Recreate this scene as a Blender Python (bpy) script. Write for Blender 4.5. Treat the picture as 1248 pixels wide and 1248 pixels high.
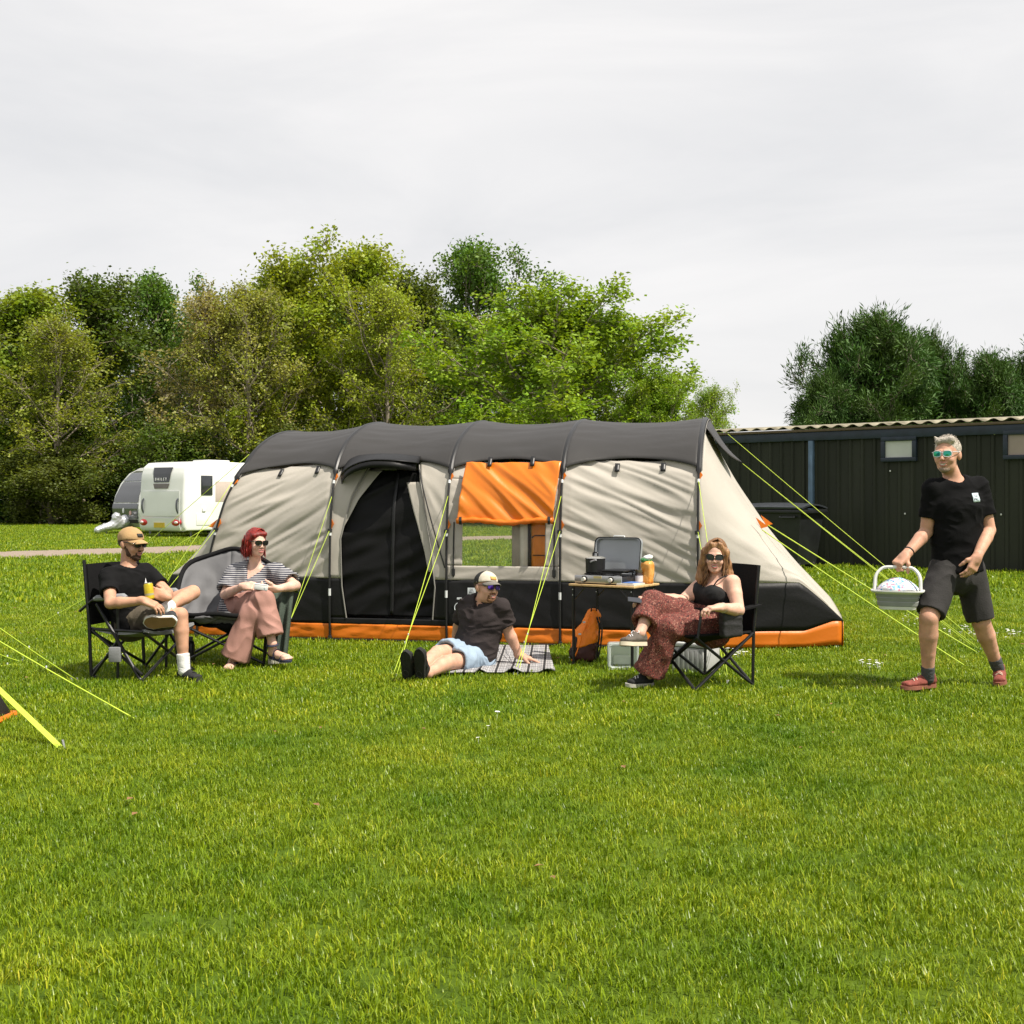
import bpy, bmesh, math, random
import numpy as np
from mathutils import Vector, Matrix

for o in list(bpy.data.objects): bpy.data.objects.remove(o, do_unlink=True)
SC = bpy.context.scene
COL = SC.collection
random.seed(7)
R_ = math.radians

# ------------------------------------------------------------------ camera
CAM_H, FPX, CX, HY = 1.34, 1456.0, 624.0, 607.0      # eye height; focal length / principal point in photo pixels
cam_d = bpy.data.cameras.new('camera')
cam = bpy.data.objects.new('camera', cam_d); COL.objects.link(cam)
cam.location = (0, 0, CAM_H); cam.rotation_euler = (R_(90), 0, 0)
cam_d.sensor_width = 36.0; cam_d.lens = 42.0
cam_d.shift_y = -(624.0 - HY) / 1248.0
cam_d.clip_start = 0.05; cam_d.clip_end = 2000
SC.camera = cam

# ------------------------------------------------------------------ light
SUN_EL, SUN_AZ = R_(57), R_(-33)      # azimuth measured from +X towards +Y: sun on the right, a little on the camera's side
sun_dir = Vector((math.cos(SUN_EL) * math.cos(SUN_AZ), math.cos(SUN_EL) * math.sin(SUN_AZ), math.sin(SUN_EL)))
sd = bpy.data.lights.new('sun', 'SUN'); sd.energy = 4.8; sd.angle = R_(0.6); sd.color = (1.0, 0.93, 0.82)
sun = bpy.data.objects.new('sun', sd); COL.objects.link(sun)
sun.rotation_euler = sun_dir.to_track_quat('Z', 'Y').to_euler()

world = bpy.data.worlds.new('World'); SC.world = world; world.use_nodes = True
nt = world.node_tree; nt.nodes.clear()
def wn(t, **k):
    n = nt.nodes.new(t)
    for a, b in k.items(): setattr(n, a, b)
    return n
w_out = wn('ShaderNodeOutputWorld'); w_bg = wn('ShaderNodeBackground')
sky = wn('ShaderNodeTexSky', sky_type='NISHITA', sun_disc=False, sun_elevation=SUN_EL,
         sun_rotation=math.pi / 2 - SUN_AZ, air_density=1.0, dust_density=2.0)
tc = wn('ShaderNodeTexCoord'); mp = wn('ShaderNodeMapping')
mp.inputs['Scale'].default_value = (1.0, 1.0, 3.2); mp.inputs['Rotation'].default_value = (0.25, 0.1, 0.4)
nz = wn('ShaderNodeTexNoise'); nz.inputs['Scale'].default_value = 2.2; nz.inputs['Detail'].default_value = 7; nz.inputs['Roughness'].default_value = 0.55
nz.inputs['Distortion'].default_value = 0.6
rp = wn('ShaderNodeValToRGB'); rp.color_ramp.elements[0].position = 0.33; rp.color_ramp.elements[0].color = (5.75, 5.74, 5.8, 1)
rp.color_ramp.elements[1].position = 0.68; rp.color_ramp.elements[1].color = (7.1, 6.95, 6.85, 1)
mx = wn('ShaderNodeMix', data_type='RGBA'); mx.inputs[0].default_value = 0.93      # a thin veil of high cloud over the blue
nt.links.new(tc.outputs['Generated'], mp.inputs['Vector']); nt.links.new(mp.outputs['Vector'], nz.inputs['Vector'])
nt.links.new(nz.outputs['Fac'], rp.inputs['Fac'])
nt.links.new(sky.outputs['Color'], mx.inputs[6]); nt.links.new(rp.outputs['Color'], mx.inputs[7])
nt.links.new(mx.outputs[2], w_bg.inputs['Color']); w_bg.inputs['Strength'].default_value = 0.10
nt.links.new(w_bg.outputs['Background'], w_out.inputs['Surface'])

SC.view_settings.view_transform = 'Standard'; SC.view_settings.look = 'None'
SC.view_settings.exposure = 0.5; SC.view_settings.gamma = 1.0; SC.view_settings.use_curve_mapping = False
SC.render.engine = 'CYCLES'
SC.cycles.max_bounces = 8; SC.cycles.transparent_max_bounces = 16

# ------------------------------------------------------------------ helpers
def P(px, py, Y):
    "point at depth Y seen at photo pixel (px,py); used to survey the place from the photograph"
    return Vector(((px - CX) / FPX * Y, Y, CAM_H - (py - HY) / FPX * Y))
def GP(px, py):
    Y = CAM_H * FPX / (py - HY); return Vector(((px - CX) / FPX * Y, Y, 0))

WORG = {}                                             # world origin of each thing
def finish(o, parent):
    COL.objects.link(o)
    if parent is not None: o.parent = parent
    return o
def props(o, label=None, cat=None, group=None, kind=None):
    if label: o['label'] = label
    if cat: o['category'] = cat
    if group: o['group'] = group
    if kind: o['kind'] = kind
    return o
def thing(name, loc, label, cat, group=None):
    o = bpy.data.objects.new(name, None); o.empty_display_size = 0.1
    o.location = loc; COL.objects.link(o); WORG[o.name] = Vector(loc)
    return props(o, label, cat, group)
def origin_of(o):
    while o.parent is not None: o = o.parent
    return WORG.get(o.name, Vector((0, 0, 0)))
def mk(name, verts, faces, mat, parent=None, smooth=True, uv=None):
    V = np.asarray([tuple(v) for v in verts] if not isinstance(verts, np.ndarray) else verts, dtype=float)
    if parent is not None: V = V - np.array(origin_of(parent))
    me = bpy.data.meshes.new(name)
    if isinstance(faces, np.ndarray):
        nf, k = faces.shape
        me.vertices.add(len(V)); me.vertices.foreach_set('co', V.astype(np.float32).ravel())
        me.loops.add(nf * k); me.loops.foreach_set('vertex_index', faces.astype(np.int32).ravel())
        me.polygons.add(nf); me.polygons.foreach_set('loop_start', np.arange(0, nf * k, k, dtype=np.int32))
        me.update(calc_edges=True)
    else:
        me.from_pydata(V.tolist(), [], [list(f) for f in faces]); me.update()
    if smooth is True: me.polygons.foreach_set('use_smooth', [True] * len(me.polygons))
    if mat is not None: me.materials.append(mat)
    o = bpy.data.objects.new(name, me)
    if smooth == 'auto':
        me.polygons.foreach_set('use_smooth', [True] * len(me.polygons))
        bm = bmesh.new(); bm.from_mesh(me)
        for e in bm.edges:
            if len(e.link_faces) == 2 and e.calc_face_angle(0) > 0.6: e.smooth = False
        bm.to_mesh(me); bm.free()
    return finish(o, parent)

def basis(d, up=(0, 0, 1)):
    "orthonormal frame whose z is d"
    z = Vector(d).normalized(); u = Vector(up)
    if abs(z.dot(u)) > 0.98: u = Vector((1, 0, 0)) if abs(z.x) < 0.9 else Vector((0, 1, 0))
    x = u.cross(z).normalized(); y = z.cross(x)
    return x, y, z
class MB:
    def __init__(s): s.v = []; s.f = []
    def add(s, v, f):
        b = len(s.v); s.v += [tuple(p) for p in v]; s.f += [tuple(i + b for i in q) for q in f]; return s
    def box(s, c, size, R=None, bev=0.0):
        bm = bmesh.new(); bmesh.ops.create_cube(bm, size=1.0)
        for v in bm.verts: v.co = Vector((v.co.x * size[0], v.co.y * size[1], v.co.z * size[2]))
        if bev > 0: bmesh.ops.bevel(bm, geom=list(bm.edges), offset=bev, segments=2, affect='EDGES', profile=0.5)
        bm.verts.index_update(); c = Vector(c)
        vs = [(R @ v.co if R is not None else v.co) + c for v in bm.verts]
        s.add(vs, [[v.index for v in f.verts] for f in bm.faces]); bm.free(); return s
    def tube(s, pts, r, n=8, caps=True, closed=False, flat=1.0, up=(0, 0, 1)):
        pts = [Vector(p) for p in pts]; m = len(pts); rr = r if hasattr(r, '__len__') else [r] * m
        V = []; F = []; px = None
        for i in range(m):
            if closed: d = pts[(i + 1) % m] - pts[i - 1]
            else: d = pts[min(i + 1, m - 1)] - pts[max(i - 1, 0)]
            d = d.normalized() if d.length > 1e-9 else Vector((0, 0, 1))
            if px is None: x, y, _ = basis(d, up)
            else:
                x = px - d * px.dot(d)
                x = x.normalized() if x.length > 1e-6 else basis(d, up)[0]
                y = d.cross(x)
            px = x
            for k in range(n):
                a = 2 * math.pi * k / n
                V.append(pts[i] + x * (math.cos(a) * rr[i]) + y * (math.sin(a) * rr[i] * flat))
        for i in range(m if closed else m - 1):
            for k in range(n):
                a, b = i * n + k, i * n + (k + 1) % n; j = (i + 1) % m
                F.append((a, b, j * n + (k + 1) % n, j * n + k))
        if caps and not closed: F.append(tuple(range(n - 1, -1, -1))); F.append(tuple((m - 1) * n + k for k in range(n)))
        return s.add(V, F)
    def lathe(s, prof, c, axis=(0, 0, 1), n=20, sx=1.0, sy=1.0, xdir=None):
        z = Vector(axis).normalized(); c = Vector(c)
        if xdir is None: x, y, z = basis(z, (0, 1, 0))
        else: x = (Vector(xdir) - z * Vector(xdir).dot(z)).normalized(); y = z.cross(x)
        V = []; F = []
        for (r, h) in prof:
            for k in range(n):
                a = 2 * math.pi * k / n; V.append(c + x * (math.cos(a) * r * sx) + y * (math.sin(a) * r * sy) + z * h)
        m = len(prof)
        for i in range(m - 1):
            for k in range(n): F.append((i * n + k, i * n + (k + 1) % n, (i + 1) * n + (k + 1) % n, (i + 1) * n + k))
        if prof[0][0] > 1e-4: F.append(tuple(range(n - 1, -1, -1)))
        if prof[-1][0] > 1e-4: F.append(tuple((m - 1) * n + k for k in range(n)))
        return s.add(V, F)
    def grid(s, G, thick=0.0):
        "G: array (n,m,3); thick>0 gives the sheet a back side and rims"
        G = np.asarray(G, float); n, m, _ = G.shape
        def q(off): return [(off + i * m + j, off + i * m + j + 1, off + (i + 1) * m + j + 1, off + (i + 1) * m + j) for i in range(n - 1) for j in range(m - 1)]
        if thick <= 0: return s.add(G.reshape(-1, 3), q(0))
        du = np.gradient(G, axis=0); dv = np.gradient(G, axis=1); N = np.cross(du, dv); N /= (np.linalg.norm(N, axis=2, keepdims=True) + 1e-12)
        B = G - N * thick; V = np.concatenate([G.reshape(-1, 3), B.reshape(-1, 3)]); o = n * m
        F = q(0) + [f[::-1] for f in q(o)]
        rim = [(0, j) for j in range(m)] + [(i, m - 1) for i in range(1, n)] + [(n - 1, j) for j in range(m - 2, -1, -1)] + [(i, 0) for i in range(n - 2, 0, -1)]
        for a in range(len(rim)):
            i0 = rim[a][0] * m + rim[a][1]; i1 = rim[(a + 1) % len(rim)][0] * m + rim[(a + 1) % len(rim)][1]
            F.append((i1, i0, i0 + o, i1 + o))
        return s.add(V, F)
    def prism(s, outline, axis, base=None):
        "outline: list of 3d points (planar), extruded by vector axis"
        o = [Vector(p) for p in outline]; a = Vector(axis); n = len(o)
        F = [tuple(range(n - 1, -1, -1)), tuple(n + k for k in range(n))] + [(k, (k + 1) % n, n + (k + 1) % n, n + k) for k in range(n)]
        return s.add(o + [p + a for p in o], F)
    def build(s, name, mat, parent=None, smooth='auto'):
        return mk(name, s.v, s.f, mat, parent, smooth)
def spline(pts, n=8):
    "Catmull-Rom through pts"
    p = [Vector(q) for q in pts]; p = [2 * p[0] - p[1]] + p + [2 * p[-1] - p[-2]]; out = []
    for i in range(1, len(p) - 2):
        for k in range(n):
            t = k / n; a, b, c, d = p[i - 1], p[i], p[i + 1], p[i + 2]
            out.append(0.5 * (2 * b + (c - a) * t + (2 * a - 5 * b + 4 * c - d) * t * t + (3 * b - a - 3 * c + d) * t ** 3))
    out.append(p[-2]); return out

# vectorised gradient noise
_prm = np.random.RandomState(3).permutation(256); _prm = np.concatenate([_prm, _prm, _prm])
_grd = np.random.RandomState(4).normal(size=(256, 3)); _grd /= np.linalg.norm(_grd, axis=1, keepdims=True)
def pnoise(p):
    p = np.asarray(p, float); i = np.floor(p).astype(int); f = p - i; i &= 255; u = f * f * f * (f * (f * 6 - 15) + 10); out = 0
    for dx in (0, 1):
        for dy in (0, 1):
            for dz in (0, 1):
                h = _prm[_prm[_prm[(i[..., 0] + dx) & 255] + ((i[..., 1] + dy) & 255)] + ((i[..., 2] + dz) & 255)]
                g = (_grd[h] * (f - np.array([dx, dy, dz]))).sum(-1)
                w = (u[..., 0] if dx else 1 - u[..., 0]) * (u[..., 1] if dy else 1 - u[..., 1]) * (u[..., 2] if dz else 1 - u[..., 2])
                out = out + g * w
    return out

# ------------------------------------------------------------------ materials
MATS = {}
def M(name, col, rough=0.6, var=0.12, scale=12.0, bump=0.0, bscale=60.0, metal=0.0, spec=0.4, sheen=0.0, coat=0.0, trans=0.0, stretch=(1, 1, 1), sss=0.0, col2=None, alpha=1.0):
    if name in MATS: return MATS[name]
    m = bpy.data.materials.new(name); m.use_nodes = True; t = m.node_tree; b = t.nodes['Principled BSDF']; L = t.links
    b.inputs['Roughness'].default_value = rough; b.inputs['Metallic'].default_value = metal; b.inputs['Specular IOR Level'].default_value = spec
    if sheen: b.inputs['Sheen Weight'].default_value = sheen
    if coat: b.inputs['Coat Weight'].default_value = coat; b.inputs['Coat Roughness'].default_value = 0.08
    if trans: b.inputs['Transmission Weight'].default_value = trans
    if sss: b.inputs['Subsurface Weight'].default_value = sss; b.inputs['Subsurface Radius'].default_value = (0.012, 0.005, 0.003); b.inputs['Subsurface Scale'].default_value = 1.0
    if alpha < 1: b.inputs['Alpha'].default_value = alpha
    c = t.nodes.new('ShaderNodeTexCoord'); mpn = t.nodes.new('ShaderNodeMapping'); mpn.inputs['Scale'].default_value = stretch
    L.new(c.outputs['Object'], mpn.inputs['Vector'])
    n = t.nodes.new('ShaderNodeTexNoise'); n.inputs['Scale'].default_value = scale; n.inputs['Detail'].default_value = 5
    L.new(mpn.outputs['Vector'], n.inputs['Vector'])
    r = t.nodes.new('ShaderNodeValToRGB'); r.color_ramp.elements[0].position = 0.3; r.color_ramp.elements[1].position = 0.7
    c2 = col2 if col2 else [min(1, x * (1 + var)) for x in col]
    r.color_ramp.elements[0].color = tuple(x * (1 - var) for x in col) + (1,) if not col2 else tuple(col) + (1,)
    r.color_ramp.elements[1].color = tuple(c2) + (1,)
    L.new(n.outputs['Fac'], r.inputs['Fac']); L.new(r.outputs['Color'], b.inputs['Base Color'])
    if bump:
        n2 = t.nodes.new('ShaderNodeTexNoise'); n2.inputs['Scale'].default_value = bscale; n2.inputs['Detail'].default_value = 4
        L.new(mpn.outputs['Vector'], n2.inputs['Vector'])
        bp = t.nodes.new('ShaderNodeBump'); bp.inputs['Strength'].default_value = bump; bp.inputs['Distance'].default_value = 0.01
        L.new(n2.outputs['Fac'], bp.inputs['Height']); L.new(bp.outputs['Normal'], b.inputs['Normal'])
    MATS[name] = m; return m
def add_translucency(m, amount, col):
    t = m.node_tree; b = t.nodes['Principled BSDF']; out = [n for n in t.nodes if n.type == 'OUTPUT_MATERIAL'][0]
    tr = t.nodes.new('ShaderNodeBsdfTranslucent'); tr.inputs['Color'].default_value = tuple(col) + (1,)
    mix = t.nodes.new('ShaderNodeMixShader'); mix.inputs[0].default_value = amount
    t.links.new(b.outputs[0], mix.inputs[1]); t.links.new(tr.outputs[0], mix.inputs[2]); t.links.new(mix.outputs[0], out.inputs['Surface'])
    return m
def leaf_material(name, rough=0.5, tl=0.35):
    "leaf colour comes from the object's own colour, varied from leaf to leaf"
    m = bpy.data.materials.new(name); m.use_nodes = True; t = m.node_tree; b = t.nodes['Principled BSDF']; L = t.links
    oi = t.nodes.new('ShaderNodeObjectInfo'); g = t.nodes.new('ShaderNodeNewGeometry')
    tcn = t.nodes.new('ShaderNodeTexCoord'); n = t.nodes.new('ShaderNodeTexNoise'); n.inputs['Scale'].default_value = 0.6; n.inputs['Detail'].default_value = 3
    L.new(tcn.outputs['Object'], n.inputs['Vector'])
    hs = t.nodes.new('ShaderNodeHueSaturation')
    m1 = t.nodes.new('ShaderNodeMapRange'); m1.inputs['To Min'].default_value = 0.65; m1.inputs['To Max'].default_value = 1.4
    L.new(g.outputs['Random Per Island'], m1.inputs['Value'])
    m2 = t.nodes.new('ShaderNodeMapRange'); m2.inputs['From Min'].default_value = 0.3; m2.inputs['From Max'].default_value = 0.7
    m2.inputs['To Min'].default_value = 0.49; m2.inputs['To Max'].default_value = 0.525
    L.new(n.outputs['Fac'], m2.inputs['Value']); L.new(m2.outputs[0], hs.inputs['Hue']); L.new(m1.outputs[0], hs.inputs['Value'])
    L.new(oi.outputs['Color'], hs.inputs['Color']); L.new(hs.outputs['Color'], b.inputs['Base Color'])
    b.inputs['Roughness'].default_value = rough; b.inputs['Specular IOR Level'].default_value = 0.3
    tr = t.nodes.new('ShaderNodeBsdfTranslucent'); mix = t.nodes.new('ShaderNodeMixShader'); mix.inputs[0].default_value = tl
    gm = t.nodes.new('ShaderNodeMix'); gm.data_type = 'RGBA'; gm.blend_type = 'MULTIPLY'; gm.inputs[0].default_value = 1.0; gm.inputs[7].default_value = (1.25, 1.15, 0.35, 1)
    L.new(hs.outputs['Color'], gm.inputs[6]); L.new(gm.outputs[2], tr.inputs['Color'])
    out = [q for q in t.nodes if q.type == 'OUTPUT_MATERIAL'][0]
    L.new(b.outputs[0], mix.inputs[1]); L.new(tr.outputs[0], mix.inputs[2]); L.new(mix.outputs[0], out.inputs['Surface'])
    return m

# ------------------------------------------------------------------ signed-distance modelling (bodies, clothes, soft things)
class SDF:
    def __init__(s): s.ops = []
    def rc(s, a, b, ra, rb=None, k=0.02, op='u', clip=()):
        s.ops.append(('rc', np.array(a, float), np.array(b, float), ra, ra if rb is None else rb, k, op, clip)); return s
    def chain(s, pts, rad, k=0.02, op='u', clip=()):
        for i in range(len(pts) - 1): s.rc(pts[i], pts[i + 1], rad[i], rad[i + 1], k, op, clip)
        return s
    def ell(s, c, r, R=None, k=0.02, op='u', clip=()):
        s.ops.append(('ell', np.array(c, float), np.array(r, float), np.array(R, float) if R is not None else np.eye(3), None, k, op, clip)); return s
    def ecap(s, a, b, ra, rb, side, k=0.02, op='u', clip=()):
        "elliptical capsule: ra,rb = (half width along side, half depth)"
        s.ops.append(('ecap', np.array(a, float), np.array(b, float), (ra, rb), np.array(side, float), k, op, clip)); return s
    def box(s, c, h, R=None, r=0.01, k=0.02, op='u', clip=()):
        s.ops.append(('box', np.array(c, float), np.array(h, float), np.array(R, float) if R is not None else np.eye(3), r, k, op, clip)); return s
    def cut(s, pt, n): s.ops.append(('cut', np.array(pt, float), np.array(n, float) / np.linalg.norm(n))); return s
    def _bb(s, o):
        if o[0] == 'rc': r = max(o[3], o[4]); return np.minimum(o[1], o[2]) - r, np.maximum(o[1], o[2]) + r
        if o[0] == 'ell': r = o[2].max(); return o[1] - r, o[1] + r
        if o[0] == 'ecap': r = max(max(o[3][0]), max(o[3][1])); return np.minimum(o[1], o[2]) - r, np.maximum(o[1], o[2]) + r
        if o[0] == 'box': r = np.linalg.norm(o[2]) + o[4]; return o[1] - r, o[1] + r
    def _d(s, o, p):
        if o[0] == 'rc':
            ab = o[2] - o[1]; q = p - o[1]; t = np.clip(q @ ab / max(ab @ ab, 1e-12), 0, 1)
            d = np.linalg.norm(q - t[..., None] * ab, axis=-1) - (o[3] + (o[4] - o[3]) * t)
        elif o[0] == 'ell':
            q = (p - o[1]) @ o[3]; k0 = np.linalg.norm(q / o[2], axis=-1); k1 = np.linalg.norm(q / o[2] ** 2, axis=-1); d = k0 * (k0 - 1) / np.maximum(k1, 1e-9)
        elif o[0] == 'ecap':
            ab = o[2] - o[1]; Ln = np.linalg.norm(ab); z = ab / Ln; x = o[4] - z * (o[4] @ z); x = x / np.linalg.norm(x); y = np.cross(z, x)
            q = p - o[1]; h = q @ z; t = np.clip(h / Ln, 0, 1); e = h - t * Ln; ra, rb = o[3]
            rx = ra[0] + (rb[0] - ra[0]) * t; ry = ra[1] + (rb[1] - ra[1]) * t; m = np.minimum(rx, ry)
            d = (np.sqrt((q @ x / rx) ** 2 + (q @ y / ry) ** 2 + (e / m) ** 2) - 1) * m
        else:
            q = np.abs((p - o[1]) @ o[3]) - o[2]; d = np.linalg.norm(np.maximum(q, 0), axis=-1) + np.minimum(q.max(-1), 0) - o[4]
        for (c, n) in o[7]:
            n = np.array(n, float); n = n / np.linalg.norm(n); d = np.maximum(d, (p - np.array(c, float)) @ n)
        return d
    def mesh(s, h=0.006):
        lo = np.min([s._bb(o)[0] for o in s.ops if o[0] != 'cut' and o[6] == 'u'], axis=0) - 4 * h
        hi = np.max([s._bb(o)[1] for o in s.ops if o[0] != 'cut' and o[6] == 'u'], axis=0) + 4 * h
        n = np.ceil((hi - lo) / h).astype(int) + 1; F = np.full(n, 0.06, np.float32)
        ax = [lo[i] + h * np.arange(n[i]) for i in range(3)]
        for o in s.ops:
            if o[0] == 'cut':
                X = (ax[0] - o[1][0])[:, None, None] * o[2][0] + (ax[1] - o[1][1])[None, :, None] * o[2][1] + (ax[2] - o[1][2])[None, None, :] * o[2][2]
                F = np.maximum(F, X.astype(np.float32)); continue
            k = o[5]; b0, b1 = s._bb(o); mg = 0.03 + k
            i0 = np.clip(np.floor((b0 - mg - lo) / h).astype(int), 0, n); i1 = np.clip(np.ceil((b1 + mg - lo) / h).astype(int) + 1, 0, n)
            if (i1 <= i0).any(): continue
            w = tuple(slice(i0[j], i1[j]) for j in range(3))
            p = np.stack(np.meshgrid(ax[0][w[0]], ax[1][w[1]], ax[2][w[2]], indexing='ij'), -1)
            d = s._d(o, p); f = F[w]; k = max(k, 1e-5)
            if o[6] == 'u': hh = np.clip(0.5 + 0.5 * (f - d) / k, 0, 1); F[w] = f * (1 - hh) + d * hh - k * hh * (1 - hh)
            elif o[6] == 's': hh = np.clip(0.5 - 0.5 * (f + d) / k, 0, 1); F[w] = f * (1 - hh) - d * hh + k * hh * (1 - hh)
        return surface_nets(F, lo, h)
def surface_nets(F, lo, h):
    S = F < 0
    nx, ny, nz_ = F.shape
    c = np.zeros((nx - 1, ny - 1, nz_ - 1), np.int8)
    for dx in (0, 1):
        for dy in (0, 1):
            for dz in (0, 1): c += S[dx:nx - 1 + dx, dy:ny - 1 + dy, dz:nz_ - 1 + dz]
    act = (c > 0) & (c < 8); I = np.argwhere(act); idx = np.full(act.shape, -1, np.int64); idx[act] = np.arange(len(I))
    acc = np.zeros((len(I), 3)); cnt = np.zeros(len(I))
    cor = [(a, b, d) for a in (0, 1) for b in (0, 1) for d in (0, 1)]
    val = {q: F[I[:, 0] + q[0], I[:, 1] + q[1], I[:, 2] + q[2]].astype(float) for q in cor}
    for a in cor:
        for j in range(3):
            if a[j] == 0:
                b = list(a); b[j] = 1; b = tuple(b); va, vb = val[a], val[b]; m = (va < 0) != (vb < 0)
                t = np.where(m, va / np.where(m, va - vb, 1), 0); q = np.array(a, float)[None, :].repeat(len(I), 0); q[:, j] = t
                acc += q * m[:, None]; cnt += m
    V = lo + h * (I + acc / cnt[:, None]); faces = []
    for j in range(3):
        k, l = (j + 1) % 3, (j + 2) % 3
        A = np.swapaxes(S, 0, 0)
        sl0 = [slice(1, -1)] * 3; sl0[j] = slice(0, -1); sl1 = [slice(1, -1)] * 3; sl1[j] = slice(1, None)
        s0, s1 = S[tuple(sl0)], S[tuple(sl1)]; E = np.argwhere(s0 != s1)
        if len(E) == 0: continue
        inside0 = s0[tuple(E.T)]; off = np.array([1, 1, 1]); off[j] = 0; C = E + off
        def cell(dk, dl):
            q = C.copy(); q[:, k] += dk; q[:, l] += dl; return idx[q[:, 0], q[:, 1], q[:, 2]]
        Q = np.stack([cell(-1, -1), cell(0, -1), cell(0, 0), cell(-1, 0)], 1)
        Q[~inside0] = Q[~inside0][:, ::-1]; faces.append(Q)
    Fc = np.concatenate(faces); Fc = Fc[(Fc >= 0).all(1)]
    return V, Fc
def vnormals(V, F):
    n = np.cross(V[F[:, 2]] - V[F[:, 0]], V[F[:, 3]] - V[F[:, 1]]); N = np.zeros_like(V)
    for i in range(4): np.add.at(N, F[:, i], n)
    return N / (np.linalg.norm(N, axis=1, keepdims=True) + 1e-12)
def relax(V, F, it=2, lam=0.5):
    for _ in range(it):
        A = np.zeros_like(V); C = np.zeros(len(V))
        for i in range(4):
            np.add.at(A, F[:, i], V[F[:, (i + 1) % 4]] + V[F[:, i - 1]]); np.add.at(C, F[:, i], 2)
        V = V + lam * (A / C[:, None] - V)
    return V
def soft(sdf, name, mat, parent, h=0.006, wr=0.0, wscale=(14, 14, 14), it=1, seed=0.0, fn=None):
    "mesh an SDF; wr = height of cloth folds"
    V, F = sdf.mesh(h); V = relax(V, F, it)
    if wr:
        N = vnormals(V, F); q = V * np.array(wscale) + seed
        w = 1 - np.abs(pnoise(q + 1.5 * pnoise(q * 0.5)[:, None])) * 3.2
        V = V + N * (wr * np.clip(w, -0.8, 1))[:, None] + N * (wr * 0.5 * pnoise(q * 2.3 + 9))[:, None]
    if fn is not None: V = fn(V, F)
    return mk(name, V, F, mat, parent, True)
# ================================================================== SETTING
def ground_material():
    m = bpy.data.materials.new('lawn_soil'); m.use_nodes = True; t = m.node_tree; b = t.nodes['Principled BSDF']; L = t.links
    c = t.nodes.new('ShaderNodeTexCoord')
    def noise_(s, d=6, r=0.6):
        n = t.nodes.new('ShaderNodeTexNoise'); n.inputs['Scale'].default_value = s; n.inputs['Detail'].default_value = d; n.inputs['Roughness'].default_value = r
        L.new(c.outputs['Object'], n.inputs['Vector']); return n
    a, f = noise_(0.35), noise_(9, 8, 0.75)
    r1 = t.nodes.new('ShaderNodeValToRGB'); r1.color_ramp.elements[0].position = .32; r1.color_ramp.elements[1].position = .7
    r1.color_ramp.elements[0].color = (.075, .150, .008, 1); r1.color_ramp.elements[1].color = (.16, .22, .014, 1)
    r2 = t.nodes.new('ShaderNodeValToRGB'); r2.color_ramp.elements[0].position = .35; r2.color_ramp.elements[1].position = .72
    r2.color_ramp.elements[0].color = (.45, .5, .45, 1); r2.color_ramp.elements[1].color = (1.25, 1.2, 1.1, 1)
    L.new(a.outputs['Fac'], r1.inputs['Fac']); L.new(f.outputs['Fac'], r2.inputs['Fac'])
    mm = t.nodes.new('ShaderNodeMix'); mm.data_type = 'RGBA'; mm.blend_type = 'MULTIPLY'; mm.inputs[0].default_value = 1
    L.new(r1.outputs['Color'], mm.inputs[6]); L.new(r2.outputs['Color'], mm.inputs[7]); L.new(mm.outputs[2], b.inputs['Base Color'])
    b.inputs['Roughness'].default_value = .85; b.inputs['Specular IOR Level'].default_value = .15
    bp = t.nodes.new('ShaderNodeBump'); bp.inputs['Strength'].default_value = .8; bp.inputs['Distance'].default_value = .05
    L.new(f.outputs['Fac'], bp.inputs['Height']); L.new(bp.outputs['Normal'], b.inputs['Normal'])
    return m
g = MB(); g.grid([[(-400 + 100 * i, -60 + 70 * j, 0) for i in range(9)] for j in range(9)][::1])
gr = g.build('ground', ground_material(), None, False); props(gr, kind='structure')

# gravel track behind the tent
track = spline([GP(-260, 686), GP(-60, 679), GP(60, 675), GP(150, 672), GP(300, 666.5), GP(450, 660.5), GP(600, 656), GP(800, 652), GP(1100, 648)], 10)
tw = 1.75
def track_dist(x, y):
    A = np.array([(p.x, p.y) for p in track]); return np.min(np.hypot(A[None, :, 0] - x[:, None], A[None, :, 1] - y[:, None]), 1)
G_ = []
rs = np.random.RandomState(5)
for i, p in enumerate(track):
    d = (track[min(i + 1, len(track) - 1)] - track[max(i - 1, 0)]).normalized(); nn = Vector((-d.y, d.x, 0)); w0 = tw + rs.uniform(-.15, .15); w1 = tw + rs.uniform(-.15, .15)
    G_.append([p + nn * (-w0 + (w0 + w1) * k / 4) + Vector((0, 0, .012)) for k in range(5)])
gravel = M('gravel', (.16, .12, .09), .95, scale=30, bump=1.0, bscale=40, col2=(.36, .29, .23))
props(MB().grid(np.array([[tuple(q) for q in r] for r in G_])).build('gravel_track', gravel, None, False), kind='structure')

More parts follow.
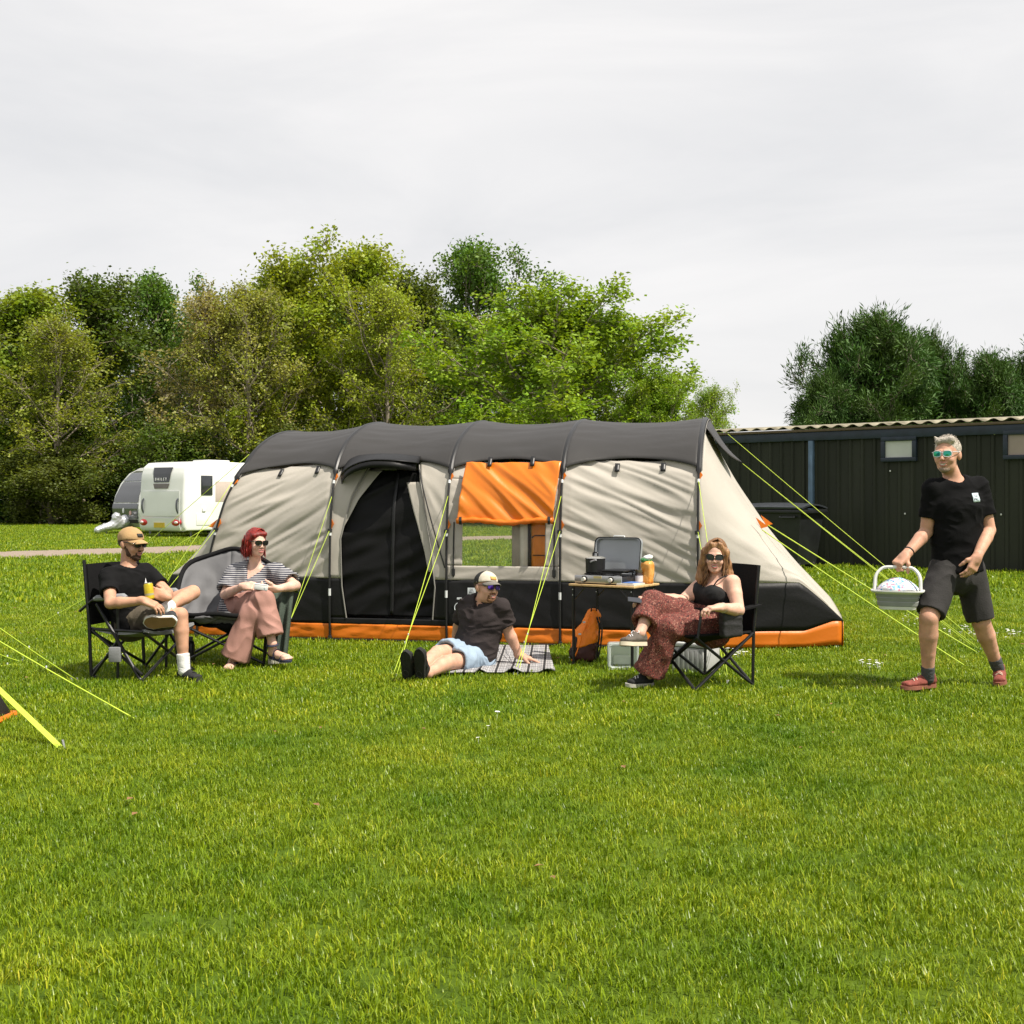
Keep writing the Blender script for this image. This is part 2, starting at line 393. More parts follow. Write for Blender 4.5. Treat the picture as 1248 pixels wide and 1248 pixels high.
# ---------------------------------------------------------------- trees
BARK = M('bark', (.16, .13, .095), .9, scale=4, bump=.6, bscale=14, col2=(.34, .29, .23), stretch=(1, 1, .3))
LEAF = leaf_material('leaf_blade'); NEEDLE = leaf_material('conifer_spray', .6, .12)
def leaf_quads(C, D, U, Ln, W, bend=0.25):
    "C centres, D leaf directions, U rough normals"
    D = D / (np.linalg.norm(D, axis=1, keepdims=True) + 1e-9); S = np.cross(D, U); S /= (np.linalg.norm(S, axis=1, keepdims=True) + 1e-9); N = np.cross(S, D)
    Ln = Ln[:, None]; W = W[:, None]
    V = np.stack([C, C + D * Ln * .45 + S * W - N * Ln * bend * .3, C + D * Ln - N * Ln * bend, C + D * Ln * .45 - S * W - N * Ln * bend * .3], 1).reshape(-1, 3)
    return V, np.arange(len(V)).reshape(-1, 4)
def gen_tree(seed, H, R, r0, nmain=20, nsec=7, ntw=5, nleaf=30, lsz=.22, base=.14, widest=.45, spread=.38, needle=False, up=.5):
    rg = np.random.RandomState(seed); T = MB(); pts = []; dirs = []
    def wob(n, a): return np.cumsum(rg.normal(0, a, (n, 3)), 0)
    n = 9; tr = np.stack([np.zeros(n), np.zeros(n), np.linspace(-.15, .93 * H, n)], 1) + wob(n, .10) * np.linspace(0, 1, n)[:, None] * [1, 1, 0]
    T.tube(tr, list(np.linspace(r0, r0 * .18, n)), 9)
    T.tube([tr[0] - [0, 0, .02], tr[0] + [0, 0, .5]], [r0 * 1.45, r0 * .95], 9)
    def tube_(p, r, s): T.tube(p, r, s, caps=False)
    az = rg.uniform(0, 6.28)
    for i in range(nmain):
        hz = base + (1 - base) * ((i + .5) / nmain) ** .95; az += 2.4 + rg.uniform(-.4, .4)
        k = min(hz * .93 * H / (0.93 * H) * (n - 1), n - 1.001); a = int(k); b0 = tr[a] + (tr[a + 1] - tr[a]) * (k - a)
        prof = math.sin(math.pi * min(1, max(0.06, (hz - base * .5) / (1 - base * .5))) ** (math.log(.5) / math.log(widest))) ** .7
        ln = R * max(.22, prof) * rg.uniform(.62, 1.3); el = R_(15 + 55 * hz + rg.uniform(-10, 10))
        d = np.array([math.cos(az) * math.cos(el), math.sin(az) * math.cos(el), math.sin(el)])
        m = 6; s = np.linspace(0, 1, m)[:, None]; bp = b0 + d * ln * s + np.array([0, 0, up * ln * .35]) * s ** 2 + wob(m, ln * .035)
        rr = r0 * .40 * (1 - .45 * hz); tube_(bp, list(np.linspace(rr, rr * .2, m)), 6)
        for j in range(nsec):
            t = .25 + .75 * (j + rg.uniform(0, 1)) / nsec; q = bp[0] + (bp[-1] - bp[0]) * t + np.array([0, 0, up * ln * .35]) * (t * t - t)
            d2 = d + rg.normal(0, .65, 3); d2[2] += .12; d2 /= np.linalg.norm(d2); l2 = ln * rg.uniform(.22, .42) * (1.2 - .5 * t) + .3
            p2 = [q, q + d2 * l2 * .5 + rg.normal(0, .06, 3), q + d2 * l2 + np.array([0, 0, .1 * l2])]; tube_(p2, [rr * .3, rr * .2, rr * .08], 5)
            for w in range(ntw):
                t2 = .3 + .7 * (w + rg.uniform(0, 1)) / ntw; c = q + d2 * l2 * t2; d3 = d2 + rg.normal(0, .7, 3); d3[2] += .15; d3 /= np.linalg.norm(d3)
                l3 = rg.uniform(.35, .8) * (R / 4.) ** .5; e = c + d3 * l3; T.tube([c, e], [rr * .14 + .010, .008], 3, caps=False)
                for x in range(3): pts.append(c + d3 * l3 * (.35 + .35 * x)); dirs.append(d3)
    pts = np.array(pts); dirs = np.array(dirs); rep = max(1, nleaf // 3)
    C = np.repeat(pts, rep, 0); D = np.repeat(dirs, rep, 0); N_ = len(C)
    if needle:
        C = C + rg.normal(0, spread * .6, (N_, 3)); D = D + rg.normal(0, .45, (N_, 3)) + np.array([0, 0, .25]); U = rg.normal(0, .7, (N_, 3)) + [0, 0, .6]
        V, F = leaf_quads(C, D, U, rg.uniform(.6, 1.3, N_) * lsz * 1.5, rg.uniform(.6, 1.2, N_) * lsz * .15, .3)
    else:
        C = C + rg.normal(0, spread * .62, (N_, 3)); D = D * .5 + rg.normal(0, .8, (N_, 3)) - np.array([0, 0, .15]); U = rg.normal(0, .6, (N_, 3)) + [0, 0, .75]
        V, F = leaf_quads(C, D, U, rg.uniform(.6, 1.35, N_) * lsz, rg.uniform(.6, 1.25, N_) * lsz * .36)
    return T, V, F
PROTO = {}
def tree(kind, name, loc, H, R, col, label, cat='tree', group=None, rot=0.0):
    if kind not in PROTO:
        kw = dict(TREE_KINDS[kind]); T, V, F = gen_tree(**kw); kw['H'] = float(np.percentile(V[:, 2], 99.6)); kw['R'] = float(np.percentile(np.hypot(V[:, 0], V[:, 1]), 96))
        root = thing(name, (0, 0, 0), label, cat, group)
        tk = T.build('trunk', BARK, root, True); cr = mk('crown', V, F, NEEDLE if kw.get('needle') else LEAF, root, False)
        PROTO[kind] = (root, tk, cr, kw); r, k2, c2 = root, tk, cr
    else:
        root, tk, cr, kw = PROTO[kind]; r = root.copy(); COL.objects.link(r); k2 = tk.copy(); c2 = cr.copy()
        for q in (k2, c2): COL.objects.link(q); q.parent = r
        r.name = name
    kw = PROTO[kind][3]
    r.location = loc; r.rotation_euler = (0, 0, rot); r.scale = (R / kw['R'], R / kw['R'], H / kw['H']); c2.color = tuple(col) + (1,)
    props(r, label, cat)
    if group: r['group'] = group
    elif 'group' in r: del r['group']
    return r
TREE_KINDS = {
 'a': dict(seed=11, H=14, R=4.6, r0=.26, nmain=24, nsec=8, ntw=6, nleaf=24, lsz=.20, spread=.42),
 'b': dict(seed=23, H=14, R=4.2, r0=.24, nmain=26, nsec=7, ntw=5, nleaf=27, lsz=.20, base=.1, widest=.42, spread=.42),
 'c': dict(seed=37, H=12, R=6.2, r0=.32, nmain=26, nsec=10, ntw=6, nleaf=33, lsz=.20, base=.08, widest=.42, spread=.32),
 'sparse': dict(seed=41, H=13, R=4.0, r0=.2, nmain=26, nsec=9, ntw=5, nleaf=15, lsz=.16, base=.12, spread=.3),
 'bush': dict(seed=53, H=4.6, R=2.8, r0=.12, nmain=22, nsec=6, ntw=5, nleaf=54, lsz=.16, base=.02, widest=.35, spread=.4),
 'conifer': dict(seed=61, H=6.5, R=2.3, r0=.2, nmain=44, nsec=9, ntw=6, nleaf=45, lsz=.15, base=.04, widest=.36, spread=.22, needle=True, up=1.0),
 'conifer2': dict(seed=67, H=6.5, R=2.2, r0=.2, nmain=44, nsec=9, ntw=6, nleaf=45, lsz=.15, base=.04, widest=.34, spread=.22, needle=True, up=1.1),
}
def at_top(px, py, Y): return P(px, py, Y)
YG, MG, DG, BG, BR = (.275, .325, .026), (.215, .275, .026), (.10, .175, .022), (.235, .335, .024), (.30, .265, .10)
TL = [  # kind, px, top py, Y, half width px, colour, label
 ('b', -45, 350, 66, 85, MG, 'mid green leafy tree at the outer end of the tree belt'),
 ('a', 35, 338, 66, 88, MG, 'mid green broadleaf tree above the striped bollard'),
 ('b', 122, 322, 68, 82, (.085, .125, .015), 'broad green tree with yellowish middle behind the dark-fronted caravan'),
 ('a', 190, 322, 75, 55, DG, 'dark green tree with loose feathery top behind the white caravan'),
 ('sparse', 262, 345, 64, 70, BR, 'thinly leaved brownish tree with bare grey twigs'),
 ('b', 345, 300, 66, 80, YG, 'yellow green tree with open airy top above the first tent hoop'),
 ('a', 437, 284, 68, 76, YG, 'tallest yellow green tree behind the tent doorway'),
 ('b', 508, 318, 70, 66, (.095, .125, .016), 'olive green tree crowded between two taller trees behind the doorway'),
 ('a', 578, 284, 75, 66, DG, 'dark green tree with a ragged pointed top behind the orange blind'),
 ('c', 668, 335, 60, 128, BG, 'big bright green round-headed tree behind the tent roof'),
 ('sparse', 742, 368, 63, 70, BG, 'bright green tree with bare twigs poking from its crown'),
  ('c', 806, 436, 58, 60, BG, 'smaller bright green tree at the thin end of the tree belt'),
 ('sparse', 300, 330, 62, 62, (.27, .28, .05), 'pale thin tree with many bare branches beside the brownish tree'),
 ('sparse', 470, 330, 63, 62, YG, 'open yellowish tree with pale branches behind the tent doorway'),
 ('sparse', 70, 372, 61, 66, (.24, .27, .03), 'open yellow green tree with pale forked branches by the fence posts'),
]
for i, (k, px, py, Y, hw, col, lab) in enumerate(TL):
    b = P(px, 607, Y); H = P(px, py + 15, Y).z; tree(k, 'broadleaf_tree', (b.x, Y, 0), H, hw / FPX * Y * 1.28, col, lab, 'tree', None, i * 1.3)
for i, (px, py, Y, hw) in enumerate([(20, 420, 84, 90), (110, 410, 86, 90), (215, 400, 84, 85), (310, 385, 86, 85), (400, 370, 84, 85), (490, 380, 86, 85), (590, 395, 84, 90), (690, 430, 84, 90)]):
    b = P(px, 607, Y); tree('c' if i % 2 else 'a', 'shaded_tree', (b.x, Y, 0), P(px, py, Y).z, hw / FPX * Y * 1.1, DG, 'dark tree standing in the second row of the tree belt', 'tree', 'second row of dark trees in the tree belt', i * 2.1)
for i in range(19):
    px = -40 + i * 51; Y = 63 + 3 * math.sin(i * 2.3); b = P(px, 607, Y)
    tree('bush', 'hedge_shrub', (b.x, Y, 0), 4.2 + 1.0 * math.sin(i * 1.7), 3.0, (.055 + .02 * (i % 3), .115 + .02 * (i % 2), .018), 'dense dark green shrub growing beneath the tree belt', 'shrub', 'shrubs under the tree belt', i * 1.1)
tree('sparse', 'leafy_sapling', (P(866, 607, 50).x, 50, 0), P(866, 470, 50).z, 1.35, BG, 'small bright sapling showing above the tent beside the shed roof', 'tree', None, .4)
CD = (.062, .118, .020)
for (px, py, Y, hw, kd, lab) in [(1062, 380, 33, 88, 'conifer', 'large dark green conifer rising behind the shed roof'), (1128, 402, 35, 60, 'conifer2', 'dark conifer with stepped top between two larger conifers'),
        (1010, 448, 32, 50, 'conifer2', 'low bushy conifer where the row behind the shed begins'), (1205, 428, 34, 62, 'conifer', 'dark conifer over the small brown shed window'), (1275, 405, 34, 70, 'conifer2', 'tall dark conifer at the outer end of the conifer row')]:
    b = P(px, 607, Y); tree(kd, 'conifer_tree', (b.x, Y, 0), P(px, py + 10, Y).z, hw / FPX * Y * .98, CD, lab, 'tree', None, px * .7)

# wooden fence posts and a small bollard in front of the shrubs
WOODG = M('weathered_wood', (.16, .13, .09), .9, scale=20, bump=.4, col2=(.26, .22, .16))
for (px, top, bot) in [(33, 610, 634), (50, 612, 634), (101, 609, 634), (158, 611, 633), (420, 610, 634)]:
    Y = 61.; b = P(px, 607, Y); m = MB(); m.tube([(b.x, Y, -.1), (b.x + .02, Y, .6), (b.x + .05, Y, P(px, top, Y).z)], [.085, .08, .075], 7); m.tube([(b.x + .05, Y, P(px, top, Y).z - .001), (b.x + .05, Y, P(px, top, Y).z + .03)], [.075, .03], 7)
    props(m.build('fence_post', WOODG, None), 'weathered wooden fence post in front of the dark shrubs', 'post', 'fence posts along the tree belt')
b = GP(3.5, 634.5); t = thing('bollard', b, 'black and yellow striped bollard with a white cap by the shrubs', 'bollard')
m = MB(); m.tube([b, b + Vector((0, 0, .7))], .16, 12); m.build('post', M('bollard_black', (.015, .015, .015), .5), t)
for z in (.14, .42): MB().tube([b + Vector((0, 0, z)), b + Vector((0, 0, z + .13))], .165, 12).build('stripe', M('bollard_yellow', (.55, .40, .08), .5), t)
MB().lathe([(.14, .7), (.15, .8), (.14, 1.0), (.08, 1.08), (0, 1.1)], b).build('cap', M('bollard_white', (.75, .75, .75), .4), t)

# ---------------------------------------------------------------- shed
A_, B_ = Vector((9.17, 21.4, 0)), Vector((4.62, 25.3, 0)); wd = (A_ - B_).normalized(); wn_ = Vector((wd.y, -wd.x, 0))    # outward normal, to the camera
S0 = B_ - wd * 2.0; SL = 12.0; EAVE = 2.70; XA = Vector((0, 0, 1))
shed = thing('shed', S0, 'long dark green shed clad in ribbed metal with a corrugated roof', 'shed')
CLAD = M('dark_green_cladding', (.011, .013, .008), .6, scale=1.2, bump=.08, bscale=8, spec=.25, col2=(.030, .033, .022), stretch=(1, 1, .25))
NAVY = M('navy_trim', (.017, .026, .042), .5, var=.25, scale=6); BLUEP = M('blue_post_paint', (.085, .14, .21), .5, var=.2, scale=5)
CREAM = M('corrugated_sheet', (.12, .105, .07), .9, scale=3, bump=.2, col2=(.34, .31, .225))
def wp(s, z, off=0.0): return S0 + wd * s + wn_ * off + Vector((0, 0, z))
# one ribbed sheet, shared by every panel
def rib_profile():
    out = []; x = 0
    for k in range(4):
        out += [(x, 0), (x + .155, 0), (x + .180, .032), (x + .222, .032), (x + .247, 0)]; x += .25
    out.append((.998, 0)); return out
pv = MB(); rp_ = rib_profile(); G2 = np.array([[tuple(wd * s + wn_ * o + Vector((0, 0, z))) for (s, o) in rp_] for z in (.0, EAVE - .02)]); pv.grid(G2, .004)
first = None
for i in range(int(SL)):
    if first is None:
        o = pv.build('cladding_panel', CLAD, None, 'auto'); first = o
    else: o = first.copy(); COL.objects.link(o)
    o.parent = shed; o.location = wd * i + Vector((0, 0, .03)) + wn_ * (0.003 * (i % 2))
MB().box(wp(SL / 2, EAVE / 2, -.06), (SL, .06, EAVE - .1), Matrix(((wd.x, -wn_.x, 0), (wd.y, -wn_.y, 0), (0, 0, 1)))).build('backing_wall', M('shed_inner', (.02, .02, .02), .9), shed)
RW = Matrix(((wd.x, -wn_.x, 0), (wd.y, -wn_.y, 0), (0, 0, 1)))
MB().box(wp(SL / 2, EAVE - .12, .06), (SL, .05, .17), RW, .006).build('fascia_beam', NAVY, shed)
MB().box(wp(SL / 2, EAVE - .005, .09), (SL, .06, .05), RW, .006).build('eaves_trim', M('eaves_brown', (.10, .07, .04), .7), shed)
ps = None
for (px, sgn) in [(991, 1)]:
    k = (px - CX) / FPX; s = (k * S0.y - S0.x) / (wd.x - k * wd.y); MB().box(wp(s, EAVE / 2 - .1, .075), (.10, .10, EAVE - .22), RW, .012).build('corner_post', BLUEP, shed)
# corrugated roof
nr = int(SL / .30); RG = []
for j in range(9):
    row = []
    for i in range(nr * 8 + 1):
        s = i * .30 / 8; ph = (i % 8) / 8 * 2 * math.pi; row.append(tuple(wp(s, EAVE + .056 + .027 * math.cos(ph) + j * .5 * .07, .13 - j * .5)))
    RG.append(row)
MB().grid(np.array(RG), .006).build('roof', CREAM, shed, True)
for e in (0, SL): MB().box(wp(e, EAVE / 2, -2.0) + wd * (.02 if e == 0 else -.02), (.04, 3.9, EAVE), RW).build('end_wall', CLAD, shed)
MB().box(wp(SL / 2, EAVE / 2, -3.95), (SL, .04, EAVE + .1), RW).build('rear_wall', CLAD, shed)
def wall_px(px): k = (px - CX) / FPX; return (k * S0.y - S0.x) / (wd.x - k * wd.y)
for (x0, x1, y0, y1, col, nm) in [(1078, 1116, 535, 560, (.50, .52, .48), 'pale'), (1227, 1268, 527, 557, (.30, .24, .20), 'brownish')]:
    s0, s1 = wall_px(x0), wall_px(x1); Yc = wp((s0 + s1) / 2, 0).y; z1, z0 = P(0, y0, Yc).z, P(0, y1, Yc).z; w, h = s1 - s0, z1 - z0; c = wp((s0 + s1) / 2, (z0 + z1) / 2, .05)
    fr = MB()
    for (dx, dz, ww, hh) in [(0, h / 2, w + .08, .08), (0, -h / 2, w + .08, .08), (-w / 2, 0, .08, h - .081), (w / 2, 0, .08, h - .081)]: fr.box(c + wd * dx + Vector((0, 0, dz)), (ww, .09, hh), RW, .008)
    wo = fr.build('window', NAVY, shed); wo['label'] = 'navy framed shed window with %s frosted pane' % nm
    MB().box(c - wn_ * .005, (w - .06, .012, h - .06), RW).build('pane', M('frosted_' + nm, col, .25, var=.08, scale=3), wo)
# pale flecks where the cladding paint is chipped
for (px, py) in [(1104, 626), (1221, 627), (1148, 526), (1180, 522), (1086, 574), (1213, 529)]:
    s = wall_px(px); Yc = wp(s, 0).y; MB().box(wp(s, P(0, py, Yc).z, .042), (.03, .012, .03), RW, .004).build('rivet_washer', M('washer_white', (.6, .6, .58), .5), shed)
# big black bin in front of the shed
c = GP(951, 693); bn = thing('waste_bin', c, 'large black lidded waste bin standing against the dark shed', 'bin')
BK = M('bin_plastic', (.012, .013, .014), .45, var=.3, scale=4); m = MB(); w, d = 1.35, .95
prof = [(.80, .10), (.90, .6), (.98, 1.08)]
vv = []; ff = []
for (sc, z) in prof:
    for (a, bb) in [(-1, -1), (1, -1), (1, 1), (-1, 1)]: vv.append(c + wd * (a * w / 2 * sc) + wn_ * (-bb * d / 2 * sc) + Vector((0, 0, z)))
for i in range(2):
    for k in range(4): ff.append((i * 4 + k, i * 4 + (k + 1) % 4, i * 4 + 4 + (k + 1) % 4, i * 4 + 4 + k))
ff += [(3, 2, 1, 0), (8, 9, 10, 11)]
m.add(vv, ff); m.box(c + Vector((0, 0, 1.09)), (w + .1, d + .08, .07), RW, .015); m.build('body', BK, bn)
m = MB(); Gd = [[tuple(c + wd * ((w + .08) * (i / 12 - .5)) + wn_ * ((d + .08) * (.5 - j / 6)) + Vector((0, 0, 1.135 + .12 * math.sin(math.pi * min(1, j / 6 * .8 + .1)) * (1 - .2 * (2 * i / 12 - 1) ** 2)))) for i in range(13)] for j in range(7)]
m.grid(np.array(Gd)[::-1], .03); m.build('lid', M('bin_lid', (.03, .034, .04), .4, var=.2), bn)
for k in (-1, 1):
    for q in (-1, 1): MB().lathe([(0, -.03), (.09, -.03), (.1, 0), (.09, .03), (0, .03)], c + wd * (k * w * .34) + wn_ * (q * d * .3) + Vector((0, 0, .1)), wn_).build('wheel', M('bin_rubber', (.02, .02, .02), .8), bn)
MB().tube([c + wd * (w * .2) + wn_ * (d * .5 + .0) + Vector((0, 0, 1.0)), c + wd * (w * .2) + wn_ * (d * .5 + .07) + Vector((0, 0, .98)), c + wd * (w * .42) + wn_ * (d * .5 + .07) + Vector((0, 0, .98)), c + wd * (w * .42) + wn_ * (d * .5) + Vector((0, 0, 1.0))], .018, 8).build('handle', BK, bn)

# ---------------------------------------------------------------- text
def text_geo(body, size):
    cu = bpy.data.curves.new('t', 'FONT'); cu.body = body; cu.size = size; cu.align_x = 'CENTER'; cu.align_y = 'CENTER'; cu.extrude = size * .02; cu.resolution_u = 3
    o = bpy.data.objects.new('t', cu); COL.objects.link(o); dg = bpy.context.evaluated_depsgraph_get(); me = o.evaluated_get(dg).to_mesh()
    V = [v.co.copy() for v in me.vertices]; F = [tuple(p.vertices) for p in me.polygons]
    o.evaluated_get(dg).to_mesh_clear(); bpy.data.objects.remove(o); bpy.data.curves.remove(cu); return V, F
def text_on(body, size, c, right, up, mat, parent, name='lettering', sx=1.0):
    V, F = text_geo(body, size); r, u = Vector(right).normalized(), Vector(up).normalized(); n = r.cross(u); c = Vector(c)
    return mk(name, [c + r * (v.x * sx) + u * v.y + n * v.z for v in V], F, mat, parent, False)

# ---------------------------------------------------------------- caravans
WH = M('caravan_white', (.74, .75, .73), .22, var=.03, scale=2, coat=.4); DKG = M('caravan_glass', (.025, .028, .032), .08, var=.2, scale=2, coat=.6)
GREY = M('caravan_grey', (.055, .06, .07), .2, var=.15, scale=2, coat=.5); RED = M('lamp_red', (.45, .02, .02), .15, coat=.6); PLATE = M('plate_yellow', (.60, .42, .03), .4)
RUB = M('tyre_rubber', (.02, .02, .02), .8); BEIGE = M('caravan_beige', (.50, .42, .37), .3, var=.05); CHR = M('silver_cover', (.55, .56, .58), .35, metal=.6, bump=.5, bscale=9)
def caravan(base, fwd, label, rear):
    "base: ground point below the middle of the end turned to the camera; fwd: direction away along the body"
    f = Vector(fwd).normalized(); s = Vector((f.y, -f.x, 0)); u = Vector((0, 0, 1)); t = thing('caravan', base, label, 'caravan')
    L_, W = 6.4, 1.12
    def q(x, y, z): return base + f * x + s * y + u * (z * 1.05 - .17)
    if rear: prof = [(0.10, .38), (.02, .5), (0, .9), (.02, 1.6), (.07, 2.2), (.16, 2.45), (.34, 2.58), (.7, 2.62), (L_ - .6, 2.62), (L_ - .1, 2.3), (L_, 1.2), (L_ - .1, .4)]
    else: prof = [(.30, .42), (.12, .55), (.04, .85), (.02, 1.1), (.12, 1.5), (.34, 1.95), (.68, 2.32), (1.1, 2.52), (1.6, 2.6), (L_ - .3, 2.6), (L_, 2.2), (L_, .4)]
    pp = []
    for a, b in zip(prof, prof[1:] + prof[:1]):
        for k in range(3): pp.append((a[0] + (b[0] - a[0]) * k / 3, a[1] + (b[1] - a[1]) * k / 3))
    cx, cz = L_ / 2, 1.4
    def ring(y, ins): return [q(cx + (x - cx) * (1 - ins / 3), y, cz + (z - cz) * (1 - ins / 1.2)) for x, z in pp]
    V = []; n = len(pp); F = []
    rings = [(-W, .09), (-W + .012, .045), (-W + .05, .012), (-W + .1, 0), (W - .1, 0), (W - .05, .012), (W - .012, .045), (W, .09)]
    for r in rings: V += ring(*r)
    for i in range(len(rings) - 1):
        for k in range(n): F.append((i * n + k, i * n + (k + 1) % n, (i + 1) * n + (k + 1) % n, (i + 1) * n + k))
    F += [tuple(range(n))[::-1], tuple((len(rings) - 1) * n + k for k in range(n))]
    mk('body', V, F, WH, t, 'auto')
    def xs(z):
        zs = sorted((b, a) for a, b in prof[:9 if not rear else 8]); return float(np.interp(z, [k[0] for k in zs], [k[1] for k in zs]))
    def panel(name, mat, y0, y1, z0, z1, off=.02, taper=0.0, par=None, rnd=.06):
        nz2 = 8; G3 = [[tuple(q(xs(z0 + (z1 - z0) * j / nz2) - off, (y0 + (y1 - y0) * i / 6) * (1 + taper * (j / nz2 - .5)), z0 + (z1 - z0) * j / nz2)) for i in range(7)] for j in range(nz2 + 1)]
        return MB().grid(np.array(G3), -.0001 if False else .015).build(name, mat, par or t)
    def side(name, mat, x0, x1, z0, z1, sg=1, off=.012, bev=.03):
        c = q((x0 + x1) / 2, sg * (W + off / 2), (z0 + z1) / 2); Rm = Matrix(((f.x, s.x, 0), (f.y, s.y, 0), (0, 0, 1)))
        return MB().box(c, (x1 - x0, off, z1 - z0), Rm, min(bev, off * .4)).build(name, mat, t)
    for sg in (-1, 1):
        side('window', DKG, .75, 1.25, 1.52, 2.18, sg, .03); side('window', DKG, 2.3, 4.3, 1.45, 2.1, sg, .03)
        side('stripe', BEIGE, 1.4, 2.2, 1.3, 2.0, sg, .008); side('hatch', WH, .55, 1.2, .55, .95, sg, .015); side('service_socket', M('socket_white', (.8, .8, .8), .4), .8, .95, 1.0, 1.15, sg, .04)
        wc = q(L_ * .55, sg * (W - .08), .476)
        MB().lathe([(0, -.09), (.28, -.09), (.33, -.05), (.33, .05), (.28, .09), (.2, .09), (.19, .07), (0, .07)], wc, s * sg).build('wheel', RUB, t)
        MB().box(q(.6, sg * .8, .36), (.06, .06, .42)).build('corner_steady', M('steel', (.25, .25, .26), .5, metal=.8), t)
    MB().box(q(L_ * .5, 0, .32), (.9, 1.6, .16), Matrix(((f.x, s.x, 0), (f.y, s.y, 0), (0, 0, 1)))).build('chassis', RUB, t)
    MB().box(q(L_ * .35, 0, 2.66), (1.0, .8, .1), Matrix(((f.x, s.x, 0), (f.y, s.y, 0), (0, 0, 1))), .03).build('roof_light', WH, t)
    if rear:
        up_ = panel('rear_window', DKG, -.42, .42, 1.94, 2.42, .02, .25); panel('smoked_strip', M('smoked_brown', (.14, .12, .11), .15), -.36, .36, 1.74, 1.90, .02, .2)
        nrm = -f; text_on('B A I L E Y', .135, q(xs(2.0) - .055, 0, 2.04), s, u + f * .1, M('letter_white', (.8, .8, .8), .4), up_, sx=.98)
        panel('rear_moulding', WH, -.93, .93, .86, 1.66, .012); panel('bumper', WH, -1.0, 1.0, .42, .80, .06)
        for sg in (-1, 1):
            SDFl = MB(); SDFl.lathe([(0, .05), (.10, .04), (.16, 0), (.16, -.04)], q(xs(.66) - .06, sg * .80, .66), -f, 20, 1.45, .82, xdir=s); lm = SDFl.build('tail_light', RED, t)
            MB().lathe([(0, .03), (.04, .025), (.06, 0)], q(xs(.66) - .105, sg * .86, .66), -f, 14, 1.6, .8, xdir=s).build('lens', M('lamp_clear', (.8, .7, .7), .1), lm)
            MB().tube(spline([q(xs(1.4) - .01, sg * .86, 1.42), q(xs(1.3) - .08, sg * .86, 1.33), q(xs(1.1) - .08, sg * .86, 1.1), q(xs(.95) - .01, sg * .86, .95)], 4), .03, 8).build('grab_handle', GREY, t)
        pl = MB().box(q(xs(.6) - .085, 0, .57), (.02, .52, .17), Matrix(((f.x, s.x, 0), (f.y, s.y, 0), (0, 0, 1)))).build('number_plate', PLATE, t)
    else:
        fp = panel('front_window', DKG, -.9, .9, 1.28, 2.0, .02, -.15); panel('front_panel', GREY, -.98, .98, .72, 1.24, .02, .05); panel('front_roof_panel', GREY, -.82, .82, 2.04, 2.4, .02, -.2)
        panel('locker_trim', RUB, -.9, .9, .56, .69, .03)
        MB().lathe([(0, .02), (.09, .015), (.1, 0)], q(xs(1.0) - .035, -.1, 1.0), -f, 16, .6, 1.0, xdir=s).build('badge', M('letter_white', (.8, .8, .8), .4), fp)
        MB().lathe([(0, .02), (.08, .015), (.09, 0)], q(xs(.9) - .035, .45, .92), -f, 16, 1.0, 1.0, xdir=s).build('badge', M('badge_pink', (.6, .35, .33), .4), fp)
        # covered hitch
        S = SDF(); S.rc(q(.1, 0, .62), q(-.75, 0, .42), .26, .13, .05).rc(q(-.75, 0, .42), q(-1.05, 0, .33), .14, .11, .05).ell(q(-.35, .05, .75), (.16, .16, .2), None, .1)
        soft(S, 'hitch_cover', CHR, t, .03, .02, (5, 5, 5)); MB().tube([q(-.7, 0, -.02), q(-.7, 0, .35)], .03, 8).build('jockey_wheel_post', M('steel', (.25, .25, .26), .5, metal=.8), t)
    return t
caravan(Vector(((196 - CX) / FPX * 40.3, 40.3, 0)), (.55, .835, 0), 'white caravan with dark rear window strip and red tail lights, parked beyond the track', True)
caravan(Vector(((152 - CX) / FPX * 44.0, 44.0, 0)), (.72, .69, 0), 'caravan with dark curved front and silver hitch cover, parked behind a white caravan', False)
# ================================================================== TENT
TO = Vector((-1.70, 11.21, 0)); TA = Vector((.977, -.211, 0)).normalized(); TN = Vector((-TA.y, TA.x, 0))
HOOP = [-1.36, 0.0, 1.13, 2.186, 3.41]
half = [(0, 0), (-.012, .35), (-.008, .75), (.012, 1.08), (.06, 1.36), (.17, 1.62), (.37, 1.81), (.68, 1.955), (1.08, 2.06), (1.55, 2.10)]
pr = [Vector((a, b, 0)) for a, b in half] + [Vector((3.1 - a, b, 0)) for a, b in half[-2::-1]]
pl_ = spline(pr, 10); PR = np.array([(p.x, p.y) for p in pl_]); sl = np.concatenate([[0], np.cumsum(np.hypot(*np.diff(PR, axis=0).T))]); sl /= sl[-1]
PN = np.gradient(PR, axis=0); PN = np.stack([-PN[:, 1], PN[:, 0]], 1); PN /= np.linalg.norm(PN, axis=1, keepdims=True)     # outward (front: -v)
iq = np.argmax(PR[:, 1]); 
def qz(z): return float(np.interp(z, PR[:iq + 1, 1], sl[:iq + 1]))
def vz(q): return np.interp(q, sl, PR[:, 0]), np.interp(q, sl, PR[:, 1])
def nrm(q): return np.interp(q, sl, PN[:, 0]), np.interp(q, sl, PN[:, 1])
TOa, TAa, TNa = np.array(TO), np.array(TA), np.array(TN)
def Tw(u, v, z): return TOa + np.multiply.outer(u, TAa) + np.multiply.outer(v, TNa) + np.multiply.outer(z, [0, 0, 1.0])
def T3(u, v, z): return Vector(Tw(u, v, z))
def lean(z): return .40 * np.minimum(1, np.maximum(np.asarray(z), 0) / 1.75) ** 1.3
def drop(z): return .08 * np.clip((np.asarray(z) - 1.30) / .45, 0, 1)        # the end hoop is a little lower
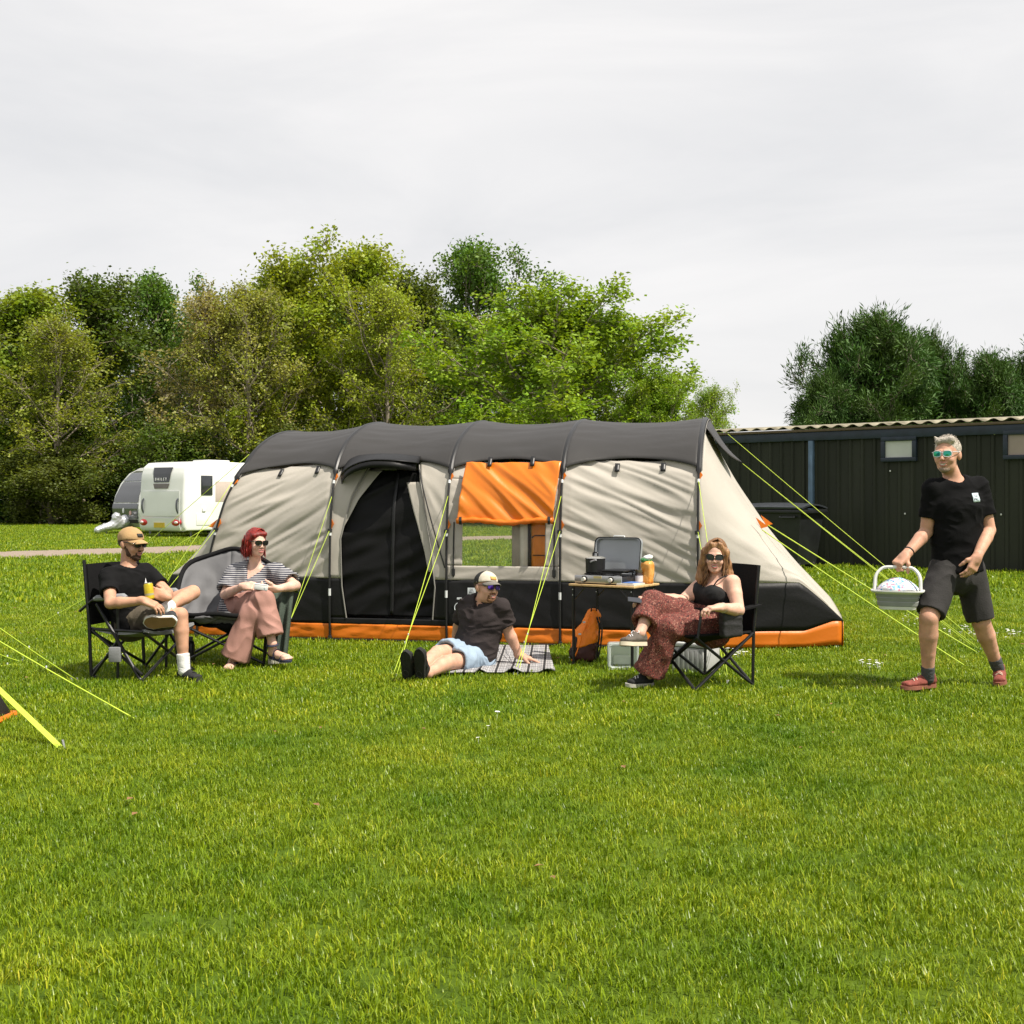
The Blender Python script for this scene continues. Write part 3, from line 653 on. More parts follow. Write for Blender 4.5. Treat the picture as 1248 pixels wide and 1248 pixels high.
def folds(u, h, seed, ang, f1=1.6, f2=11.0):
    "tension creases running at angle ang over the cloth (u across, h up), metres"
    c, s = math.cos(ang), math.sin(ang); a = u * c + h * s; b = -u * s + h * c
    q = np.stack([a * f1 + seed, b * f2, np.full_like(a, seed * 1.7)], -1); w = 1 - 3.0 * np.abs(pnoise(q + .6 * pnoise(q * .6)[..., None]))
    q2 = np.stack([a * f1 * 2 + seed, b * f2 * 2.1, np.full_like(a, seed * 2.3 + 5)], -1)
    return np.clip(w, -.6, 1) * .7 + .45 * pnoise(q2)
def wall(bay, q0, q1, t0=0.0, t1=1.0, nu=40, nq=24, off=0.0, sag=.03, wr=.008, seed=0.0, ang=.35, f2=11.0, f1=1.6, side=1):
    "cloth between two hoops. q0,q1,t0,t1: numbers or functions; returns grid of points"
    tt = np.linspace(0, 1, nu + 1); qq = np.linspace(0, 1, nq + 1); A, B = np.meshgrid(tt, qq)
    T0 = t0(B) if callable(t0) else t0; T1 = t1(B) if callable(t1) else t1; t = T0 + (T1 - T0) * A
    Q0 = q0(t) if callable(q0) else q0; Q1 = q1(t) if callable(q1) else q1; q = Q0 + (Q1 - Q0) * B
    v, z = vz(q); nv, nz2 = nrm(q); u0, u1 = HOOP[bay], HOOP[bay + 1]
    U0 = u0 + (lean(z) if bay == 0 else 0); u = U0 + (u1 - U0) * t
    if bay == 0: z = z - drop(z) * (1 - t)
    bow = 4 * t * (1 - t); edge = np.clip(bow * 4, 0, 1) * np.clip(z / .10, 0, 1)
    d = off - sag * bow * np.clip(z / .5, 0, 1) + wr * folds(u, q * 6.5, seed + bay * 3.1, ang, f1, f2) * (.25 + .75 * edge)
    return Tw(u, v + nv * d, z + nz2 * d)
def fabric(name, col, rough=.55, bumpy=.15, tl=.12, sheen=.0, spec=.35):
    m = M(name, col, rough, var=.05, scale=2.5, bump=bumpy, bscale=35, spec=spec)
    if tl: add_translucency(m, tl, [min(1, c * 1.3) for c in col])
    return m
BGE = fabric('tent_beige', (.49, .455, .40), .6, .12, .18); CHA = fabric('tent_charcoal', (.044, .042, .041), .5, .12, .10, spec=.3); BLK = fabric('tent_black', (.0085, .0085, .009), .5, .15, 0, spec=.25); ORG = fabric('tent_orange', (.72, .19, .012), .42, .12, .18, spec=.5)
ORGB = fabric('blind_orange', (.74, .20, .010), .33, .10, .12, spec=.6); MESH = M('tent_mesh_black', (.004, .004, .0042), .6, bump=.1, spec=.2); POLE = M('pole_black', (.015, .015, .016), .4); SIL = M('tab_silver', (.6, .62, .62), .4); LIME = M('guy_line_lime', (.46, .60, .05), .6, var=.15, scale=30); PIPE = M('piping_grey', (.22, .21, .19), .6); GRYB = M('ground_sheet', (.03, .03, .032), .7)
tent = thing('tunnel_tent', TO, 'long beige and charcoal tunnel tent with orange window blind and orange hem', 'tent')
Q02, Q16, Q59, Q166 = qz(.025), qz(.165), qz(.59), qz(1.70)
def TB(name, G, mat, th=.003, par=None): return MB().grid(G, th).build(name, mat, par or tent, True)
scal = lambda t: qz(1.59) + (qz(1.71) - qz(1.59)) * 4 * t * (1 - t)
scalb = lambda t: 1 - scal(t)
NB = 4
tL = lambda b: np.interp(b, [0, .2, .5, .75, 1], [.14, .10, .085, .16, .29]); tR = lambda b: np.interp(b, [0, .2, .45, .75, 1], [.88, .90, .86, .78, .71])
HUE = [.55, .1, .2, -.45]
for b in range(NB):
    TB('roof_panel', wall(b, scal, scalb, nu=30, nq=64, off=.036, sag=.048, wr=.012, seed=8, ang=.05, f2=7), CHA)
    TB('hem_panel', wall(b, Q02, Q16, nq=8, nu=60, wr=.017, seed=20, ang=.1, f2=14, f1=3, off=.006), ORG)
    TB('mud_flap', wall(b, qz(.002), qz(.03), nq=2, wr=.002, off=.012), BLK)
    TB('back_hem_panel', wall(b, 1 - Q16, 1 - Q02, nq=4, wr=.01, seed=2), ORG)
    TB('back_lower_panel', wall(b, 1 - Q59 if b not in (1, 2) else 1 - qz(.45), 1 - Q16, nq=6, wr=.008, seed=4), BLK)
    if b != 1:
        TB('lower_panel', wall(b, Q16, Q59, nq=14, nu=50, wr=.009, seed=30, ang=-.5, f2=8, f1=2), BLK)
    if b in (0, 3): TB('wall_panel', wall(b, Q59, Q166, nu=90, nq=72, sag=.045, wr=.024, seed=40 + b, ang=HUE[b], f2=9, f1=1.2), BGE)
# back wall, with two clear windows
for b in range(NB):
    if b in (0, 3): TB('back_wall_panel', wall(b, 1 - Q166, 1 - Q59, nu=20, nq=16, wr=.01, seed=60), BGE)
    else:
        zt, zb = 1 - qz(1.45), 1 - qz(.45); ta, tb_ = (.18, .96) if b == 1 else (.04, .82)
        TB('back_wall_panel', wall(b, 1 - Q166, zt, nu=20, nq=5, wr=.006), BGE); TB('back_wall_panel', wall(b, zt, zb, 0, ta, nu=4, nq=10, wr=.004), BGE); TB('back_wall_panel', wall(b, zt, zb, tb_, 1, nu=4, nq=10, wr=.004), BGE)
        m = bpy.data.materials.get('clear_film')
        if m is None:
            m = bpy.data.materials.new('clear_film'); m.use_nodes = True; t_ = m.node_tree; t_.nodes.clear(); o_ = t_.nodes.new('ShaderNodeOutputMaterial'); tp = t_.nodes.new('ShaderNodeBsdfTransparent'); gl = t_.nodes.new('ShaderNodeBsdfGlossy'); gl.inputs['Roughness'].default_value = .12; fr = t_.nodes.new('ShaderNodeFresnel'); fr.inputs['IOR'].default_value = 1.35; mi = t_.nodes.new('ShaderNodeMixShader')
            tp.inputs['Color'].default_value = (.94, .95, .93, 1); t_.links.new(fr.outputs[0], mi.inputs[0]); t_.links.new(tp.outputs[0], mi.inputs[1]); t_.links.new(gl.outputs[0], mi.inputs[2]); df = t_.nodes.new('ShaderNodeBsdfTranslucent'); df.inputs['Color'].default_value = (.8, .8, .75, 1); m3 = t_.nodes.new('ShaderNodeMixShader'); m3.inputs[0].default_value = .08; t_.links.new(mi.outputs[0], m3.inputs[1]); t_.links.new(df.outputs[0], m3.inputs[2]); t_.links.new(m3.outputs[0], o_.inputs['Surface'])
        CLEAR = m; TB('back_window_pane', wall(b, zt, zb, ta, tb_, nu=16, nq=10, wr=.003, off=-.004), CLEAR, 0)
# window bay
qa, qb = qz(.72), qz(1.52); wl = lambda B: .135 + .0 * B; wr_ = lambda B: .865 + .0 * B
TB('wall_panel', wall(2, Q59, qa, nu=50, nq=8, wr=.008, seed=44, ang=.2), BGE)
TB('wall_panel', wall(2, qb, Q166, nu=40, nq=10, wr=.006, seed=45, sag=.045), BGE)
TB('wall_panel', wall(2, qa, qb, 0, wl, nu=14, nq=40, wr=.012, seed=46, ang=.0, f2=16, f1=3), BGE)
TB('wall_panel', wall(2, qa, qb, wr_, 1, nu=14, nq=40, wr=.010, seed=47, ang=.2, f2=12, f1=3), BGE)
TB('window_pane', wall(2, qa, qb, wl, wr_, nu=24, nq=20, wr=.002, off=-.004), CLEAR, 0)
bt = lambda t: qz(1.10) + (t - .1) * qz(.012) ; 
blind = TB('window_blind', wall(2, lambda t: qz(1.125) - .008 * (t - .5), qz(1.625), lambda B: .105 + .04 * B, lambda B: .94 + .05 * B, nu=60, nq=50, off=.080, sag=.03, wr=.030, seed=51, ang=-.75, f2=8, f1=1.1), ORGB)
ro = wall(2, qz(1.12), qz(1.13), .10, .945, nu=24, nq=1, off=.085, sag=.02, wr=.01, seed=3)[0]; ro[:, 2] += .012 * np.sin(np.linspace(0, 9, len(ro)))
MB().tube([tuple(p) for p in ro], [.026 + .006 * math.sin(i * 1.9) for i in range(len(ro))], 9).build('blind_roll', ORG, blind, True)
for k in (1, -2): MB().tube([ro[k] + np.array([-.012, 0, 0]), ro[k] + np.array([.012, 0, 0])], .037, 10).build('strap', POLE, blind)
for tz in (.06, .945):
    pts = wall(2, qz(.62), qz(1.12), tz, tz + .001, nu=1, nq=12, off=.012, sag=.02, wr=0)[:, 0]; MB().tube([tuple(p) for p in pts], .007, 6).build('zip', POLE, tent); MB().box(pts[1], (.03, .02, .06)).build('zip_toggle', POLE, tent)
# inner curtain seen through the window
def inner(u0, u1, z0, z1, v, mat, nm, wob=.01):
    uu = np.linspace(u0, u1, 9); zz = np.linspace(z0, z1, 9); U, Z = np.meshgrid(uu, zz); return TB(nm, Tw(U, v + wob * np.sin(U * 60 + Z * 2) , Z), mat, .003)
inner(1.725, 1.80, .62, 1.2, .07, M('curtain_taupe', (.48, .42, .34), .8), 'inner_curtain'); inner(1.80, 1.872, .62, 1.2, .065, M('curtain_cream', (.85, .80, .70), .8), 'inner_curtain'); inner(1.872, 1.905, .62, 1.2, .06, BLK, 'inner_curtain'); inner(1.905, 2.10, .62, 1.2, .07, M('curtain_orange', (.90, .28, .015), .6), 'inner_curtain', .006)
MB().tube([T3(1.91, .058, .98), T3(1.94, .055, 1.0), T3(2.06, .055, 1.0)], .006, 5).build('pocket_seam', BLK, tent); MB().tube([T3(1.92, .058, .82), T3(2.06, .055, .82)], .005, 5).build('pocket_seam', BLK, tent)
# door bay
qd0, qd1 = qz(.22), qz(1.66)
TB('door_sill_panel', wall(1, Q16, qd0, nu=40, nq=4, wr=.006, seed=71, off=.004), BLK)
def zfrac(z): return (qz(z) - qd0) / (qd1 - qd0)
f59 = zfrac(.59)
TB('door_side_panel', wall(1, qd0, Q59, 0, lambda B: tL(B * f59), nu=8, nq=12, wr=.004, seed=72), BLK); TB('door_side_panel', wall(1, qd0, Q59, lambda B: tR(B * f59), 1, nu=8, nq=12, wr=.004, seed=73), BLK)
TB('door_side_panel', wall(1, Q59, Q166, 0, lambda B: tL(f59 + B * (1 - f59)), nu=16, nq=30, wr=.009, seed=74, ang=1.2, f1=2), BGE)
TB('door_side_panel', wall(1, Q59, Q166, lambda B: tR(f59 + B * (1 - f59)), 1, nu=20, nq=40, wr=.010, seed=75, ang=-1.0, f1=2, f2=9), BGE)
dm_ = TB('door_mesh', wall(1, qd0 + .002, qd1, lambda B: tL(B) - .02, lambda B: tR(B) + .02, nu=50, nq=70, off=-.055, sag=.05, wr=.032, seed=76, ang=.5, f2=5, f1=1.6), MESH)
zp = wall(1, qd0 + .004, qd1, .50, .53, nu=2, nq=30, off=-.035, sag=.05, wr=.01, seed=76, ang=.5, f2=5); TB('door_zip', zp, M('zip_black', (.006, .006, .006), .4), .004, dm_)
TB('door_curtain', wall(1, qz(1.02), qz(1.62), lambda B: tL(.5 + .5 * B) - .03 + .0 * B, lambda B: tL(.5 + .5 * B) + .11 * B ** .7 - .01, nu=10, nq=30, off=-.012, wr=.010, seed=81, ang=1.25, f1=2), BGE)
TB('door_curtain', wall(1, qz(.66), qz(1.50), lambda B: tR(.3 + .6 * B) - .10 * (.25 + .75 * B) - .02, lambda B: tR(.3 + .6 * B) + .01, nu=10, nq=30, off=-.014, wr=.012, seed=82, ang=1.4, f1=2), BGE)
for fx in (lambda B: tL(B), lambda B: tR(B)):
    G = wall(1, qd0, qd1, fx, lambda B: fx(B) + .001, nu=1, nq=40, off=.010, wr=.0)[:, 0]; MB().tube([tuple(p) for p in G], .007, 6).build('door_piping', PIPE, tent)
G = wall(1, qz(.70), qz(1.6), lambda B: .985 - .26 * B, lambda B: .986 - .26 * B, nu=1, nq=20, off=.012, wr=0, sag=.0)[:, 0]; MB().tube([tuple(p) for p in G], .006, 6).build('canopy_cord', POLE, tent)
# canopy over the door
tt = np.linspace(0, 1, 26); cc = np.linspace(0, 1, 12); A, B = np.meshgrid(tt, cc)
vv_, zz_ = vz(qz(1.70)); u_ = .06 + (.80 - .06) * A + .04 * (A - .3) * B; out_ = .34 * (1 - (2 * A - 1) ** 4 * .55)
TB('door_canopy', Tw(u_, vv_ - out_ * B + .03, zz_ + .035 + .03 * np.sin(A * math.pi) * (1 - B) - .04 * B ** 2 - .10 * B * (2 * A - 1.1) ** 2 * np.where(A < .5, 1.25, .35)), BLK, .006)
G = Tw(np.linspace(.06, .80, 20), vv_ - .34 * (1 - (2 * np.linspace(0, 1, 20) - 1) ** 4 * .55) + .03, zz_ + .0 - .02 * np.ones(20) - .10 * (2 * np.linspace(0, 1, 20) - 1.1) ** 2 * np.where(np.linspace(0, 1, 20) < .5, 1.25, .35))
Gd = np.stack([G, G - np.array([0, 0, .06])], 0); TB('canopy_valance', Gd, BLK, .004)
# poles
for i, u in enumerate(HOOP):
    v, z = PR[:, 0] + PN[:, 0] * .022, PR[:, 1] + PN[:, 1] * .022; uu = u + (lean(z) if i == 0 else 0 * z); dz = drop(z) if i == 0 else 0 * z; pts = Tw(uu, v, z - dz)
    rr = np.where(z > 1.58, .027, .0105); po = MB().tube([tuple(p) for p in pts], list(rr), 8).build('pole', POLE, tent)
    seam = Tw(uu + .032, PR[:, 0] + PN[:, 0] * .026, PR[:, 1] + PN[:, 1] * .026 - dz); k = (PR[:, 1] > 1.57); MB().tube([tuple(p) for p in seam[k]], .0035, 5).build('seam_piping', PIPE, tent)
    for side in (0, -1):
        p = pts[0] if side == 0 else pts[-1]; MB().box(p + np.array([0, 0, .025]), (.035, .035, .06), None, .006).build('pole_foot', POLE, tent)
    for zt in (.43, 1.0, 1.47):
        j = int(np.argmin(np.abs(PR[:iq, 1] - zt))); a = Vector(pts[j]); b2 = Vector(pts[j + 1]).lerp(Vector(pts[j + 2]), .6 if zt < .5 else .1); MB().tube([a, b2], .0125, 8).build('reflective_tab', SIL, tent)
    for zt in (1.06, 1.50):
        j = int(np.argmin(np.abs(PR[:iq, 1] - zt))); a = Vector(pts[j]); b2 = Vector(pts[min(j + 3, iq)])
        o1 = TA * (.05 if i < 4 else .05); m = MB(); m.prism([a + o1 * .2, b2 + o1 * .2, (a + b2) * .5 + o1 * .75 - TN * .01], TN * .008); m.build('guy_tab', ORG, tent, False)
    MB().tube([Vector(pts[int(np.argmin(np.abs(PR[:iq, 1] - 1.02)))]) - TA * .005, Vector(pts[int(np.argmin(np.abs(PR[:iq, 1] - 1.05)))]) - TA * .005], .022, 8).build('pole_clip', POLE, tent)
for (b, ts) in [(0, (.42, .80)), (2, (.36, .74)), (3, (.40, .74))]:
    for t in ts:
        G = wall(b, qz(1.585), qz(1.66), t - .018, t + .018, nu=1, nq=4, off=.012 if b != 2 else .112, wr=0); TB('toggle_strap', G, POLE, .01)
# ends: cloth running from the last hoop down to a low end
def end(sgn, i, length, inset, apex_pow, seed):
    out = {}
    bands = [('end_hem_panel', Q02, Q16, ORG, 4), ('end_lower_panel', Q16, Q59, BLK, 8), ('end_wall_panel', Q59, 1 - Q59, BGE, 60), ('end_lower_panel', 1 - Q59, 1 - Q16, BLK, 8), ('end_hem_panel', 1 - Q16, 1 - Q02, ORG, 4)]
    for (nm, q0, q1, mat, nq) in bands:
        w = np.linspace(0, 1, 31); q = np.linspace(q0, q1, nq + 1); W, Q = np.meshgrid(w, q); v, z = vz(Q); zf = z / 2.10
        top = 1 - .86 * W ** apex_pow                      # ridge falls towards the end
        kz = 1 - .55 * np.clip((W - .70) / .30, 0, 1) ** 1.15; z2 = np.where(z > .59, .59 * kz + (z - .59) * np.clip((2.10 * top - .59 * kz) / 1.51, 0.0, 1), z * kz); Ot = .165 + .085 * np.clip((W - .74) / .2, 0, 1); z2 = np.where(z <= .165, z * Ot / .165, np.where(z < .59, Ot + (z - .165) / .425 * (.59 * kz - Ot), z2))
        vc = 1.55; v2 = vc + (v - vc) * (1 - inset * W); z2 = np.maximum(z2, .0)
        bul = (1 - W) ** .5
        u = HOOP[i] + (lean(z) if i == 0 else 0) + sgn * (length * W * (1 - .0 * zf))
        if i == 0: u = HOOP[0] + lean(z) * (1 - W) + sgn * length * W; z2 = z2 - drop(z) * (1 - W)
        d = .022 * folds(u, Q * 6.5, seed, .2 if sgn > 0 else 2.9, 1.2, 6) * np.sin(np.pi * np.clip(W, 0, 1)) ** .5
        sg = -.06 * np.sin(np.pi * W) * np.clip((z - .3) / 1.2, 0, 1)
        nv, nz2 = nrm(Q); G = Tw(u, v2 + nv * (d + sg * .4), np.maximum(z2 + nz2 * (d + sg), .01)); G = G if sgn > 0 else G[:, ::-1]
        TB(nm, G, mat)
    # closing face at the very end
    qs = np.linspace(Q02, 1 - Q02, 60); v, z = vz(qs); z2 = np.where(z > .59, .59 * .45 + (z - .59) * max(0, (2.10 * .14 - .59 * .45) / 1.51), np.where(z <= .165, z * .25 / .165, .25 + (z - .165) / .425 * (.2655 - .25))); v2 = 1.55 + (v - 1.55) * (1 - inset)
    Bt = Tw(np.full(60, HOOP[i] + sgn * (length + .012)), v2, np.full(60, .012)); Tp = Tw(np.full(60, HOOP[i] + sgn * length), v2, z2); md_ = Bt.copy(); md_[:, 2] = np.minimum(.245, Tp[:, 2] - .004)
    TB('end_skirt', np.stack([Bt, md_] if sgn > 0 else [md_, Bt], 0), ORG); TB('end_skirt', np.stack([md_, Tp] if sgn > 0 else [Tp, md_], 0), BLK)
end(1, 4, 1.24, .25, .80, 90); end(-1, 0, .52, .14, .75, 95)
# vent flap at the right end
ap = T3(3.43, 1.55, 2.135); f1, f2 = T3(3.43, .80, 2.02), T3(3.43, 2.3, 2.02); tip = P(905, 565, 11.35)
G = np.array([[tuple((f1.lerp(ap, min(1, i / 6)) if i <= 6 else ap.lerp(f2, (i - 6) / 6)).lerp(tip, j / 8 * .96) - Vector((0, 0, .05 * math.sin(math.pi * j / 8)))) for j in range(9)] for i in range(13)]); TB('vent_flap', G, CHA, .004)
# groundsheet
gs = [T3(HOOP[0] - .5, .25, .012), T3(HOOP[0], .02, .012), T3(HOOP[4], .02, .012), T3(HOOP[4] + 1.2, .42, .012), T3(HOOP[4] + 1.2, 2.68, .012), T3(HOOP[4], 3.08, .012), T3(HOOP[0], 3.08, .012), T3(HOOP[0] - .5, 2.8, .012)]
mk('groundsheet', gs, [tuple(range(8))], GRYB, tent, False)
GRASS_HOLES = [[(p.x, p.y) for p in gs]]
# end tabs
for (px, py, Y, dx) in [(930, 640, 10.75, 1), (936, 637, 11.0, 1), (259, 640, 11.75, -1)]:
    c = P(px, py, Y); MB().prism([c + Vector((-.065 * dx, 0, .07)), c + Vector((-.015 * dx, 0, -.03)), c + Vector((.045 * dx, 0, -.012))], (0, .012, 0)).build('guy_tab', ORG, tent, False)
# guy lines
PEG = M('peg_steel', (.5, .5, .52), .4, metal=.7)
def guy(a, g, r=.0030, par=None, slider=.8):
    a = Vector(a); g = Vector(g); par = par or tent; m = MB(); n = 10; pts = [a.lerp(g, k / n) - Vector((0, 0, .012 * math.sin(math.pi * k / n))) for k in range(n + 1)]; m.tube(pts, r, 5)
    o = m.build('guy_line', LIME, par, True); d = (g - a).normalized(); c = a.lerp(g, slider)
    MB().box(c, (.009, .009, .017), None, .002).build('slider', SIL, o); MB().tube([g + Vector((0, 0, .018)) - d * .01, g + d * .02 + Vector((0, 0, -.03))], .005, 6).build('peg', PEG, o)
def tabp(i, z):
    j = int(np.argmin(np.abs(PR[:iq, 1] - z))); zz = PR[j, 1]; return T3(HOOP[i] + (float(lean(zz)) if i == 0 else 0), PR[j, 0] + PN[j, 0] * .03, zz)
for (i, g) in [(1, GP(337, 793)), (2, GP(478, 825)), (3, GP(626, 823))]:
    for z in (1.06, 1.36): guy(tabp(i, z), g + Vector((.03 * (z > 1.2), 0, 0)))
guy(tabp(4, 1.50), GP(888, 833)); guy(tabp(4, 1.06), GP(886, 833))
guy(tabp(0, 1.06), GP(146, 789)); guy(tabp(0, 1.50), GP(149, 788)); guy(P(257, 640, 11.75), GP(24, 774)); guy(tabp(0, 1.58) + TN * .3 + Vector((0, 0, .2)), GP(60, 762))
guy(P(887, 529, 12.6), GP(1192, 783)); guy(tip, GP(1190, 791)); guy(tip, GP(1196, 793)); guy(P(936, 640, 11.0), GP(1194, 797), .005); guy(P(929, 646, 10.75), GP(1180, 814), .005)
# printed panel marks on the black hem wall beside the window bay
def mark(px, py, w, h, mat, nm='printed_mark'):
    v, z = 0, 0; Yc = 11.0; p = P(px, py, Yc); 
    k = (px - CX) / FPX; u = ((k * TO.y - TO.x) / (TA.x - k * TA.y)); c = T3(u, -.035, P(px, py, (TO + TA * u).y).z)
    return MB().box(c, (w, .004, h), Matrix(((TA.x, TN.x, 0), (TA.y, TN.y, 0), (0, 0, 1)))).build(nm, mat, tent), c
PW = M('print_white', (.62, .66, .68), .5)
bx_, c_ = mark(576, 721, .075, .075, PW, 'logo_patch'); text_on('OL\nPRO', .026, c_ - TN * .006 + Vector((0, 0, .006)), TA, (0, 0, 1), BLK, bx_)
bx_, c_ = mark(561, 729, .045, .018, PW)
MB().tube([c_ + Vector((0, -.0, -.085)) + TA * (.045 * math.cos(a)) + Vector((0, 0, .045 * math.sin(a))) for a in np.linspace(0, 6.283, 25)[:-1]], .004, 5, closed=True).build('printed_ring', PW, tent)
MB().prism([c_ + Vector((0, 0, -.105)) + TA * -.022, c_ + Vector((0, 0, -.105)) + TA * .022, c_ + Vector((0, 0, -.06))], TN * .003).build('printed_triangle', PW, tent, False)

# ---------------------------------------------------------------- neighbouring tent, only a corner reaches into the picture
cn = GP(11, 874); nt2 = thing('dome_tent', cn, 'dark tent corner with an orange hem and lime guy lines at the lawn edge', 'tent')
def NP(a, b, z): return cn + Vector((-a, -b, z))
Gn = []
for j in range(13):
    w = j / 12; row = []
    for i in range(13):
        s = i / 12; zz = 1.9 * math.sin(s * math.pi / 2) ** 1.1 * (1 - .0 * w); row.append(tuple(NP(2.2 * s ** 1.25 + .015 * math.sin(s * 17 + w * 5), 2.8 * (w - 0.02) + 0.0 + s * (.5 - w) * 1.0, zz)))
    Gn.append(row)
MB().grid(np.array(Gn), .003).build('wall_panel', CHA, nt2, True)
MB().grid(np.array([[tuple(NP(2.2 * (i / 8) ** 1.0 + .0, -.055 + .06 * i / 8 * 4 * (0) + s_ * .9 * (i / 8), 1.9 * (i / 8) ** .8 * s_)) for i in range(9)] for s_ in (0, .33, .66, 1)]), .003).build('end_panel', CHA, nt2, True)
MB().tube([NP(-.02, -.06, .012), NP(-.02, 2.7, .012)], .02, 6).build('hem', ORG, nt2); MB().tube([NP(-.02, -.06, .012), NP(2.2, -.06, .012)], .02, 6).build('hem', ORG, nt2)
g1 = GP(76, 913); a1 = g1 + (P(0, 841, 6.7) - g1) * 2.1
st = MB(); dd = (a1 - g1).normalized(); sx_ = dd.cross(Vector((0, 0, 1))).normalized() * .020
st.add([g1 - sx_, g1 + sx_, a1 + sx_, a1 - sx_, g1 - sx_ + Vector((0, 0, -.004)), g1 + sx_ + Vector((0, 0, -.004)), a1 + sx_ + Vector((0, 0, -.004)), a1 - sx_ + Vector((0, 0, -.004))], [(0, 1, 2, 3), (7, 6, 5, 4), (0, 3, 7, 4), (1, 5, 6, 2), (0, 4, 5, 1)]); so = st.build('webbing_strap', LIME, nt2, False)
MB().tube([g1 + Vector((.02, 0, -.03)), g1 + Vector((.0, 0, .05))], .007, 6).build('peg', PEG, so)
for (ga, px, py, Y) in [(GP(166, 877), 0, 780, 7.9), (GP(95, 830), 0, 764, 8.3), (GP(88, 829), 0, 837, 8.6), (GP(28, 807), 0, 796, 9.5), (GP(28, 807), 0, 810, 9.5)]:
    b0 = P(px, py, Y); guy(ga + (b0 - ga) * (1.7 if ga.z == b0.z or b0.z < .4 else 1.6), ga, .005, nt2, .6)
# ================================================================== FURNITURE AND SMALL THINGS
def ramp_mat(name, tex, stops, scale, rough=.7, interp='CONSTANT', vec_scale=(1, 1, 1), bump=0.0, sheen=0.0):
    "procedural pattern: tex in {'wave_z','voronoi','noise','plaid'}"
    if name in MATS: return MATS[name]
    m = bpy.data.materials.new(name); m.use_nodes = True; t = m.node_tree; b = t.nodes['Principled BSDF']; L = t.links; b.inputs['Roughness'].default_value = rough; b.inputs['Specular IOR Level'].default_value = .25
    c = t.nodes.new('ShaderNodeTexCoord'); mpn = t.nodes.new('ShaderNodeMapping'); mpn.inputs['Scale'].default_value = vec_scale; L.new(c.outputs['Object'], mpn.inputs['Vector'])
    r = t.nodes.new('ShaderNodeValToRGB'); r.color_ramp.interpolation = interp; e = r.color_ramp.elements
    e[0].position, e[0].color = stops[0][0], tuple(stops[0][1]) + (1,); e[1].position, e[1].color = stops[1][0], tuple(stops[1][1]) + (1,)
    for p, cc in stops[2:]: e.new(p).color = tuple(cc) + (1,)
    if tex == 'wave_z':
        n = t.nodes.new('ShaderNodeTexWave'); n.bands_direction = 'Z'; n.inputs['Scale'].default_value = scale; n.inputs['Distortion'].default_value = .8; n.inputs['Detail Scale'].default_value = .3; o = n.outputs['Fac']
    elif tex == 'voronoi':
        n = t.nodes.new('ShaderNodeTexVoronoi'); n.inputs['Scale'].default_value = scale; o = n.outputs['Color']
        sp = t.nodes.new('ShaderNodeSeparateColor'); L.new(o, sp.inputs[0]); o = sp.outputs[0]
    else:
        n = t.nodes.new('ShaderNodeTexNoise'); n.inputs['Scale'].default_value = scale; n.inputs['Detail'].default_value = 4; o = n.outputs['Fac']
    L.new(mpn.outputs['Vector'], n.inputs['Vector']); L.new(o, r.inputs['Fac']); L.new(r.outputs['Color'], b.inputs['Base Color'])
    if bump:
        bp = t.nodes.new('ShaderNodeBump'); bp.inputs['Strength'].default_value = bump; bp.inputs['Distance'].default_value = .003; nn = t.nodes.new('ShaderNodeTexNoise'); nn.inputs['Scale'].default_value = 90
        L.new(c.outputs['Object'], nn.inputs['Vector']); L.new(nn.outputs['Fac'], bp.inputs['Height']); L.new(bp.outputs['Normal'], b.inputs['Normal'])
    MATS[name] = m; return m
FRM = M('chair_tube_black', (.009, .009, .010), .35, var=.2, scale=10); CNV = M('chair_canvas_black', (.008, .008, .0085), .85, bump=.3, bscale=120, spec=.15); PAD = M('arm_pad_grey', (.22, .23, .24), .7, var=.1, bump=.2, bscale=80); GRAYC = M('chair_canvas_grey', (.20, .205, .21), .8, bump=.3, bscale=100)
def frame_fn(org, fwd):
    F = Vector((fwd[0], fwd[1], 0)).normalized(); S = Vector((-F.y, F.x, 0)); org = Vector(org)
    return lambda a, b, z: org + F * a + S * b + Vector((0, 0, z))
def tubes(name, parent, mat, segs, r=.0115, n=8):
    for s in segs: MB().tube(s, r, n).build(name, mat, parent)
# ---- folding arm chair under the man in the cap (L: forward, to his left, up)
Lc = frame_fn((-2.97, 9.09, 0), (.92, -.39)); ch = thing('camping_armchair', Lc(0, 0, 0), 'black folding armchair with grey padded arms under the man in the tan cap', 'chair', 'folding camp chairs')
W2 = .29
for s in (-1, 1):
    tubes('leg', ch, FRM, [[Lc(-.03, s * W2, 0), Lc(-.05, s * W2, .40), Lc(-.10, s * W2, .88)], [Lc(.44, s * W2, 0), Lc(.02, s * W2, .56)]], .0135)
    tubes('frame_bar', ch, FRM, [[Lc(-.02, s * W2, .02), Lc(.22, s * W2, .30)], [Lc(.20, s * (W2 - .02), .02), Lc(.20, s * (W2 - .02), .56)], [Lc(-.05, s * (W2 - .015), .37), Lc(.44, s * (W2 - .015), .37)], [Lc(-.14, s * W2, .50), Lc(-.02, s * W2, .585), Lc(.28, s * W2, .60)]])
    o = MB(); o.tube([Lc(.0, s * W2, .595), Lc(.03, s * W2, .602), Lc(.27, s * W2, .622), Lc(.30, s * W2, .615)], [.018, .030, .030, .016], 10, flat=.8); o.build('armrest', PAD, ch)
    MB().box(Lc(.0, s * W2, .015), (.03, .03, .03), None, .006).build('foot', FRM, ch); MB().box(Lc(.44, s * W2, .015), (.03, .03, .03), None, .006).build('foot', FRM, ch)
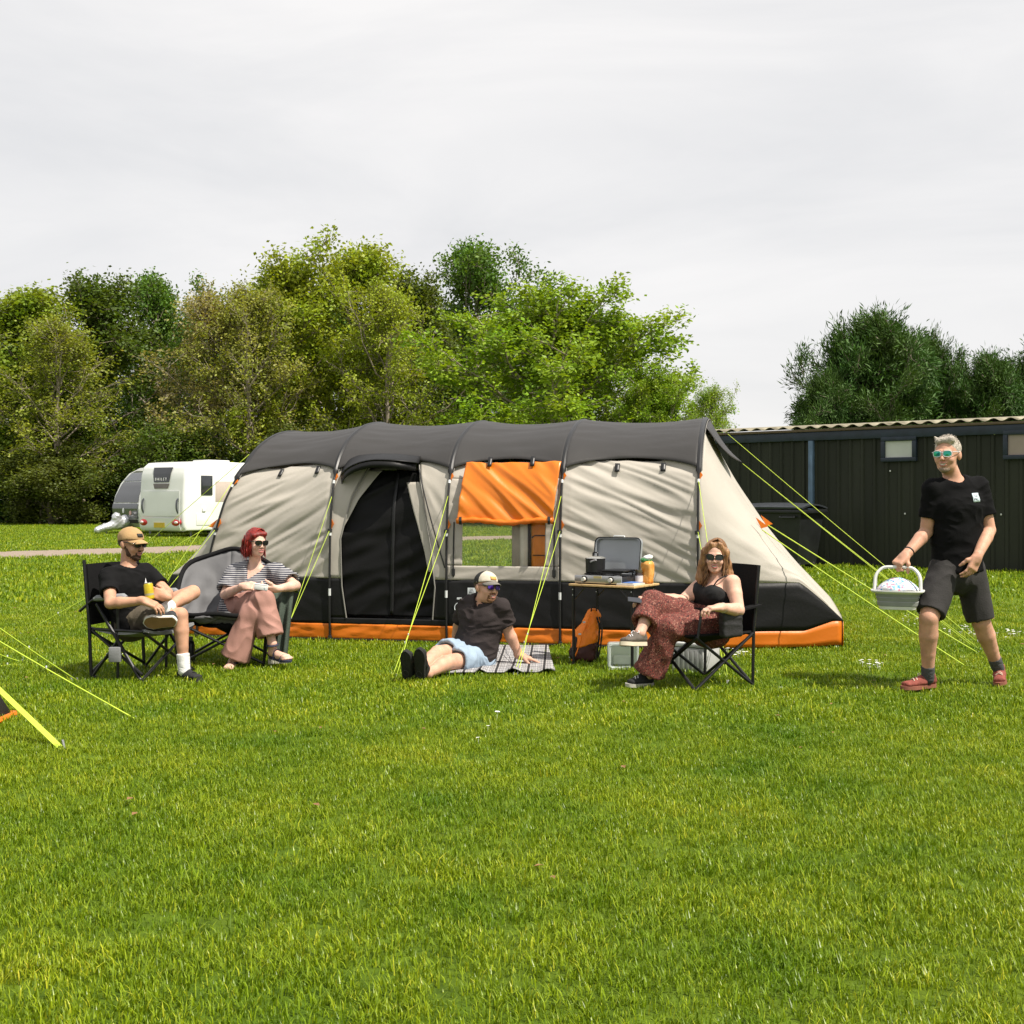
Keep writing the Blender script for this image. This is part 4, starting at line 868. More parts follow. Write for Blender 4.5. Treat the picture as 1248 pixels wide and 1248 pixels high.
tubes('cross_brace', ch, FRM, [[Lc(.44, -W2, .02), Lc(.45, W2 - .02, .36)], [Lc(.45, W2, .02), Lc(.44, -W2 + .02, .36)], [Lc(-.03, -W2, .05), Lc(-.05, W2, .36)], [Lc(-.03, W2, .05), Lc(-.05, -W2, .36)], [Lc(.44, -W2, .06), Lc(-.03, -W2 + .01, .36)]])
yy = np.linspace(-W2 + .01, W2 - .01, 9); zz = np.linspace(.40, .85, 9); MB().grid(np.array([[tuple(Lc(-.055 - .05 * (z - .4) / .47 - .035 * (1 - (y / W2) ** 2) + .012, y, z + .0)) for y in yy] for z in zz]), .012).build('backrest', CNV, ch)
xx = np.linspace(-.05, .46, 9); MB().grid(np.array([[tuple(Lc(x, y, .372 - .045 * (1 - (y / W2) ** 2) - .03 * math.sin(math.pi * (x + .05) / .51))) for y in yy] for x in xx][::-1]), .02).build('seat', GRAYC, ch)
MB().box(Lc(.22, -W2 - .03, .20), (.085, .05, .11), None, .008).build('cup_holder', GRAYC, ch)
# ---- padded bucket chair under the woman with red hair
Lm = frame_fn((-2.33, 9.72, 0), (.12, -1)); mo = thing('padded_bucket_chair', Lm(0, 0, 0), 'grey padded bucket chair with black rim under the woman with red hair', 'chair', 'folding camp chairs')
SATIN = M('quilted_grey', (.125, .125, .13), .75, var=.06, scale=8, bump=.15, bscale=30, spec=.2)
def bowl(ph, r):     # ph=0 back
    c = math.cos(ph); rim = .40 + .15 * (1 + c) / 2 + .33 * max(0, (c + .35) / 1.35) ** 1.0 + .012 * math.sin(ph * 6 + 1); sq = (abs(math.cos(ph)) ** 3 + abs(math.sin(ph)) ** 3) ** (-1 / 3.); bx, by = -.36 * math.cos(ph) * sq, .385 * math.sin(ph) * sq
    q = .022 * math.cos(ph * 5) * r * (1 - r) * 3 + .02 * math.sin(r * 12) * (1 - (2 * r - 1) ** 4)
    q += .055 * abs(math.sin(r * math.pi * 4.5)) ** .7 * min(1, r * 1.5) * (1 - r ** 8)
    z = .33 + (rim - .33) * r ** 2.1; lean = -.10 * max(0, c) * (z - .33)
    n_ = float(pnoise(np.array([bx * r * 7, by * r * 7 + 3, z * 6]))) * .26 * math.sin(math.pi * min(1, r)) ** .5 + float(pnoise(np.array([bx * r * 15 + 7, by * r * 15, z * 11]))) * .09 * math.sin(math.pi * min(1, r)) ** .5; n_ += -.035 * math.exp(-((ph * 8 / 6.283) % 1 - .5) ** 2 * 60) * min(1, r * 2) * (1 - r ** 6); q += n_
    return Lm(bx * r ** .8 * (1 - q) + lean, by * r ** .8 * (1 - q), z + q * .4 + .02)
Gb = np.array([[tuple(bowl(2 * math.pi * i / 60, .02 + .98 * j / 20)) for i in range(61)] for j in range(21)]); MB().grid(Gb[:, ::-1], .035).build('padded_shell', SATIN, mo, True)
Gu = Gb.copy(); ctr = np.array(Lm(0, 0, 0.55)); Gu = Gu[:15]; Gu = ctr + (Gu - ctr) * np.array([1.09, 1.09, 1.0]) - np.array([0, 0, .055]); MB().grid(Gu[:, ::-1], .006).build('under_sling', CNV, mo, True)
MB().tube([bowl(2 * math.pi * i / 60, 1.0) + Vector((0, 0, .0)) for i in range(60)], .020, 8, closed=True).build('rim', CNV, mo, True)
for s in (-1, 1):
    tubes('leg', mo, FRM, [[Lm(.30, s * .33, 0), Lm(.34, s * .36, .44)], [Lm(-.26, s * .33, 0), Lm(-.24, s * .36, .56)]], .012)
    tubes('frame_bar', mo, FRM, [[Lm(.34, s * .36, .42), Lm(-.26, s * .33, .03)], [Lm(.30, s * .33, .03), Lm(-.24, s * .36, .42)]], .011)
tubes('cross_brace', mo, FRM, [[Lm(.30, -.33, .03), Lm(.38, .34, .38)], [Lm(.30, .33, .03), Lm(.38, -.34, .38)], [Lm(-.26, -.33, .03), Lm(-.24, .34, .40)], [Lm(-.26, .33, .03), Lm(-.24, -.34, .40)]], .011)
# blanket over the arm of that chair
BLKT = M('blanket_green', (.06, .08, .062), .95, var=.2, scale=40, bump=.6, bscale=150); bl = thing('blanket', Lm(.1, .5, .0), 'dark grey green blanket with pale fringe draped over a padded chair arm', 'blanket')
Gk = []
for j in range(30):
    t_ = j / 29; row = []
    for i in range(15):
        s = i / 14; b_ = .39 + .19 * s * (1 - .25 * t_) - .02 * t_
        if t_ < .3: k = t_ / .3; a, z = -.16 + .34 * k, .60 - .02 * (1 - k) + .03 * math.sin(k * math.pi)
        else: k = (t_ - .3) / .7; a, z = .18 + .05 * math.sin(min(1, k * 3) * math.pi / 2) + .06 * k, .60 - .52 * k
        row.append(tuple(Lm(a + .030 * math.sin(s * 15 + t_ * 2) * min(1, t_ * 2), b_, z - .035 * abs(s - .3) * (1 - t_))))
    Gk.append(row)
MB().grid(np.array(Gk), .008).build('cloth', BLKT, bl, True)
fr = MB()
for i in range(24):
    p = Vector(Gk[-1][0]).lerp(Vector(Gk[-1][-1]), i / 23); fr.tube([p + Vector((0, 0, .01)), p + Vector((.006 * math.sin(i * 3), .004, -.055))], .0045, 4)
fr.build('fringe', M('fringe_cream', (.6, .57, .5), .9), bl)
# water bottle between the two chairs
c = GP(232, 809); bo = thing('water_bottle', c, 'slim black water bottle standing in the grass beside the padded chair', 'bottle')
MB().lathe([(0, 0), (.034, 0), (.036, .01), (.036, .15), (.03, .175), (.018, .19)], c).build('body', M('bottle_black', (.012, .012, .013), .3), bo); MB().lathe([(.02, .187), (.021, .215), (.018, .22), (0, .22)], c).build('cap', M('bottle_cap', (.10, .11, .10), .4), bo)
# ---- black captain's chair under the woman with sunglasses
Lb = frame_fn((1.37, 8.60, 0), (-.86, -.50)); bc = thing('camping_armchair', Lb(0, 0, 0), 'black folding armchair with hanging side pouch under the woman in red patterned trousers', 'chair', 'folding camp chairs')
W3 = .265
for s in (-1, 1):
    tubes('leg', bc, FRM, [[Lb(-.24, s * W3, 0), Lb(-.25, s * W3, .42), Lb(-.30, s * W3, .86)]], .0115)
    tubes('front_post', bc, FRM, [[Lb(.26, s * W3, .36), Lb(.22, s * W3, .58)]], .011)
    for (a, b) in ((.28, -.24), (-.24, .28)): tubes('frame_bar', bc, FRM, [[Lb(a, s * W3, .015), Lb(b, s * W3, .38)]])
    xs_ = np.linspace(-.29, .26, 8); MB().grid(np.array([[tuple(Lb(x, s * (W3 + dy), .585 - .03 * math.sin(math.pi * (x + .29) / .55))) for dy in (-.035, -.01, .02, .04)] for x in xs_]), .012).build('armrest', CNV, bc)
    MB().box(Lb(.28, s * W3, .012), (.03, .03, .024), None, .006).build('foot', FRM, bc); MB().box(Lb(-.24, s * W3, .012), (.03, .03, .024), None, .006).build('foot', FRM, bc)
for x in (.28, -.24): tubes('cross_brace', bc, FRM, [[Lb(x, -W3, .015), Lb(x * .98, W3, .37)], [Lb(x, W3, .015), Lb(x * .98, -W3, .37)]])
MB().box(Lb(.28, 0, .19), (.035, .035, .05), None, .006).build('brace_hub', FRM, bc)
yy = np.linspace(-W3 + .005, W3 - .005, 10); MB().grid(np.array([[tuple(Lb(-.255 - .06 * (z - .36) / .5 - .03 * (1 - (y / W3) ** 2), y, z)) for y in yy] for z in np.linspace(.36, .86, 10)]), .012).build('backrest', CNV, bc)
MB().grid(np.array([[tuple(Lb(x, y, .385 - .085 * (1 - (y / W3) ** 2) * math.sin(math.pi * min(1, (x + .30) / .62)) ** .6)) for y in yy] for x in np.linspace(-.25, .30, 10)][::-1]), .016).build('seat', CNV, bc)
S = SDF(); S.box(Lb(.02, W3 + .068, .475), (.070, .018, .085), np.array([[-.86, .50, 0], [-.50, -.86, 0], [0, 0, 1]]), .014, .01); soft(S, 'side_pouch', M('pouch_black', (.020, .019, .020), .6, bump=.3), bc, .007, .004, (9, 9, 9))

# ---- table
e1, e2 = Vector((.839, -.545, 0)), Vector((.545, .839, 0)); TL0 = Vector((.452, 9.56, 0)); TWd, TDp, TH = .585, .45, .655; RT = Matrix(((e1.x, e2.x, 0), (e1.y, e2.y, 0), (0, 0, 1)))
def tp(a, b, z): return TL0 + e1 * a + e2 * b + Vector((0, 0, z))
tb = thing('camping_table', tp(0, 0, 0), 'small folding camping table with bamboo top and thin black legs', 'table'); BAM = M('bamboo', (.46, .30, .13), .5, scale=9, col2=(.58, .40, .19), stretch=(1, 6, 1), bump=.1)
for k in range(5): MB().box(tp(TWd / 2, TDp * (k + .5) / 5, TH - .008), (TWd, TDp / 5 - .003, .016), RT, .003).build('tabletop_slat', BAM, tb)
for a in (.03, TWd - .03):
    for b in (.03, TDp - .03):
        l = MB().tube([tp(a, b, 0), tp(a, b, TH - .017)], .012, 8).build('leg', FRM, tb); MB().box(tp(a, b, .012), (.03, .03, .024), RT, .005).build('foot', FRM, l)
        for q in (TH - .045, TH - .09): MB().tube([tp(a - .0, b - .0141, q) , tp(a, b - .0141, q) - e2 * .004], .004, 6).build('rivet', SIL, l)
        MB().tube([tp(a, b, TH - .13), tp(a + (.11 if a < .3 else -.11), b, TH - .02)], .007, 6).build('strut', FRM, tb)
for b in (.03, TDp - .03): MB().tube([tp(.03, b, TH - .026), tp(TWd - .03, b, TH - .026)], .009, 6).build('rail', FRM, tb)
# ---- stove
SV0 = tp(.035, .05, TH); 
def sp(a, b, z): return SV0 + e1 * a + e2 * b + Vector((0, 0, z))
sv = thing('gas_stove', SV0, 'two-burner silver and black gas stove with its lid standing open on the table', 'stove'); STL = M('stove_steel', (.42, .42, .42), .32, metal=.75, var=.1, scale=4); STB = M('stove_black', (.012, .012, .013), .4); GRYL = M('stove_lid_grey', (.30, .315, .33), .35, metal=.3, var=.1, scale=3)
SW, SDp = .42, .28
MB().box(sp(SW / 2, SDp / 2, .038), (SW, SDp, .056), RT, .008).build('body', STB, sv)
fp = MB().box(sp(SW / 2 - .0, -.006, .040), (SW + .004, .016, .062), RT, .006).build('control_panel', STL, sv)
for a in (.09, .33): 
    MB().lathe([(.026, 0), (.026, .006)], sp(a, -.014, .040), -e2, 16).build('knob_ring', STB, fp); MB().lathe([(.017, 0), (.016, .022), (0, .023)], sp(a, -.019, .040), -e2, 14).build('knob', M('knob_cream', (.62, .60, .54), .4), fp)
MB().box(sp(SW / 2, -.0155, .058), (.07, .004, .018), RT).build('badge', M('badge_gold', (.5, .42, .2), .4), fp)
for a in (.02, SW - .02):
    for b in (.02, SDp - .02): MB().box(sp(a, b, .006), (.03, .03, .012), RT, .003).build('foot', STB, sv)
# lid: shallow rounded tray standing up
def rrect(w, h, r, n=6): 
    out = []
    for (cx, cz, a0) in [(w / 2 - r, h - r, 0), (-w / 2 + r, h - r, 90), (-w / 2 + r, .004, 180), (w / 2 - r, .004, 270)]:
        if a0 >= 180: out.append((-w / 2 if a0 == 180 else w / 2, 0)); continue
        for k in range(n + 1): a = R_(a0 + 90 * k / n); out.append((cx + r * math.cos(a), cz + r * math.sin(a)))
    return out
ol = rrect(SW, .30, .045); back = e2 * .10; Zl = Vector((0, 0, 1)); tl_ = (Zl * .985 + e2 * .17).normalized()
def lp(x, h, d=0.0): return sp(SW / 2 + x, SDp + .004, .066) + tl_ * h + e2 * d
ld = MB(); n_ = len(ol); V = [lp(x, h, 0.0) for x, h in ol] + [lp(x * .94, .006 + h * .95, .0) for x, h in ol] + [lp(x * .92, .008 + h * .94, .028) for x, h in ol] + [lp(x, h, .034) for x, h in ol]
F = []
for q_ in (0, 1): F += [(q_ * n_ + k, q_ * n_ + (k + 1) % n_, (q_ + 1) * n_ + (k + 1) % n_, (q_ + 1) * n_ + k) for k in range(n_)]
F += [tuple(2 * n_ + k for k in range(n_)), tuple(3 * n_ + k for k in range(n_))[::-1]] + [(k, 3 * n_ + k, 3 * n_ + (k + 1) % n_, (k + 1) % n_) for k in range(n_)]
lid = ld.add(V, F).build('lid', GRYL, sv); MB().tube([lp(x * 1.004, h * 1.004, -.003) for x, h in ol], .0045, 6, closed=True).build('lid_rim', STB, lid)
MB().tube([lp(-.05, .303, .015), lp(-.045, .314, .015), lp(.045, .314, .015), lp(.05, .303, .015)], .006, 6).build('lid_handle', SIL, lid)
gr_ = MB()
for k in range(7): gr_.tube([sp(.22 + .028 * k, .03, .094), sp(.22 + .028 * k, .25, .094)], .004, 5)
for b in (.03, .14, .25): gr_.tube([sp(.21, b, .092), sp(.40, b, .092)], .0045, 5)
for a in (.22, .385):
    for b in (.035, .245): gr_.tube([sp(a, b, .06), sp(a, b, .094)], .004, 5)
gr_.build('pan_support', STB, sv); gr2 = MB()
for k in range(4): a = k * math.pi / 4; gr2.tube([sp(.105 + .085 * math.cos(a), .14 + .085 * math.sin(a), .079), sp(.105 - .085 * math.cos(a), .14 - .085 * math.sin(a), .079)], .004, 5)
gr2.tube([sp(.105 + .087 * math.cos(a), .14 + .087 * math.sin(a), .075) for a in np.linspace(0, 6.283, 17)[:-1]], .0045, 5, closed=True)
gr2.build('pan_support', STB, sv)
for a in (.105, .31): MB().lathe([(0, 0), (.035, 0), (.035, .008), (.02, .012), (0, .012)], sp(a, .14, .066), n=16).build('burner', STL, sv)
# griddle pan
gd = thing('griddle_pan', sp(.32, .14, .099), 'flat black griddle pan on the right-hand burner beneath the open lid', 'pan'); MB().box(sp(.315, .145, .108), (.20, .22, .014), RT, .005).build('plate', STB, gd); MB().tube([sp(.42, .15, .112), sp(.455, .15, .115), sp(.455, .19, .115), sp(.42, .19, .112)], .005, 6).build('handle', STB, gd)
# pot
pc_ = sp(.105, .14, .083); pt = thing('cooking_pot', pc_, 'small black cooking pot with steel lid on the stove', 'pot'); MB().lathe([(0, 0), (.072, 0), (.078, .006), (.080, .112), (.084, .116), (.078, .116)], pc_, n=26).build('pan', STB, pt)
li = MB().lathe([(.083, .116), (.082, .121), (.06, .130), (.02, .135), (0, .136)], pc_, n=26).build('lid', M('pot_lid', (.5, .49, .45), .25, metal=.7), pt); MB().tube(spline([pc_ + e1 * -.022 + Zl * .134, pc_ + e1 * -.018 + Zl * .160, pc_ + e1 * .018 + Zl * .160, pc_ + e1 * .022 + Zl * .134], 4), .006, 7).build('handle', STB, li)
MB().tube([pc_ - e2 * .080 + Zl * .09, pc_ - e2 * .105 + e1 * .02 + Zl * .095, pc_ - e2 * .115 + e1 * .07 + Zl * .11], .008, 7).build('handle', STL, pt)
# magazines, jar, bread bag
mg = tp(.49, .13, TH); 
for k, (c3, dz, rot, nm, lb) in enumerate([((.62, .60, .55), .006, .05, 'white', 'pale thick magazine lying on the table corner beside the stove'), ((.10, .20, .50), .016, -.06, 'blue', 'thin blue-covered magazine lying on top of a pale one')]):
    Rk = RT @ Matrix.Rotation(rot, 3, 'Z'); cc = mg + Zl * (dz + .0005); ob = thing('magazine', cc, lb, 'magazine'); MB().box(cc, (.15 if k == 0 else .13, .21 if k == 0 else .16, .011 if k == 0 else .008), Rk, .001).build('pages', M('mag_pages_' + nm, (.66, .62, .56) if k == 0 else (.55, .5, .45), .6), ob); MB().box(cc + Zl * (.007 if k == 0 else .0056), (.152 if k == 0 else .132, .212 if k == 0 else .162, .002), Rk).build('cover', M('mag_cover_' + nm, c3, .4), ob)
jc = tp(.475, .30, TH); jr = thing('sauce_jar', jc, 'small glass jar with pale label and dark lid between stove and bread', 'jar'); MB().lathe([(0, 0), (.030, 0), (.033, .006), (.033, .075), (.027, .088), (.027, .092)], jc).build('glass', M('jar_glass', (.05, .035, .03), .15, coat=.4), jr); MB().lathe([(.0335, .018), (.0335, .066)], jc).build('label', M('jar_label', (.62, .60, .62), .5), jr); MB().lathe([(.030, .090), (.030, .108), (0, .109)], jc).build('lid', M('jar_lid', (.08, .07, .04), .4), jr)
bc_ = tp(.525, .36, TH); bb = thing('bread_bag', bc_, 'orange bread bag with green and white twisted top standing on the table', 'bag')
S = SDF(); S.box(bc_ + Zl * .085, (.020, .020, .065), np.array(RT), .02, .01).ell(bc_ + Zl * .155 - e1 * .008, (.034, .032, .04), None, .03); soft(S, 'bag', ramp_mat('bread_film', 'noise', [(0, (.62, .27, .05)), (.45, (.70, .36, .10)), (.62, (.60, .22, .03))], 18, .25, 'LINEAR'), bb, .005, .006, (22, 22, 10))
S = SDF(); S.ell(bc_ + Zl * .185 - e1 * .014, (.045, .038, .022), None, .02); soft(S, 'green_band', M('film_green', (.05, .20, .06), .3), bb, .005, .006, (30, 30, 30))
S = SDF(); S.ell(bc_ + Zl * .206 - e1 * .004, (.032, .028, .016), None, .02).ell(bc_ + Zl * .212 + e1 * .018, (.02, .018, .014), None, .02); soft(S, 'twisted_top', M('film_white', (.75, .76, .74), .3), bb, .005, .006, (40, 40, 40))
# ---- rucksack under the table
rc0 = P(716, 803, 9.78); rc0.z = 0; bk = thing('rucksack', rc0, 'orange and black rucksack leaning under the camping table', 'rucksack'); RO = M('rucksack_orange', (.92, .23, .012), .5, var=.12, scale=10, bump=.3, bscale=40); RB = M('rucksack_black', (.018, .014, .013), .7, bump=.3)
def rk(x, y, z): return rc0 + Vector((x, y, z))
S = SDF(); S.ecap(rk(-.01, 0, .20), rk(.055, .03, .385), (.085, .065), (.055, .045), (1, 0, 0), .02).ecap(rk(-.04, -.01, .10), rk(-.01, 0, .22), (.10, .075), (.09, .068), (1, 0, 0), .03); S.cut(rk(0, 0, .145), (.25, 0, -1)); soft(S, 'body', RO, bk, .007, .007, (16, 16, 10))
S = SDF(); S.ecap(rk(-.045, -.01, .06), rk(-.02, 0, .14), (.108, .078), (.10, .074), (1, 0, 0), .03); S.cut(rk(0, 0, .150), (-.25, 0, 1)).cut(rk(0, 0, .006), (0, 0, -1)); soft(S, 'base', M('rucksack_maroon', (.05, .012, .010), .6), bk, .007, .005, (16, 16, 16))
S = SDF(); S.rc(rk(-.115, -.04, .06), rk(-.085, -.03, .19), .034, .026, .02); soft(S, 'side_pocket', RB, bk, .006, .004, (20, 20, 20))
MB().tube(spline([rk(-.135, -.075, .02), rk(-.10, -.078, .07), rk(-.075, -.078, .14), rk(-.05, -.07, .22), rk(-.01, -.055, .32), rk(.02, -.045, .40)], 5), .006, 6).build('zip', RO, bk)
for dx in (.095, .075): MB().tube(spline([rk(dx, -.03, .37), rk(dx + .02, -.05, .28), rk(dx + .01, -.05, .15), rk(dx - .01, -.04, .03)], 5), .011, 6, flat=.4).build('shoulder_strap', RB, bk)
MB().tube(spline([rk(.03, 0, .41), rk(.035, -.01, .445), rk(.07, 0, .445), rk(.075, 0, .41)], 5), .006, 6).build('grab_loop', RB, bk)
for (x, z) in [(-.055, .235), (-.02, .33)]: MB().box(rk(x - .012, -.072 + (z - .235) * .15, z), (.022, .004, .014)).build('reflective_badge', SIL, bk)
# ---- clear storage tub and ribbed cool box
c = P(760, 818, 9.30); c.z = 0; tu = thing('storage_tub', c, 'translucent plastic storage tub standing on its side under the table', 'tub')
tm = bpy.data.materials.new('translucent_plastic'); tm.use_nodes = True; b_ = tm.node_tree.nodes['Principled BSDF']; b_.inputs['Base Color'].default_value = (.62, .68, .66, 1); b_.inputs['Roughness'].default_value = .35; b_.inputs['Alpha'].default_value = .62
S = SDF(); S.box(c + Vector((0, .07, .105)), (.10, .05, .085), None, .018, .01).box(c + Vector((0, .045, .105)), (.085, .06, .07), None, .012, .01, 's'); soft(S, 'tub', tm, tu, .007); MB().tube([c + Vector((a * .114, .01, .105 + b * .1)) for a, b in [(-1, -.9), (-1, .9), (-.9, 1), (.9, 1), (1, .9), (1, -.9), (.9, -1), (-.9, -1)]], .006, 6, closed=True).build('rim', tm, tu)
MB().box(c + Vector((0, .10, .065)), (.15, .03, .07), None, .01).build('folded_towel', M('towel_pale', (.45, .50, .42), .9), tu)
c = P(848, 818, 9.25); c.z = 0; cb_ = thing('cool_box', c, 'pale grey ribbed cool box standing in the grass behind the black chair', 'box'); CBm = M('cool_box_grey', (.40, .40, .39), .45, var=.08)
Rc = Matrix.Rotation(R_(-35), 3, 'Z'); MB().box(c + Vector((0, 0, .10)), (.30, .24, .19), Rc, .015).build('body', CBm, cb_); MB().box(c + Vector((0, 0, .215)), (.32, .26, .035), Rc, .012).build('lid', M('cool_box_lid', (.55, .56, .55), .4), cb_)
for k in range(7): MB().box(c + Rc @ Vector((-.12 + .04 * k, -.124, .10)), (.016, .012, .15), Rc, .004).build('rib', M('cool_box_rib', (.62, .62, .60), .4), cb_)
# ---- picnic rug
RUGC = [GP(506, 823), GP(590, 826), GP(672, 820), GP(671, 811), GP(667, 792), GP(560, 792)]
rug = bpy.data.materials.new('plaid_rug'); rug.use_nodes = True; t_ = rug.node_tree; b_ = t_.nodes['Principled BSDF']; b_.inputs['Roughness'].default_value = .95; L = t_.links; tcn = t_.nodes.new('ShaderNodeTexCoord'); prev = None
mpn = t_.nodes.new('ShaderNodeMapping'); mpn.inputs['Rotation'].default_value = (0, 0, .04); L.new(tcn.outputs['Object'], mpn.inputs['Vector'])
for ax in ('X', 'Y'):
    w = t_.nodes.new('ShaderNodeTexWave'); w.bands_direction = ax; w.inputs['Scale'].default_value = 2.6; w.inputs['Distortion'].default_value = .15; L.new(mpn.outputs['Vector'], w.inputs['Vector']); r = t_.nodes.new('ShaderNodeValToRGB'); r.color_ramp.interpolation = 'CONSTANT'; e = r.color_ramp.elements; e[0].position, e[0].color = 0, (.05, .05, .055, 1); e[1].position, e[1].color = .06, (.9, .88, .85, 1)
    for p, v in [(.2, .45), (.26, .95), (.34, .12), (.42, .85), (.62, .6), (.8, .95), (.9, .25), (.95, .9)]: e.new(p).color = (v, v, v, 1)
    L.new(w.outputs['Fac'], r.inputs['Fac'])
    if prev is None: prev = r.outputs['Color']
    else:
        mm = t_.nodes.new('ShaderNodeMix'); mm.data_type = 'RGBA'; mm.blend_type = 'MULTIPLY'; mm.inputs[0].default_value = .85; L.new(prev, mm.inputs[6]); L.new(r.outputs['Color'], mm.inputs[7]); prev = mm.outputs[2]
mm = t_.nodes.new('ShaderNodeMix'); mm.data_type = 'RGBA'; mm.blend_type = 'MULTIPLY'; mm.inputs[0].default_value = 1; mm.inputs[7].default_value = (.55, .54, .55, 1); L.new(prev, mm.inputs[6]); L.new(mm.outputs[2], b_.inputs['Base Color'])
c0, c1, c2, c3 = GP(500, 824), GP(676, 823), GP(668, 790), GP(556, 790); Gr = []
for j in range(25):
    row = []
    for i in range(41):
        s, t2 = i / 40, j / 24; p = c0.lerp(c1, s).lerp(c3.lerp(c2, s), t2); z = .022 + .010 * float(pnoise(np.array([p.x * 5, p.y * 5, 1.]))) + .028 * max(0, math.sin(s * 26 + 2)) * max(0, 1 - t2 * 4) * (s > .45); row.append((p.x, p.y, z))
    Gr.append(row)
rgo = MB().grid(np.array(Gr), .010).build('picnic_rug', rug, None, True); props(rgo, 'grey and black plaid picnic rug spread on the grass under the seated man', 'rug')
GRASS_HOLES.append([(p.x, p.y) for p in (c0, c1, c2, c3)])
# ================================================================== PEOPLE
def v3(*a): return np.array(a, float)
def unit(a): a = np.array(a, float); return a / np.linalg.norm(a)
def lerp(a, b, t): return np.array(a, float) * (1 - t) + np.array(b, float) * t
def skin(name, col):
    m = M(name, col, .55, var=.17, scale=14, bump=.10, bscale=160, spec=.28); b = m.node_tree.nodes['Principled BSDF']
    b.inputs['Subsurface Weight'].default_value = .12; b.inputs['Subsurface Radius'].default_value = (.010, .004, .002); b.inputs['Subsurface Scale'].default_value = 1.0; return m
class Head:
    def __init__(s, c, fwd, up, sc=1.0):
        s.c = np.array(c, float); s.f = unit(fwd); u = np.array(up, float); s.u = unit(u - s.f * (u @ s.f)); s.l = np.cross(s.u, s.f); s.k = sc      # l: person's left
    def p(s, x, y, z): return s.c + s.k * (s.l * x + s.f * y + s.u * z)
    @property
    def R(s): return np.stack([s.l, s.f, s.u], 1)
def head_sdf(S, H, jaw=1.0, smile=True, fem=False):
    k = H.k; R = H.R
    def E(x, y, z, a, b, c, kk=.02, op='u'): S.ell(H.p(x, y, z), (a * k, b * k, c * k), R, kk * k, op)
    E(0, -.014, .032, .076, .096, .084); E(0, .026, -.028, .061 * jaw, .068, .086, .03); E(0, .040, -.078, .047 * jaw, .046, .036, .03); E(0, .072, -.100, .024, .022, .017, .02)
    for sg in (-1, 1):
        E(sg * .036, .068, -.036, .025, .024, .022, .02); E(sg * .077, -.006, -.012, .010, .019, .031, .006); E(sg * .084, -.010, -.006, .006, .018, .026, .006)
        E(sg * .031, .106, .004, .017, .017, .012, .012, 's'); E(sg * .031, .086, .004, .013, .012, .012, .004); S.rc(H.p(sg * .044, .080, .022), H.p(sg * .012, .094 - .004 * fem, .024), (.008 - .003 * fem) * k, (.008 - .003 * fem) * k, .012 * k)
    S.rc(H.p(0, .092, .012), H.p(0, .116 - .004 * fem, -.030), (.008 - .002 * fem) * k, (.0125 - .003 * fem) * k, .010 * k)
    for sg in (-1, 1): E(sg * .012, .106, -.034, .0075, .010, .007, .006)
    E(0, .089, -.058, .025, .013, .006, .008); E(0, .087, -.072, .021, .012, .007, .008)
    E(0, .108, -.0655, .024, .013, .0032 if not smile else .0085, .003, 's')
def hand_sdf(S, wr, d, n, side, curl=.5, sc=1.0, spread=.12, thumb=.5):
    "wr wrist, d finger direction, n palm normal, side 'R'/'L'"
    d = unit(d); n = np.array(n, float); n = unit(n - d * (n @ d)); s = np.cross(d, n) * (1 if side == 'R' else -1); wr = np.array(wr, float); q = sc
    pc = wr + d * .050 * q; S.box(pc, (.030 * q, .036 * q, .004 * q), np.stack([s, d, n], 1), .011 * q, .02); S.rc(wr - d * .02, wr + d * .03 * q, .026 * q, .026 * q, .02)
    Ls = [(.030, .082, .040, .024, .019, .0088), (.010, .088, .045, .027, .020, .0090), (-.010, .084, .042, .025, .019, .0086), (-.029, .075, .033, .020, .017, .0078)]
    for i, (o, b, l1, l2, l3, r) in enumerate(Ls):
        a = wr + s * o * q + d * b * q; dd = unit(d + s * spread * (1.2 - i * .8) * .5); ang = curl * (1 + .12 * i); pts = [a]; cur = 0
        for l, w in ((l1, .75), (l2, 1.25), (l3, .8)):
            cur += ang * w; pts.append(pts[-1] + (dd * math.cos(cur) + n * math.sin(cur)) * l * q)
        S.chain(pts, [r * q * 1.08, r * q, r * q * .92, r * q * .82], .006)
    a = wr + s * .022 * q + d * .022 * q + n * .004; t1 = unit(d * .62 + s * .70 + n * thumb * .7); t2 = unit(d * .85 + s * .15 + n * thumb); b1 = a + t1 * .042 * q; b2 = b1 + t2 * .032 * q; b3 = b2 + unit(t2 + n * thumb * .4) * .026 * q
    S.chain([a, b1, b2, b3], [.017 * q, .0125 * q, .011 * q, .009 * q], .010)
def leg_sdf(S, hip, kn, an, g=1.0, k=.03):
    hip, kn, an = map(np.array, (hip, kn, an)); S.chain([hip, lerp(hip, kn, .45), kn], [.088 * g, .074 * g, .056 * g], .008); bd = unit(np.cross(np.cross(kn - hip, an - kn), an - kn) + 1e-9); cb = lerp(kn, an, .30) - bd * -.0
    calf = lerp(kn, an, .30); back = unit(unit(an - kn) - unit(kn - hip)); calf = calf + back * -.0
    S.chain([kn, calf, lerp(kn, an, .62), an], [.054 * g, .055 * g, .042 * g, .033 * g], .008)
def arm_sdf(S, sh, el, wr, g=1.0):
    S.chain([sh, lerp(sh, el, .4), el], [.052 * g, .047 * g, .039 * g], .008); S.chain([el, lerp(el, wr, .28), wr], [.039 * g, .041 * g, .0265 * g], .008)
